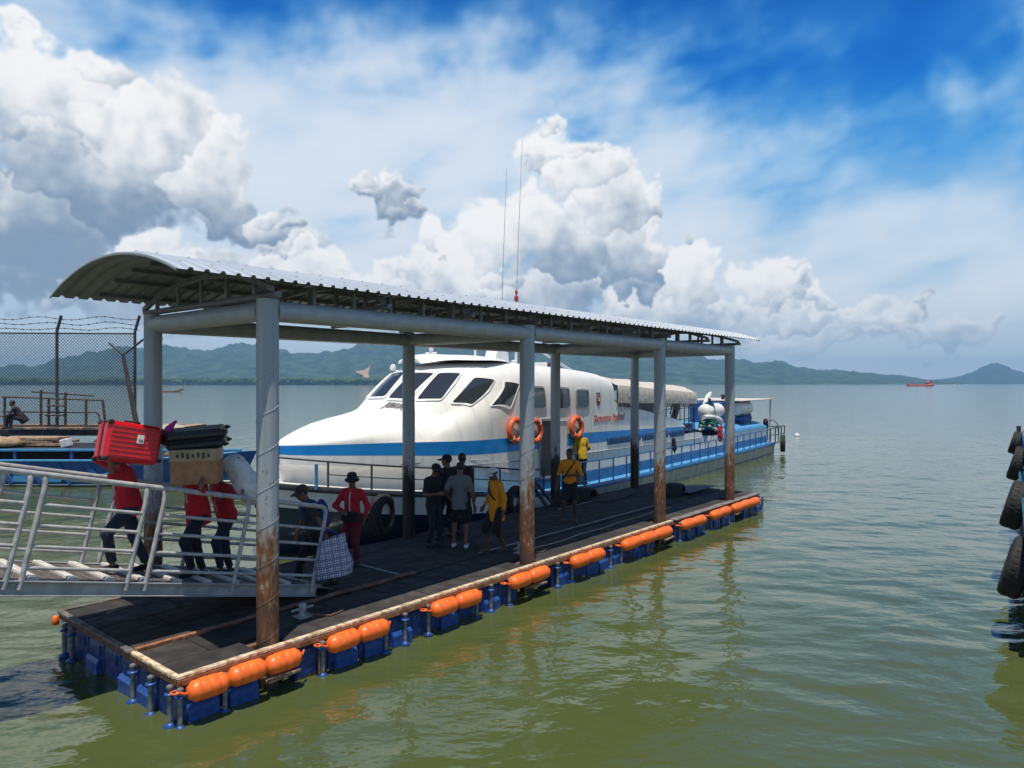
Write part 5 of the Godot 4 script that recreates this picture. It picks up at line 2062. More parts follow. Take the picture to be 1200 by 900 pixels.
	for k in 3:
		var m := MB.new()
		var pts := []
		for i in 40:
			pts.append(Vector3(-11.5 + i * 13.5 / 39.0, 4.08 + k * 0.22 + 0.05 * sin(i * 0.9 + k) - 0.05 * absf(sin(i * 0.36)), 0.03 + k * 0.05))
		m.tube(pts, 0.012, 4)
		for i in 39:
			m.box(pts[i], Vector3(0.02, 0.09, 0.02), 0.0, Basis(Vector3(0, 0, 1), 0.6))
		part("barbed_wire", m, M.fence, f)
	var net := MB.new()
	var x0 := -11.6
	var x1 := 1.8
	var y1 := 3.9
	var pitch := 0.135
	var n := int((x1 - x0 + y1) / pitch)
	for d in [1.0, -1.0]:
		for k in n:
			var c := x0 - (y1 if d > 0 else 0.0) + k * pitch
			# wire from (c, 0) to (c + y1, y1), cut at the ends of the fence
			var ya := 0.05
			var yb := y1
			var xa: float = c + ya if d > 0 else c - ya
			var xb: float = c + yb if d > 0 else c - yb
			if d > 0:
				if xa < x0:
					ya += x0 - xa
				if xb > x1:
					yb -= xb - x1
			else:
				if xa > x1:
					ya += xa - x1
				if xb < x0:
					yb -= x0 - xb
			if yb - ya < 0.1:
				continue
			net.tube([Vector3(c + d * ya, ya, 0.01 * d), Vector3(c + d * yb, yb, 0.01 * d)], 0.011, 3, false)
	var no := part("chain_link", net, M.fence, f)
	no.set_meta("kind", "stuff")
	# a spare Y-topped post leaning on the fence
	var lp := thing("leaning_fence_post", "rusty fence post with a forked top leaning beside the last fence post", "post", Transform3D(Basis.IDENTITY, Vector3(-15.7, 2.0, -29.3)))
	var lm := MB.new()
	lm.tube([Vector3(0.25, 0, 0), Vector3(-0.32, 2.9, 0)], [0.11, 0.07], 8)
	part("post", lm, M.pipe_brown, lp)
	var fork := MB.new()
	fork.tube([Vector3(-0.9, 3.45, 0), Vector3(-0.33, 2.95, 0), Vector3(0.5, 3.6, 0)], 0.05, 8)
	part("fork", fork, M.fence, lp)
	# pipe frame of a vessel in front of the fence
	var pf := thing("pipe_frame", "rusty brown pipe railing frame in front of the chain-link fence", "railing", Transform3D(Basis.IDENTITY, Vector3(-17.6, 2.02, -29.0)))
	for pr in [[Vector3(-3.2, 1.22, 0), Vector3(0.9, 1.08, 0)], [Vector3(-2.4, 1.42, -0.6), Vector3(0.2, 1.25, -0.6)], [Vector3(-3.2, 0.62, 0), Vector3(0.25, 0.58, 0)], [Vector3(-1.4, 0.48, 0.1), Vector3(-0.62, 0.48, 0.1)], [Vector3(-3.2, 0.05, 0), Vector3(1.0, 0.05, 0)], [Vector3(-1.3, 0.86, 0.1), Vector3(-0.55, 0.86, 0.1)]]:
		var m := MB.new()
		m.tube([pr[0], pr[1]], 0.035, 7)
		part("frame_bar", m, M.pipe_brown, pf)
	for x in [[-3.1, 1.22], [-1.62, 1.5], [-1.3, 1.2], [-0.95, 1.3], [-0.62, 1.4], [0.22, 1.1], [0.9, 1.08]]:
		var m := MB.new()
		m.tube([Vector3(x[0] + (0.12 if x[0] > 0.5 else 0.0), 0, 0), Vector3(x[0], x[1], 0)], 0.05, 7)
		part("frame_post", m, M.pipe_brown, pf)
	var bend := MB.new()
	bend.tube([Vector3(0.22, 0.58, 0.02), Vector3(0.6, 0.6, 0.02), Vector3(0.75, 0.5, 0.02), Vector3(0.85, 0.1, 0.02)], 0.035, 7)
	part("frame_bend", bend, M.pipe_brown, pf)
	# rolled net beside the pile
	var roll := MB.new()
	roll.lathe([Vector2(0.05, -0.5), Vector2(0.42, -0.45), Vector2(0.5, 0.0), Vector2(0.42, 0.45), Vector2(0.05, 0.5)], 14, Transform3D(Basis(Vector3(0, 0, 1), PI / 2) * Basis(Vector3.RIGHT, 0.4), Vector3(-13.4, 1.7, -28.0)))
	roll.box(Vector3(-13.3, 1.2, -28.0), Vector3(1.4, 0.5, 0.8), 0.05)
	tag(part("net_roll", roll, M.rope, self), "pale rolled net bundle behind the left rear pile", "bundle")

# ---------------------------------------------------------------- tyred vessel at the right edge
func build_right_craft() -> void:
	# its side runs away from the camera, just outside the frame; local x along it, +z outboard to the left
	var dir := Vector3(0.573, 0, -0.8195)
	var frame := Transform3D(Basis(Vector3.UP, atan2(-dir.z, dir.x)), Vector3(4.93, 0, -6.97))
	var turn := Basis(Vector3.UP, atan2(-dir.z, dir.x))
	var left := -turn.z
	var v := thing("tyred_workboat", "blue and green workboat at the right edge of the view, hung with black tyres", "boat", frame)
	var hull := MB.new()
	hull.box(Vector3(11.0, 1.05, 1.45), Vector3(15.0, 1.1, 2.5), 0.08)
	part("upper_hull", hull, M.hull_teal, v)
	var low := MB.new()
	low.box(Vector3(11.0, 0.2, 1.5), Vector3(15.0, 0.9, 2.4), 0.1)
	part("lower_hull", low, M.hull_green, v)
	for y in [1.62, 0.62]:
		var m := MB.new()
		m.box(Vector3(11.0, y, 0.2), Vector3(15.1, 0.1, 0.12), 0.02)
		part("rubbing_strake", m, M.hull_teal if y > 1 else M.brown_wood, v)
	for k in 8:
		var m := MB.new()
		m.tube([Vector3(3.7 + k * 2.05, 1.6, 0.28), Vector3(3.7 + k * 2.05, 2.3, 0.28)], 0.03, 7)
		if k < 7:
			m.tube([Vector3(3.7 + k * 2.05, 2.28, 0.28), Vector3(5.75 + k * 2.05, 2.28, 0.28)], 0.025, 7)
		part("rail_post", m, M.hull_blue, v)
	var tall := MB.new()
	tall.box(Vector3(14.5, 2.2, 1.5), Vector3(7.0, 1.3, 1.8), 0.06)
	part("wheelhouse", tall, M.hull_teal, v)
	var labels := [["black tyre hanging lowest and nearest at the right edge, almost touching the water", 1192, 665, 10.7, 0.46, 0.15], ["black tyre second from the camera at the right edge, tilted and roped", 1191, 592, 13.6, 0.46, 0.17], ["black tyre third along the workboat at the right edge, beside a white rope ring", 1192, 543, 17.5, 0.42, 0.13], ["small black tyre farthest along the workboat at the right edge", 1190, 519, 21.5, 0.34, 0.12]]
	for l in labels:
		var x: float = (l[1] - 600.0) / FOCAL * l[3]
		var y: float = 3.8 - (l[2] - 449.0) / FOCAL * l[3]
		var o := hang_tyre(l[0], Vector3(x, y, -l[3]), rad_to_deg(atan2(-dir.z, dir.x)) - 3.0, l[4], l[5], 0.1)
		o.rotate_object_local(Vector3.RIGHT, 0.28)
		var rp := MB.new()
		rp.tube([Vector3(0, l[4] * 0.7, 0.0), Vector3(0.05, l[4] * 1.2, 0.1), Vector3(0.02, l[4] * 1.2 + 0.45, 0.2)], 0.018, 6)
		part("hanging_rope", rp, M.rope, o)
	var ringm := MB.new()
	ringm.torus(0.24, 0.035, Transform3D(turn, Vector3(12.55, 1.75, -17.0)), 20, 7)
	tag(part("rope_ring", ringm, M.rope, self), "pale rope ring hanging beside the third tyre at the right edge", "rope")
	var bow := MB.new()
	bow.tube([Vector3(15.4, 1.5, -21.6), Vector3(15.4, 2.5, -21.6)], 0.06, 8)
	bow.tube([Vector3(15.5, 2.1, -21.5), Vector3(15.1, 1.7, -21.3)], 0.03, 6)
	tag(part("mooring_post", bow, M.fence, self), "short dark mooring post at the far end of the tyred workboat", "post")

# ---------------------------------------------------------------- far craft
func build_far_craft() -> void:
	var d := 900.0
	var s := thing("cargo_ship", "small red cargo ship far off below the right hills", "ship", Transform3D(Basis.IDENTITY, Vector3(px_az(1078) * d, 0, -d)))
	var hull := MB.new()
	var rows := []
	for i in 13:
		var u := i / 12.0
		var x := -17.0 + 34.0 * u
		var w := 3.4 * pow(clampf(minf(u / 0.25, (1.02 - u) / 0.08), 0, 1), 0.6) + 0.1
		var top := 2.1 + 1.5 * pow(1 - clampf(u / 0.2, 0, 1), 2.0) + (0.9 if u > 0.75 else 0.0)
		rows.append([Vector3(x, top, w), Vector3(x, -0.5, w * 0.85), Vector3(x, -0.5, -w * 0.85), Vector3(x, top, -w)])
	hull.grid(rows, true)
	hull.fan(rows[-1])
	part("hull", hull, M.ship_red, s)
	var house := MB.new()
	house.box(Vector3(11.0, 4.3, 0), Vector3(6.5, 2.8, 5.0), 0.2)
	house.box(Vector3(12.0, 6.2, 0), Vector3(3.5, 1.2, 4.2), 0.2)
	part("wheelhouse", house, M.ship_red, s)
	var win := MB.new()
	win.box(Vector3(8.9, 5.2, 0.6), Vector3(2.8, 1.0, 4.6), 0.1)
	part("white_front", win, M.white_paint, s)
	var fun := MB.new()
	fun.lathe([Vector2(0.7, 6.5), Vector2(0.6, 8.3)], 10, Transform3D(Basis.IDENTITY, Vector3(13.2, 0, 0)))
	part("funnel", fun, M.ship_red, s)
	var hold := MB.new()
	hold.box(Vector3(-2.0, 2.3, 0), Vector3(19.0, 0.6, 4.6), 0.1)
	part("hatch_cover", hold, M.brown_wood, s)
	var b := thing("white_launch", "tiny white launch far off to the right of the red cargo ship", "boat", Transform3D(Basis.IDENTITY, Vector3(px_az(1117.5) * d, 0, -d)))
	var bm := MB.new()
	bm.loft([[Vector3(-2.2, 0.0, 0), Vector3(-2.4, 1.0, 0.05), Vector3(-2.4, 1.0, -0.05)], [Vector3(0, -0.2, 0), Vector3(0, 0.9, 1.1), Vector3(0, 0.9, -1.1)], [Vector3(2.2, 0, 0), Vector3(2.2, 0.9, 0.9), Vector3(2.2, 0.9, -0.9)]])
	part("hull", bm, M.white_paint, b)
	var bc := MB.new()
	bc.box(Vector3(0.4, 1.5, 0), Vector3(2.4, 1.2, 1.5), 0.15)
	part("cabin", bc, M.white_paint, b)
	var t := thing("longtail_boat", "dark low longtail boat out on the water behind the left rear pile", "boat", Transform3D(Basis.IDENTITY, Vector3(px_az(198) * 300.0, 0, -300.0)))
	var tm := MB.new()
	var tr := []
	for i in 11:
		var u := i / 10.0
		var x := -6.0 + 12.0 * u
		var w := 0.8 * pow(clampf(minf(u / 0.3, (1.05 - u) / 0.4), 0, 1), 0.7) + 0.04
		var lift := 1.1 * pow(clampf((u - 0.6) / 0.4, 0, 1), 2.0)
		tr.append([Vector3(x, 0.62 + lift, w), Vector3(x, -0.1 + lift * 0.8, w * 0.6), Vector3(x, -0.1 + lift * 0.8, -w * 0.6), Vector3(x, 0.62 + lift, -w)])
	tm.grid(tr, true)
	part("hull", tm, M.brown_wood, t)
	var buoy := MB.new()
	buoy.lathe([Vector2(0.02, -0.12), Vector2(0.16, -0.06), Vector2(0.2, 0.05), Vector2(0.12, 0.17), Vector2(0.03, 0.2)], 12)
	tag(part("white_float", buoy, M.white_paint, self, Transform3D(Basis.IDENTITY, Vector3(px_az(934) * 51.0, 0, -51.0))), "small white float drifting beyond the stern of the ferry", "float")

# ---------------------------------------------------------------- loose things on the pontoon deck
func build_deck_things() -> void:
	var top := 0.53
	for a in [["flat black rubber mat lying near the third back pile", Vector3(14.0, top, -3.0), Vector3(2.3, 0.03, 0.75), 0.1, 0.02], ["grey rubber mat with a lifted corner near the far end of the pontoon", Vector3(16.35, top + 0.05, -1.75), Vector3(1.5, 0.03, 0.85), -0.12, 0.07]]:
		var m := MB.new()
		var rows := []
		var sz: Vector3 = a[2]
		for i in 9:
			var row := []
			for j in 9:
				var u := i / 8.0 - 0.5
				var w := j / 8.0 - 0.5
				row.append(Vector3(u * sz.x, 0.02 + a[4] * (u + 0.5) * (w + 0.5) + 0.006 * sin(i * 1.3 + j), w * sz.z))
			rows.append(row)
		var low := []
		for r in rows:
			var rr := []
			for p in r:
				rr.append(p - Vector3(0, 0.02, 0))
			low.append(rr)
		m.grid(rows)
		m.grid(low, false, true)
		for e in [0, 8]:
			m.grid([rows[e], low[e]])
			var ca := []
			var cb := []
			for i in 9:
				ca.append(rows[i][e])
				cb.append(low[i][e])
			m.grid([ca, cb])
		tag(part("rubber_mat", m, M.rubber_b if a[1].x < 15 else M.grey_rubber, self, pontoon_frame * Transform3D(Basis(Vector3.UP, a[3]), a[1])), a[0], "mat")
	# half tyres laid on the deck and on the edge
	for a in [["black half tyre arched on the deck near the far end, beside the grey mat", Vector3(15.35, top, -1.75), 0.3, 0.46], ["black half tyre lying at the deck edge behind the man in orange", Vector3(12.0, top, -3.28), 0.1, 0.44], ["black half tyre at the deck edge next to the third back pile", Vector3(13.2, top, -3.45), 0.2, 0.40]]:
		var m := MB.new()
		var rings := []
		var R: float = a[3]
		for i in 17:
			var ang := PI * i / 16.0
			var ring := []
			for p in [Vector2(R * 0.72, -0.14), Vector2(R * 0.9, -0.16), Vector2(R, -0.11), Vector2(R * 1.01, 0.0), Vector2(R, 0.11), Vector2(R * 0.9, 0.16), Vector2(R * 0.72, 0.14), Vector2(R * 0.86, 0.1), Vector2(R * 0.86, -0.1)]:
				ring.append(Vector3(cos(ang) * p.x, sin(ang) * p.x * 0.75, p.y * 1.5))
			rings.append(ring)
		m.loft(rings)
		tag(part("half_tyre", m, M.tyre, self, pontoon_frame * Transform3D(Basis(Vector3.UP, a[2]), a[1])), a[0], "tyre")
	# fender bar leaning between ferry and pontoon
	var st := MB.new()
	st.tube([Vector3(11.35, 0.55, -3.45), Vector3(11.0, 1.35, -3.85)], 0.05, 8)
	st.tube([Vector3(11.6, 0.55, -3.4), Vector3(11.1, 1.4, -3.85)], 0.045, 8)
	tag(part("boarding_strut", st, M.rail_dark, self, pontoon_frame), "dark pair of struts leaning on the ferry rail behind the man in orange", "strut")
	var dr := MB.new()
	var pts := []
	for k in 30:
		var t := 6.95 + k * 0.22
		pts.append(Vector3(t, 0.535, -0.72 - 0.03 * sin(k * 0.8) - k * 0.006))
	dr.tube(pts, 0.012, 5)
	tag(part("deck_line", dr, M.rope, self, pontoon_frame), "thin mooring line running along the deck from the second cleat", "rope")

# ---------------------------------------------------------------- people: a field of tapered limbs, meshed as one skin
# each limb: ["c", a, b, ra, rb, blend, flat]  ["e", centre, radii, blend]  ["s", centre, radii] cuts away  ["p", normal, offset] cuts by a plane
func skin_mesh(prims: Array, cell: float, out: MB, fold := 0.0) -> void:
	var lo := Vector3.ONE * 1e9
	var hi := -lo
	for p in prims:
		if p[0] == "c":
			var r := maxf(p[3], p[4]) + cell * 2.0
			lo = lo.min((p[1] as Vector3).min(p[2]) - Vector3.ONE * r)
			hi = hi.max((p[1] as Vector3).max(p[2]) + Vector3.ONE * r)
		elif p[0] == "e":
			lo = lo.min(p[1] - p[2] - Vector3.ONE * cell * 2.0)
			hi = hi.max(p[1] + p[2] + Vector3.ONE * cell * 2.0)
	var nx := int((hi.x - lo.x) / cell) + 2
	var ny := int((hi.y - lo.y) / cell) + 2
	var nz := int((hi.z - lo.z) / cell) + 2
	var f := PackedFloat32Array()
	f.resize(nx * ny * nz)
	f.fill(9.0)
	for p in prims:
		var kind: String = p[0]
		if kind == "p":
			var nn: Vector3 = p[1]
			var off: float = p[2]
			for k in nz:
				for j in ny:
					var at := (k * ny + j) * nx
					for i in nx:
						var d := nn.dot(lo + Vector3(i, j, k) * cell) - off
						if d > f[at + i]:
							f[at + i] = d
			continue
		var blend: float = p[5] if kind == "c" else p[3] if kind == "e" else 0.01
		var a: Vector3 = p[1]
		var b: Vector3 = p[2]
		var pl: Vector3
		var ph: Vector3
		if kind == "c":
			var r := maxf(p[3], p[4]) + blend + cell * 1.5
			pl = a.min(b) - Vector3.ONE * r
			ph = a.max(b) + Vector3.ONE * r
		else:
			pl = a - b - Vector3.ONE * (blend + cell * 1.5)
			ph = a + b + Vector3.ONE * (blend + cell * 1.5)
		var i0 := maxi(0, int((pl.x - lo.x) / cell))
		var i1 := mini(nx - 1, int((ph.x - lo.x) / cell) + 1)
		var j0 := maxi(0, int((pl.y - lo.y) / cell))
		var j1 := mini(ny - 1, int((ph.y - lo.y) / cell) + 1)
		var k0 := maxi(0, int((pl.z - lo.z) / cell))
		var k1 := mini(nz - 1, int((ph.z - lo.z) / cell) + 1)
		var ba := b - a
		var bb := maxf(ba.length_squared(), 1e-9)
		var ra: float = p[3] if kind == "c" else 0.0
		var rb: float = p[4] if kind == "c" else 0.0
		var flat: bool = kind == "c" and p.size() > 6 and p[6]
		var ln := sqrt(bb)
		for k in range(k0, k1 + 1):
			for j in range(j0, j1 + 1):
				var at := (k * ny + j) * nx
				for i in range(i0, i1 + 1):
					var q := lo + Vector3(i, j, k) * cell - a
					var d: float
					if kind == "c":
						var t := q.dot(ba) / bb
						var h := clampf(t, 0.0, 1.0)
						if flat and t > 1.0:
							d = maxf((q - ba * t).length() - rb, (t - 1.0) * ln)
						else:
							d = (q - ba * h).length() - lerpf(ra, rb, h)
					else:
						var e := q / b
						var l := e.length()
						d = l * (l - 1.0) / maxf((e / b).length(), 1e-6)
					var o := f[at + i]
					if kind == "s":
						f[at + i] = maxf(o, -d)
						continue
					var hh := blend - absf(o - d)
					f[at + i] = minf(o, d) - (hh * hh * 0.25 / blend if hh > 0.0 else 0.0)
	if fold > 0.0:
		for k in nz:
			for j in ny:
				var at := (k * ny + j) * nx
				for i in nx:
					if absf(f[at + i]) < cell * 2.2:
						var q := lo + Vector3(i, j, k) * cell
						f[at + i] += fold * n_fold.get_noise_3d(q.x * 9.0, q.y * 5.0, q.z * 9.0)
	# surface nets
	var ids := {}
	var sx := 1
	var sy := nx
	var sz := nx * ny
	var verts := PackedVector3Array()
	var tri := PackedInt32Array()
	var lim := cell * 2.0
	for k in nz - 1:
		for j in ny - 1:
			var at := (k * ny + j) * nx
			for i in nx - 1:
				var c := at + i
				var f0 := f[c]
				if f0 > lim or f0 < -lim:
					continue
				var g := [f0, f[c + 1], f[c + sy], f[c + sy + 1], f[c + sz], f[c + sz + 1], f[c + sz + sy], f[c + sz + sy + 1]]
				var neg := 0
				for q in 8:
					if g[q] < 0.0:
						neg += 1
				if neg == 0 or neg == 8:
					continue
				var sum := Vector3.ZERO
				var n := 0
				for e in EDGES:
					var va: float = g[e[0]]
					var vb: float = g[e[1]]
					if (va < 0.0) != (vb < 0.0):
						sum += (CORNERS[e[0]] as Vector3).lerp(CORNERS[e[1]], va / (va - vb))
						n += 1
				ids[c] = verts.size()
				verts.append(lo + (Vector3(i, j, k) + sum / n) * cell)
	for c in ids:
		for ax in 3:
			var s := [sx, sy, sz]
			var step: int = s[ax]
			var u: int = s[(ax + 1) % 3]
			var w: int = s[(ax + 2) % 3]
			if c + step >= f.size():
				continue
			var va := f[c]
			var vb := f[c + step]
			if (va < 0.0) == (vb < 0.0):
				continue
			if not (ids.has(c - u) and ids.has(c - w) and ids.has(c - u - w)):
				continue
			var q0: int = ids[c]
			var q1: int = ids[c - u]
			var q2: int = ids[c - u - w]
			var q3: int = ids[c - w]
			if va < 0.0:
				tri.append_array([q0, q2, q1, q0, q3, q2])
			else:
				tri.append_array([q0, q1, q2, q0, q2, q3])
	var at0 := out.v.size()
	var nrm := PackedVector3Array()
	nrm.resize(verts.size())
	for i in range(0, tri.size(), 3):
		var nn := (verts[tri[i + 2]] - verts[tri[i]]).cross(verts[tri[i + 1]] - verts[tri[i]])
		nrm[tri[i]] += nn
		nrm[tri[i + 1]] += nn
		nrm[tri[i + 2]] += nn
	for i in verts.size():
		out.vert(verts[i], nrm[i].normalized())
	for i in tri:
		out.idx.append(at0 + i)

const CORNERS := [Vector3(0, 0, 0), Vector3(1, 0, 0), Vector3(0, 1, 0), Vector3(1, 1, 0), Vector3(0, 0, 1), Vector3(1, 0, 1), Vector3(0, 1, 1), Vector3(1, 1, 1)]
const EDGES := [[0, 1], [2, 3], [4, 5], [6, 7], [0, 2], [1, 3], [4, 6], [5, 7], [0, 4], [1, 5], [2, 6], [3, 7]]
var n_fold: FastNoiseLite
var head_mb: MB
var hair_mb: MB
var eyes_mb: MB
var hand_mbs := {}

func head_parts() -> void:
	n_fold = noise(500, 1.0, 2)
	head_mb = MB.new()
	skin_mesh([["e", Vector3(0, 0.03, -0.012), Vector3(0.074, 0.088, 0.094), 0.02], ["e", Vector3(0, -0.03, 0.025), Vector3(0.06, 0.085, 0.068), 0.03], ["e", Vector3(0, -0.078, 0.036), Vector3(0.043, 0.038, 0.046), 0.03],
		["c", Vector3(0, 0.008, 0.09), Vector3(0, -0.03, 0.106), 0.008, 0.014, 0.012], ["c", Vector3(-0.034, 0.028, 0.076), Vector3(0.034, 0.028, 0.076), 0.012, 0.012, 0.014], ["e", Vector3(0, -0.06, 0.086), Vector3(0.024, 0.006, 0.01), 0.006], ["e", Vector3(0, -0.071, 0.083), Vector3(0.02, 0.006, 0.01), 0.006],
		["e", Vector3(0.078, -0.005, -0.005), Vector3(0.011, 0.03, 0.02), 0.008], ["e", Vector3(-0.078, -0.005, -0.005), Vector3(0.011, 0.03, 0.02), 0.008], ["s", Vector3(0.03, 0.006, 0.1), Vector3(0.015, 0.009, 0.014)], ["s", Vector3(-0.03, 0.006, 0.1), Vector3(0.015, 0.009, 0.014)],
		["c", Vector3(0, -0.07, -0.02), Vector3(0, -0.17, -0.03), 0.052, 0.056, 0.03]], 0.008, head_mb)
	hair_mb = MB.new()
	skin_mesh([["e", Vector3(0, 0.035, -0.018), Vector3(0.083, 0.095, 0.102), 0.01], ["s", Vector3(0, -0.035, 0.09), Vector3(0.11, 0.088, 0.1)], ["s", Vector3(0, -0.14, -0.05), Vector3(0.12, 0.09, 0.12)]], 0.01, hair_mb, 0.006)
	eyes_mb = MB.new()
	for s in [-1.0, 1.0]:
		eyes_mb.lathe([Vector2(0.001, -0.01), Vector2(0.009, -0.005), Vector2(0.0105, 0), Vector2(0.009, 0.005), Vector2(0.001, 0.01)], 8, Transform3D(Basis.IDENTITY, Vector3(0.03 * s, 0.006, 0.077)))
	for curl in [0.32, 0.85]:
		var m := MB.new()
		var pr := [["c", Vector3(-0.006, 0.0, 0), Vector3(-0.02, 0.08, 0), 0.021, 0.017, 0.02], ["c", Vector3(0.006, 0.0, 0), Vector3(0.022, 0.082, 0), 0.021, 0.017, 0.02], ["c", Vector3(0, 0.01, 0), Vector3(0, 0.08, 0), 0.02, 0.018, 0.02]]
		var bx := [0.03, 0.0105, -0.0095, -0.0285]
		var ls := [0.072, 0.08, 0.074, 0.058]
		for i in 4:
			var p := Vector3(bx[i], 0.084 if i != 3 else 0.076, 0)
			var ang: float = curl * (0.5 + 0.12 * i)
			var fr := [0.42, 0.32, 0.26]
			for k in 3:
				var d := Vector3(bx[i] * 0.9, cos(ang), sin(ang)).normalized()
				var q = p + d * ls[i] * fr[k]
				pr.append(["c", p, q, 0.0095 - k * 0.0008, 0.0088 - k * 0.0008, 0.004])
				p = q
				ang += curl * 0.85
		pr.append(["c", Vector3(0.02, 0.022, 0.004), Vector3(0.048, 0.05, 0.014), 0.014, 0.011, 0.012])
		pr.append(["c", Vector3(0.048, 0.05, 0.014), Vector3(0.056, 0.082, 0.022), 0.0105, 0.009, 0.004])
		skin_mesh(pr, 0.0055, m)
		hand_mbs[curl] = m

func ik(a: Vector3, b: Vector3, l1: float, l2: float, pole: Vector3) -> Array:
	var d := b - a
	var l := d.length()
	if l > (l1 + l2) * 0.995:
		b = a + d.normalized() * (l1 + l2) * 0.995
		d = b - a
		l = d.length()
	var x := (l * l + l1 * l1 - l2 * l2) / (2.0 * l)
	var h := sqrt(maxf(l1 * l1 - x * x, 0.0))
	var dir := d / l
	var side := (pole - dir * pole.dot(dir)).normalized()
	return [a + dir * x + side * h, b]

# w: at, yaw, h, lean, and where hands (local or world) and feet are; then what is worn
func person(label: String, w: Dictionary) -> Node3D:
	if head_mb == null:
		head_parts()
	var k: float = w.get("h", 1.68) / 1.7
	var at: Vector3 = w.at
	var xf := Transform3D(Basis(Vector3.UP, deg_to_rad(w.get("yaw", 0.0))), at)
	var inv := xf.affine_inverse()
	var o := thing("person", label, "person", xf, w.get("group", "people on the jetty"))
	var hip := Vector3(0, 0.92 * k, 0) + (w.get("shift", Vector3.ZERO) as Vector3)
	var R := Basis(Vector3.UP, deg_to_rad(w.get("twist", 0.0))) * Basis(Vector3.RIGHT, deg_to_rad(w.get("lean", 0.0)))
	var up := func(x: float, y: float, z: float) -> Vector3: return hip + R * (Vector3(x, y, z) * k)
	var feet := [w.get("fl", Vector3(0.1, 0, 0.03)), w.get("fr", Vector3(-0.1, 0, -0.02))]
	var hands := [w.get("hl", Vector3(0.25, 0.78, 0.08)), w.get("hr", Vector3(-0.25, 0.78, 0.08))]
	if w.has("wl"):
		hands[0] = inv * (w.wl as Vector3)
	if w.has("wr"):
		hands[1] = inv * (w.wr as Vector3)
	var poles := [w.get("el", Vector3(0.6, -0.6, -0.7)), w.get("er", Vector3(-0.6, -0.6, -0.7))]
	var shoulder := [up.call(0.172, 0.455, -0.01), up.call(-0.172, 0.455, -0.01)]
	var hipj := [hip + Vector3(0.085, -0.03, 0) * k, hip + Vector3(-0.085, -0.03, 0) * k]
	var knee := [0, 0]
	var ankle := [0, 0]
	var elbow := [0, 0]
	var wrist := [0, 0]
	for i in 2:
		var fa := (feet[i] as Vector3) + Vector3(0, 0.085 * k, 0)
		var r := ik(hipj[i], fa, 0.43 * k, 0.42 * k, Vector3(0.12 * (1 - 2 * i), 0, 1))
		knee[i] = r[0]
		ankle[i] = r[1]
		r = ik(shoulder[i], hands[i], 0.29 * k, 0.26 * k, poles[i])
		elbow[i] = r[0]
		wrist[i] = r[1]
	var neck: Vector3 = up.call(0, 0.53, -0.01)
	var hb := R * Basis(Vector3.UP, deg_to_rad(w.get("look", 0.0))) * Basis(Vector3.RIGHT, deg_to_rad(w.get("nod", 0.0)))
	var head := neck + hb * Vector3(0, 0.155, 0.022) * k
	# the body
	var skin_mat: Material = M.skin_dark if w.get("dark", false) else M.skin
	var pr := []
	for q in [[0, 0.0, 0, 0.145, 0.11, 0.105], [0, 0.16, 0.005, 0.13, 0.14, 0.095], [0, 0.36, 0.0, 0.152, 0.16, 0.108]]:
		pr.append(["e", up.call(q[0], q[1], q[2]), Vector3(q[3], q[4], q[5]) * k, 0.06])
	for i in 2:
		pr.append(["c", up.call(0.05 * (1 - 2 * i), 0.5, -0.01), shoulder[i], 0.05 * k, 0.052 * k, 0.05])
	pr.append(["c", up.call(0, 0.47, -0.01), head + hb * Vector3(0, -0.05, -0.02), 0.06 * k, 0.054 * k, 0.03])
	for i in 2:
		pr.append(["c", shoulder[i], elbow[i], 0.052 * k, 0.041 * k, 0.03])
		pr.append(["c", elbow[i], wrist[i], 0.042 * k, 0.027 * k, 0.012])
		pr.append(["c", hipj[i], knee[i], 0.082 * k, 0.054 * k, 0.04])
		var calf: Vector3 = (knee[i] as Vector3).lerp(ankle[i], 0.3) + Vector3(0, 0, -0.014)
		pr.append(["c", knee[i], calf, 0.052 * k, 0.054 * k, 0.02])
		pr.append(["c", calf, ankle[i], 0.053 * k, 0.034 * k, 0.02])
		pr.append(["c", ankle[i] + Vector3(0, -0.05, -0.035) * k, ankle[i] + Vector3(0, -0.055, 0.06) * k, 0.034 * k, 0.034 * k, 0.02])
		pr.append(["c", ankle[i] + Vector3(0, -0.055, 0.06) * k, ankle[i] + Vector3(0.012 * (1 - 2 * i), -0.062, 0.15) * k, 0.034 * k, 0.024 * k, 0.02])
	var cell: float = w.get("cell", 0.021)
	var body := MB.new()
	skin_mesh(pr, cell, body)
	body.add(head_mb, Transform3D(hb.scaled(Vector3.ONE * k), head))
	for i in 2:
		var dir: Vector3 = ((wrist[i] as Vector3) - elbow[i]).normalized()
		var palm: Vector3 = w.get("pl" if i == 0 else "pr", Vector3(-0.7 * (1 - 2 * i), 0, 0.7))
		var hd: Vector3 = w.get("dl" if i == 0 else "dr", dir)
		palm = (palm - hd * palm.dot(hd)).normalized()
		var tx := hd.cross(palm)
		var hand: MB = hand_mbs[w.get("curl", 0.32)]
		var hx := Basis(tx, hd, palm) if i == 1 else Basis(-tx, hd, palm)
		body.add(hand, Transform3D(hx.scaled(Vector3.ONE * k), wrist[i]))
	part("body", body, skin_mat, o)
	part("eyes", eyes_mb, M.eye, o, Transform3D(hb.scaled(Vector3.ONE * k), head))
	# shirt
	var sl: float = w.get("sleeve", 0.75)
	var hem: float = w.get("hem", -0.1)
	var sh := []
	var bulk: float = w.get("bulk", 1.0)
	for q in [[0, 0.02, 0, 0.165, 0.13, 0.125], [0, 0.17, 0.005, 0.155, 0.15, 0.118], [0, 0.355, 0.0, 0.172, 0.165, 0.128]]:
		sh.append(["e", up.call(q[0], q[1], q[2]), Vector3(q[3], q[4], q[5]) * Vector3(bulk, 1, bulk) * k, 0.07])
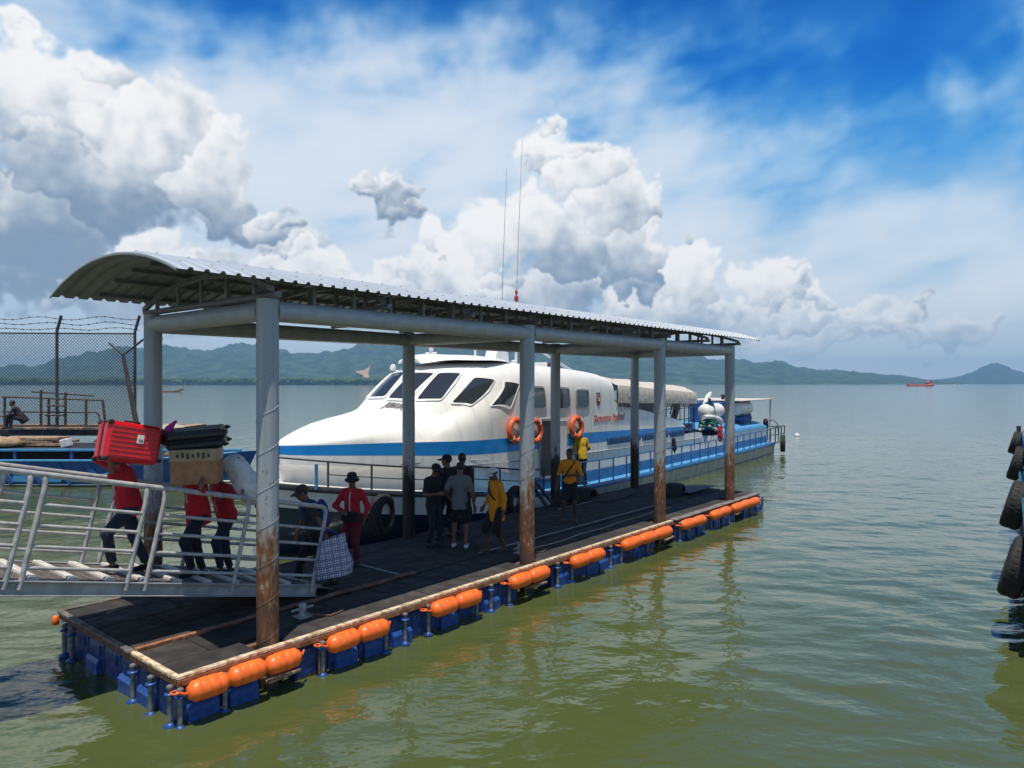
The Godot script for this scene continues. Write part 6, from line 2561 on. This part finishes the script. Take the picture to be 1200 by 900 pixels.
	if hem < -0.12:
		sh.append(["c", up.call(0, 0.1, 0), up.call(0, hem - 0.06, 0), 0.15 * k, 0.165 * k, 0.05])
	for i in 2:
		sh.append(["c", up.call(0.05 * (1 - 2 * i), 0.495, -0.01), shoulder[i], 0.06 * k, 0.063 * k, 0.05])
	sh.append(["c", up.call(0, 0.45, -0.01), up.call(0, 0.535, -0.005), 0.075 * k, 0.062 * k, 0.03, true])
	for i in 2:
		if sl <= 1.0:
			sh.append(["c", shoulder[i], (shoulder[i] as Vector3).lerp(elbow[i], sl), 0.064 * k, (0.064 if sl < 0.99 else 0.055) * k, 0.03, true])
		else:
			sh.append(["c", shoulder[i], elbow[i], 0.063 * k * bulk, 0.054 * k * bulk, 0.03])
			sh.append(["c", elbow[i], (elbow[i] as Vector3).lerp(wrist[i], sl - 1.0), 0.055 * k * bulk, 0.042 * k * bulk, 0.015, true])
	sh.append(["p", R * Vector3(0, -1, 0), (R * Vector3(0, -1, 0)).dot(up.call(0, hem, 0))])
	var shirt := MB.new()
	skin_mesh(sh, cell, shirt, 0.016)
	var so := part("shirt", shirt, w.shirt, o)
	# trousers or shorts
	var leg: float = w.get("leg", 1.93)
	var tr := [["e", up.call(0, 0.0, 0), Vector3(0.158, 0.12, 0.118) * k, 0.06]]
	for i in 2:
		var wide: float = w.get("wide", 0.0)
		if leg <= 1.0:
			tr.append(["c", hipj[i], (hipj[i] as Vector3).lerp(knee[i], leg), 0.097 * k, (0.088 + wide) * k, 0.04, true])
		else:
			tr.append(["c", hipj[i], knee[i], 0.097 * k, (0.072 + wide) * k, 0.04])
			tr.append(["c", knee[i], (knee[i] as Vector3).lerp(ankle[i], leg - 1.0), (0.072 + wide) * k, (0.055 + wide) * k, 0.03, true])
	var trousers := MB.new()
	skin_mesh(tr, cell, trousers, 0.014)
	part("trousers" if leg > 1.0 else "shorts", trousers, w.trousers, o)
	if w.get("shoes", true):
		for i in 2:
			var m := MB.new()
			skin_mesh([["c", ankle[i] + Vector3(0, -0.045, -0.04) * k, ankle[i] + Vector3(0, -0.05, 0.06) * k, 0.042 * k, 0.042 * k, 0.02], ["c", ankle[i] + Vector3(0, -0.05, 0.06) * k, ankle[i] + Vector3(0.012 * (1 - 2 * i), -0.056, 0.16) * k, 0.042 * k, 0.031 * k, 0.02], ["p", Vector3(0, 1, 0), (ankle[i] as Vector3).y - 0.005]], 0.014, m)
			part("shoe", m, w.get("shoe", M.black_cloth), o)
	var hx2 := Transform3D(hb.scaled(Vector3.ONE * k), head)
	match w.get("hat", "none"):
		"none":
			part("hair", hair_mb, M.hair, o, hx2)
		"cap":
			part("hair", hair_mb, M.hair, o, hx2)
			var m := MB.new()
			skin_mesh([["e", Vector3(0, 0.045, -0.012), Vector3(0.09, 0.09, 0.11), 0.01], ["p", Vector3(0, -1, 0.12), -0.035]], 0.012, m)
			var rows := []
			for i in 7:
				var row := []
				for j in 9:
					var a := PI * (0.12 + 0.76 * j / 8.0)
					var r := 0.085 + 0.012 * i
					row.append(Vector3(cos(a) * r * 0.95, 0.045 - 0.02 * pow(cos(a), 2) * 1.2 - 0.004 * i, sin(a) * (r + 0.006 * i) + 0.005))
				rows.append(row)
			m.grid(rows)
			part("cap", m, w.get("hat_mat", M.black_cloth), o, hx2)
		"bucket":
			part("hair", hair_mb, M.hair, o, hx2)
			var m := MB.new()
			m.lathe([Vector2(0.15, 0.005), Vector2(0.152, 0.012), Vector2(0.105, 0.045), Vector2(0.098, 0.11), Vector2(0.085, 0.135), Vector2(0.01, 0.145)], 20, Transform3D(Basis.IDENTITY.scaled(Vector3(0.92, 1, 1.08)), Vector3(0, 0.012, -0.01)))
			part("hat", m, w.get("hat_mat", M.black_cloth), o, hx2)
	if w.has("strap"):
		var m := MB.new()
		var pts := []
		for i in 15:
			var u := i / 14.0
			var a := PI * u
			var s: float = w.strap
			pts.append(up.call(s * lerpf(0.13, -0.16, u), lerpf(0.50, 0.08, u), 0.142 * sin(a * 0.94 + 0.1) + 0.012))
		m.tube(pts, 0.018, 6)
		part("strap", m, M.black_cloth, so)
	if w.has("zip"):
		var m := MB.new()
		var pts := []
		for i in 8:
			var u := i / 7.0
			pts.append(up.call(0.0, lerpf(0.48, -0.06, u), 0.118 + 0.022 * sin(PI * u) - (0.03 if i == 0 else 0.0)))
		m.tube(pts, 0.010, 5)
		part("zip", m, M.offwhite, so)
	if w.has("pack"):
		var m := MB.new()
		skin_mesh([["e", up.call(0, 0.27, -0.2), Vector3(0.15, 0.22, 0.1) * k, 0.03], ["e", up.call(0, 0.14, -0.25), Vector3(0.12, 0.11, 0.07) * k, 0.04]], 0.022, m, 0.02)
		for s in [-1.0, 1.0]:
			m.tube([up.call(s * 0.1, 0.46, -0.16), up.call(s * 0.11, 0.545, -0.03), up.call(s * 0.11, 0.44, 0.10), up.call(s * 0.12, 0.25, 0.11), up.call(s * 0.14, 0.15, -0.12)], 0.018, 6)
		var pk := MB.new()
		pk.add(m, xf)
		tag(part("backpack", pk, w.pack, self), w.pack_label, "backpack")
	return o

func deck_at(t: float, wd: float) -> Vector3:
	return pontoon_frame * Vector3(t, DECK + 0.005, -wd)

func ramp_at(t: float, wd: float) -> Vector3:
	return pontoon_frame * Vector3(t, ramp_y(t) - 0.01, -wd)

# a hard case with ribs, corner guards, wheels and a handle; local x long, y up, z thick
func suitcase(called: String, label: String, size: Vector3, body_mat: Material, xf: Transform3D, ribs: int) -> Node3D:
	var o := thing(called, label, "suitcase", xf)
	for s in [-1.0, 1.0]:
		var m := MB.new()
		m.box(Vector3(0, 0, s * size.z * 0.252), Vector3(size.x, size.y, size.z * 0.492), 0.045)
		for i in ribs:
			m.box(Vector3(0, -size.y * 0.36 + size.y * 0.72 * i / maxf(ribs - 1, 1), s * size.z * 0.5), Vector3(size.x * 0.86, size.y * 0.035, 0.012), 0.005)
		part("shell", m, body_mat, o)
	var z := MB.new()
	z.box(Vector3.ZERO, Vector3(size.x * 1.004, size.y * 1.004, 0.02), 0.008)
	part("zip_band", z, M.black, o)
	var h := MB.new()
	h.tube([Vector3(-0.1, size.y / 2 - 0.005, 0), Vector3(-0.09, size.y / 2 + 0.03, 0), Vector3(0.09, size.y / 2 + 0.03, 0), Vector3(0.1, size.y / 2 - 0.005, 0)], 0.014, 7)
	part("handle", h, M.black, o)
	for sx in [1.0]:
		for sy in [-1.0, 1.0]:
			for sz in [-1.0, 1.0]:
				var w := MB.new()
				w.lathe([Vector2(0.008, -0.014), Vector2(0.028, -0.012), Vector2(0.028, 0.012), Vector2(0.008, 0.014)], 10, Transform3D(Basis(Vector3.RIGHT, PI / 2), Vector3(size.x / 2 + 0.022, sy * size.y * 0.38, sz * size.z * 0.34)))
				w.box(Vector3(size.x / 2, sy * size.y * 0.38, sz * size.z * 0.34), Vector3(0.04, 0.05, 0.06), 0.01)
				part("wheel", w, M.black, o)
	return o

func build_people() -> void:
	# --- porters on the gangway, walking up to the left
	person("porter in red with a bright red suitcase on the shoulder, foremost on the gangway", {"bulk": 1.12, "at": ramp_at(0.33, 2.1), "yaw": -42.0, "h": 1.72, "lean": 12.0, "nod": 10.0, "fl": Vector3(0.08, 0.1, 0.24), "fr": Vector3(-0.08, -0.05, -0.26), "wl": Vector3(-5.08, 2.86, -8.98), "wr": Vector3(-5.36, 3.0, -9.22), "el": Vector3(0.2, -1.0, 0.3), "er": Vector3(-0.9, -0.5, 0.5), "hem": -0.15, "curl": 0.85, "shirt": M.red, "sleeve": 1.25, "zip": true, "trousers": M.denim, "shoe": M.black_cloth, "group": "porters on the gangway"})
	var case := suitcase("suitcase", "large bright red hard suitcase with a white tag carried on the first porter's shoulder", Vector3(0.68, 0.50, 0.36), M.red_gloss, Transform3D(Basis(Vector3.UP, 0.86) * Basis(Vector3(0, 0, 1), -0.2) * Basis(Vector3.RIGHT, -0.1), Vector3(-4.96, 3.02, -9.2)), 7)
	var tagm := MB.new()
	tagm.box(Vector3(0.06, 0.05, 0.192), Vector3(0.085, 0.11, 0.006), 0.002)
	var to := part("paper_tag", tagm, M.white_paint, case)
	var num := lettering("10", 0.055, func(x, y, z): return Vector3(0.06 + x, 0.03 + y, 0.197 + z * 0.1), 0.0, "Droid Sans")
	part("tag_lettering", num, M.dark_print, to)
	for s in [-1.0, 1.0]:
		for q in [-1.0, 1.0]:
			var cm := MB.new()
			cm.box(Vector3(-0.315, s * 0.23, q * 0.16), Vector3(0.07, 0.06, 0.06), 0.018)
			part("corner_guard", cm, M.black, case)
	person("porter in red carrying a cardboard box and a black suitcase, second on the gangway", {"bulk": 1.14, "at": ramp_at(1.2, 1.97), "yaw": -38.0, "h": 1.70, "lean": 6.0, "fl": Vector3(0.1, 0.06, 0.14), "fr": Vector3(-0.1, -0.03, -0.12), "wl": Vector3(-4.15, 2.385, -9.49), "wr": Vector3(-4.64, 2.74, -9.80), "dl": Vector3(-0.12, 0.99, 0.05), "el": Vector3(0.8, -0.9, 0.2), "er": Vector3(-1.0, -0.2, 0.0), "pl": Vector3(0, 0.1, -1), "hem": -0.18, "shirt": M.red, "sleeve": 1.88, "zip": true, "trousers": M.navy, "group": "porters on the gangway"})
	var bx := thing("cardboard_box", "brown taped cardboard carton held in front of the second porter's face", "box", Transform3D(Basis(Vector3.UP, 0.22) * Basis(Vector3(0, 0, 1), 0.02), Vector3(-4.31, 2.67, -9.73)))
	var bm := MB.new()
	bm.box(Vector3.ZERO, Vector3(0.6, 0.47, 0.42), 0.012)
	part("carton", bm, M.cardboard, bx)
	var flap := MB.new()
	flap.box(Vector3(0, 0.16, 0.002), Vector3(0.612, 0.16, 0.43), 0.006)
	flap.box(Vector3(0.02, 0.16, 0.03), Vector3(0.05, 0.02, 0.38), 0.004)
	part("tape_band", flap, M.cardboard_tape, bx)
	var nick := MB.new()
	for i in 7:
		nick.box(Vector3(-0.2 + i * 0.065, 0.16 + 0.01 * sin(i * 2.0), 0.2185), Vector3(0.035, 0.05 + 0.015 * (i % 3), 0.003), 0.001)
	part("carton_print", nick, M.card_print, bx)
	var bc := suitcase("suitcase", "dark grey suitcase lying flat on top of the cardboard box on the gangway", Vector3(0.74, 0.42, 0.26), M.suitcase_black, Transform3D(Basis(Vector3.UP, 0.25) * Basis(Vector3(0, 0, 1), 0.08) * Basis(Vector3.RIGHT, -PI / 2 + 0.12), Vector3(-4.32, 3.05, -9.76)), 3)
	var cloth := MB.new()
	skin_mesh([["e", Vector3(-0.36, 0.12, 0.0), Vector3(0.16, 0.1, 0.09), 0.04], ["e", Vector3(-0.44, 0.02, 0.05), Vector3(0.13, 0.12, 0.09), 0.05]], 0.016, cloth, 0.03)
	part("side_bag", cloth, M.black_cloth, bc)
	var pink := MB.new()
	skin_mesh([["c", Vector3(-0.34, 0.0, 0.16), Vector3(-0.26, 0.02, 0.24), 0.05, 0.025, 0.03], ["c", Vector3(-0.34, 0.0, 0.16), Vector3(-0.42, -0.1, 0.1), 0.045, 0.02, 0.03]], 0.012, pink, 0.015)
	tag(part("pink_cloth", pink, M.magenta, self, bc.transform), "crumpled magenta cloth tucked beside the grey suitcase on the gangway", "cloth")
	person("porter in red with a white sack over the shoulder, behind the cardboard box", {"bulk": 1.16, "at": ramp_at(1.78, 2.25), "yaw": -35.0, "h": 1.64, "lean": 14.0, "nod": 12.0, "fl": Vector3(0.1, 0.05, 0.16), "fr": Vector3(-0.1, -0.03, -0.12), "wl": Vector3(-3.78, 2.26, -10.08), "wr": Vector3(-4.1, 2.12, -10.1), "curl": 0.85, "shirt": M.red, "sleeve": 1.85, "zip": true, "trousers": M.denim, "group": "porters on the gangway"})
	var sk := MB.new()
	skin_mesh([["e", Vector3(0, 0.02, 0), Vector3(0.17, 0.34, 0.17), 0.08], ["e", Vector3(0.07, -0.2, 0.02), Vector3(0.2, 0.21, 0.16), 0.1], ["e", Vector3(-0.06, 0.26, 0), Vector3(0.12, 0.14, 0.1), 0.08], ["c", Vector3(0.2, -0.32, 0), Vector3(0.27, -0.44, 0.02), 0.06, 0.03, 0.06]], 0.02, sk, 0.022)
	tag(part("sack", sk, M.sack, self, Transform3D(Basis(Vector3.UP, 0.3) * Basis(Vector3(0, 0, 1), 0.38), Vector3(-3.86, 2.42, -10.22))), "bulging white woven sack on the third porter's shoulder", "sack")
	# --- at the foot of the gangway
	person("man in dark tee and cap at the gangway foot, walking left with a checked bag", {"at": deck_at(3.0, 1.8), "yaw": -62.0, "h": 1.66, "lean": 14.0, "nod": 6.0, "fl": Vector3(0.09, 0.03, -0.3), "fr": Vector3(-0.09, 0.0, 0.25), "wl": Vector3(-2.86, 1.42, -10.98), "hr": Vector3(-0.24, 0.8, 0.2), "curl": 0.85, "shirt": M.charcoal, "sleeve": 0.8, "trousers": M.black_cloth, "hat": "cap", "hat_mat": M.charcoal, "pack": M.royal, "pack_label": "blue backpack on the man in the dark cap at the gangway foot"})
	var bag := MB.new()
	var brow := []
	for i in 9:
		var u := i / 8.0
		var y := lerpf(-0.3, 0.28, u)
		var wx := lerpf(0.27, 0.2, u * u) + 0.02 * sin(u * 6.0)
		var wz := lerpf(0.15, 0.06, u) + 0.03 * sin(PI * u)
		var ring := []
		for j in 20:
			var a := TAU * j / 20.0
			var cx := signf(cos(a)) * pow(absf(cos(a)), 0.45)
			var cz := signf(sin(a)) * pow(absf(sin(a)), 0.6)
			ring.append(Vector3(cx * wx + 0.05 * u + 0.012 * sin(j * 2.3 + i), y + 0.03 * cx * u, cz * wz + 0.014 * sin(j * 1.7 + i * 1.3)))
		brow.append(ring)
	bag.loft(brow)
	var bo := thing("checked_bag", "blue and white checked carrier bag hanging from the hand of the capped man", "bag", Transform3D(Basis(Vector3.UP, 0.25) * Basis(Vector3(0, 0, 1), 0.14), Vector3(-2.79, 1.13, -10.98)))
	part("bag_body", bag, M.plaid, bo)
	var hd := MB.new()
	for s in [-1.0, 1.0]:
		hd.tube([Vector3(-0.1, 0.27, s * 0.05), Vector3(-0.06, 0.38, s * 0.03), Vector3(0.0, 0.42, 0), Vector3(0.1, 0.37, s * 0.03), Vector3(0.14, 0.28, s * 0.05)], 0.013, 6)
	part("bag_handle", hd, M.royal, bo)
	person("man in a red tracksuit and black hat standing on the pontoon, bag at his waist", {"at": deck_at(4.3, 2.5), "yaw": -8.0, "h": 1.62, "lean": 2.0, "look": 18.0, "nod": 10.0, "fl": Vector3(0.1, 0, 0.02), "fr": Vector3(-0.1, 0, 0.05), "hl": Vector3(0.26, 0.86, 0.1), "hr": Vector3(-0.1, 0.99, 0.2), "er": Vector3(-1, -0.2, -0.3), "shirt": M.red, "sleeve": 1.9, "zip": true, "trousers": M.maroon, "hat": "bucket"})
	var pouch := MB.new()
	pouch.box(Vector3.ZERO, Vector3(0.34, 0.19, 0.11), 0.04)
	pouch.box(Vector3(0, 0.02, 0.056), Vector3(0.26, 0.1, 0.02), 0.008)
	tag(part("waist_bag", pouch, M.black_cloth, self, Transform3D(Basis(Vector3.UP, deg_to_rad(-8.0)), deck_at(4.3, 2.5) + Vector3(0.0, 0.9, 0.19))), "black bag held at the waist of the man in the red tracksuit", "bag")
	# --- group by the second back pile
	person("man in black with a cap beside the second back pile, looking at his hands", {"at": deck_at(6.2, 2.4), "yaw": 48.0, "h": 1.66, "lean": 4.0, "nod": 16.0, "hl": Vector3(0.12, 1.12, 0.28), "hr": Vector3(-0.12, 1.1, 0.26), "shirt": M.black_cloth, "sleeve": 0.85, "trousers": M.navy, "hat": "cap"})
	person("taller man in black at the back of the group, face turned to the pile", {"at": deck_at(6.95, 2.75), "yaw": -150.0, "h": 1.74, "look": 40.0, "shirt": M.black_cloth, "sleeve": 1.8, "trousers": M.navy, "hat": "cap", "hr": Vector3(-0.2, 1.05, 0.2)})
	person("bareheaded man in black at the right rear of the group by the ferry", {"at": deck_at(7.35, 2.7), "yaw": 165.0, "h": 1.75, "dark": true, "shirt": M.plum, "sleeve": 0.9, "trousers": M.black_cloth})
	person("man in a grey tee and black shorts seen from behind, nearest of the group", {"at": deck_at(6.5, 1.95), "yaw": 176.0, "h": 1.68, "lean": 4.0, "nod": 14.0, "fl": Vector3(0.13, 0, 0.06), "fr": Vector3(-0.13, 0, -0.02), "hl": Vector3(0.24, 0.95, 0.2), "hr": Vector3(-0.3, 0.78, 0.05), "shirt": M.tee_grey, "sleeve": 0.85, "hem": -0.14, "trousers": M.black_cloth, "leg": 0.92, "wide": 0.012, "shoe": M.offwhite})
	person("man in a long orange shirt and white cap walking on the pontoon", {"at": deck_at(6.75, 1.2), "yaw": -55.0, "h": 1.62, "lean": 3.0, "nod": 16.0, "fl": Vector3(0.09, 0, -0.12), "fr": Vector3(-0.09, 0, 0.16), "hl": Vector3(0.24, 0.8, 0.0), "hr": Vector3(-0.22, 0.86, 0.14), "shirt": M.amber, "sleeve": 1.85, "hem": -0.3, "strap": -1.0, "trousers": M.black_cloth, "leg": 1.3, "wide": 0.02, "hat": "cap", "hat_mat": M.offwhite, "dark": true, "shoes": false})
	person("man in an orange tee and black shorts standing barefoot, facing the camera", {"at": deck_at(10.14, 1.84), "yaw": -12.0, "h": 1.7, "look": -12.0, "nod": 4.0, "fl": Vector3(0.14, 0, 0.02), "fr": Vector3(-0.14, 0, 0.06), "hl": Vector3(0.06, 1.12, 0.22), "hr": Vector3(-0.3, 0.86, 0.02), "el": Vector3(1, -0.6, -0.2), "shirt": M.amber, "sleeve": 1.15, "hem": -0.12, "strap": 1.0, "trousers": M.black_cloth, "leg": 0.95, "wide": 0.015, "dark": true, "shoes": false})
	person("man in a mustard yellow shirt on the ferry side deck, seen from behind", {"at": ferry_frame * Vector3(10.1, 0.66, 2.28), "yaw": 200.0, "h": 1.68, "lean": 10.0, "nod": 12.0, "hl": Vector3(0.18, 1.0, 0.28), "hr": Vector3(-0.2, 0.98, 0.28), "shirt": M.mustard, "sleeve": 0.95, "hem": -0.14, "trousers": M.navy, "dark": true})
	# --- further off
	person("dark figure sitting hunched before the fence at the far left edge", {"at": Vector3(-19.75, 1.98, -28.5), "yaw": -75.0, "h": 1.7, "lean": 34.0, "nod": -18.0, "cell": 0.03, "shift": Vector3(0, -0.5, -0.1), "fl": Vector3(0.12, 0, 0.42), "fr": Vector3(-0.12, 0, 0.36), "hl": Vector3(0.16, 0.5, 0.5), "hr": Vector3(-0.16, 0.5, 0.5), "shirt": M.plum, "sleeve": 1.8, "hem": -0.2, "trousers": M.plum, "group": "people on boats"})
	person("crewman in teal with a white cap on the after deck of the ferry", {"at": ferry_frame * Vector3(22.2, 1.62, 1.72), "yaw": 10.0, "h": 1.56, "cell": 0.034, "hl": Vector3(0.2, 0.85, 0.2), "shirt": M.teal, "sleeve": 1.7, "trousers": M.teal, "hat": "cap", "hat_mat": M.offwhite, "group": "people on boats"})
	person("bareheaded crewman beside the leaning ventilator on the ferry's after deck", {"at": ferry_frame * Vector3(22.0, 1.7, 0.2), "yaw": -60.0, "h": 1.62, "cell": 0.034, "shirt": M.charcoal, "trousers": M.navy, "dark": true, "group": "people on boats"})
	# life jacket hung on the ferry rail
	var lj := MB.new()
	skin_mesh([["e", Vector3(0, 0, 0), Vector3(0.2, 0.3, 0.09), 0.04], ["c", Vector3(-0.12, 0.2, 0), Vector3(-0.09, 0.38, 0), 0.07, 0.05, 0.03], ["c", Vector3(0.12, 0.2, 0), Vector3(0.09, 0.38, 0), 0.07, 0.05, 0.03]], 0.025, lj, 0.02)
	tag(part("life_jacket", lj, M.red, self, ferry_frame * Transform3D(Basis.IDENTITY, Vector3(21.65, 1.5, 2.42))), "bright red life jacket hung on the ferry rail by the low white ventilator", "life jacket")
	for a in [[15.05, 1.18], [16.6, 1.2]]:
		var m := MB.new()
		skin_mesh([["c", Vector3(0, 0.15, 0), Vector3(0, -0.2, 0.02), 0.07, 0.1, 0.03], ["c", Vector3(0, 0.1, 0), Vector3(0.06, -0.35, 0.02), 0.05, 0.03, 0.03]], 0.02, m, 0.02)
		tag(part("hanging_cloth", m, M.ship_red if a[0] < 16 else M.black_cloth, self, ferry_frame * Transform3D(Basis.IDENTITY, Vector3(a[0], a[1] + 0.3, 2.46))), "red cloth hung on the ferry rail behind the third front pile" if a[0] < 16 else "dark cloth hung on the ferry rail right of the third front pile", "cloth")
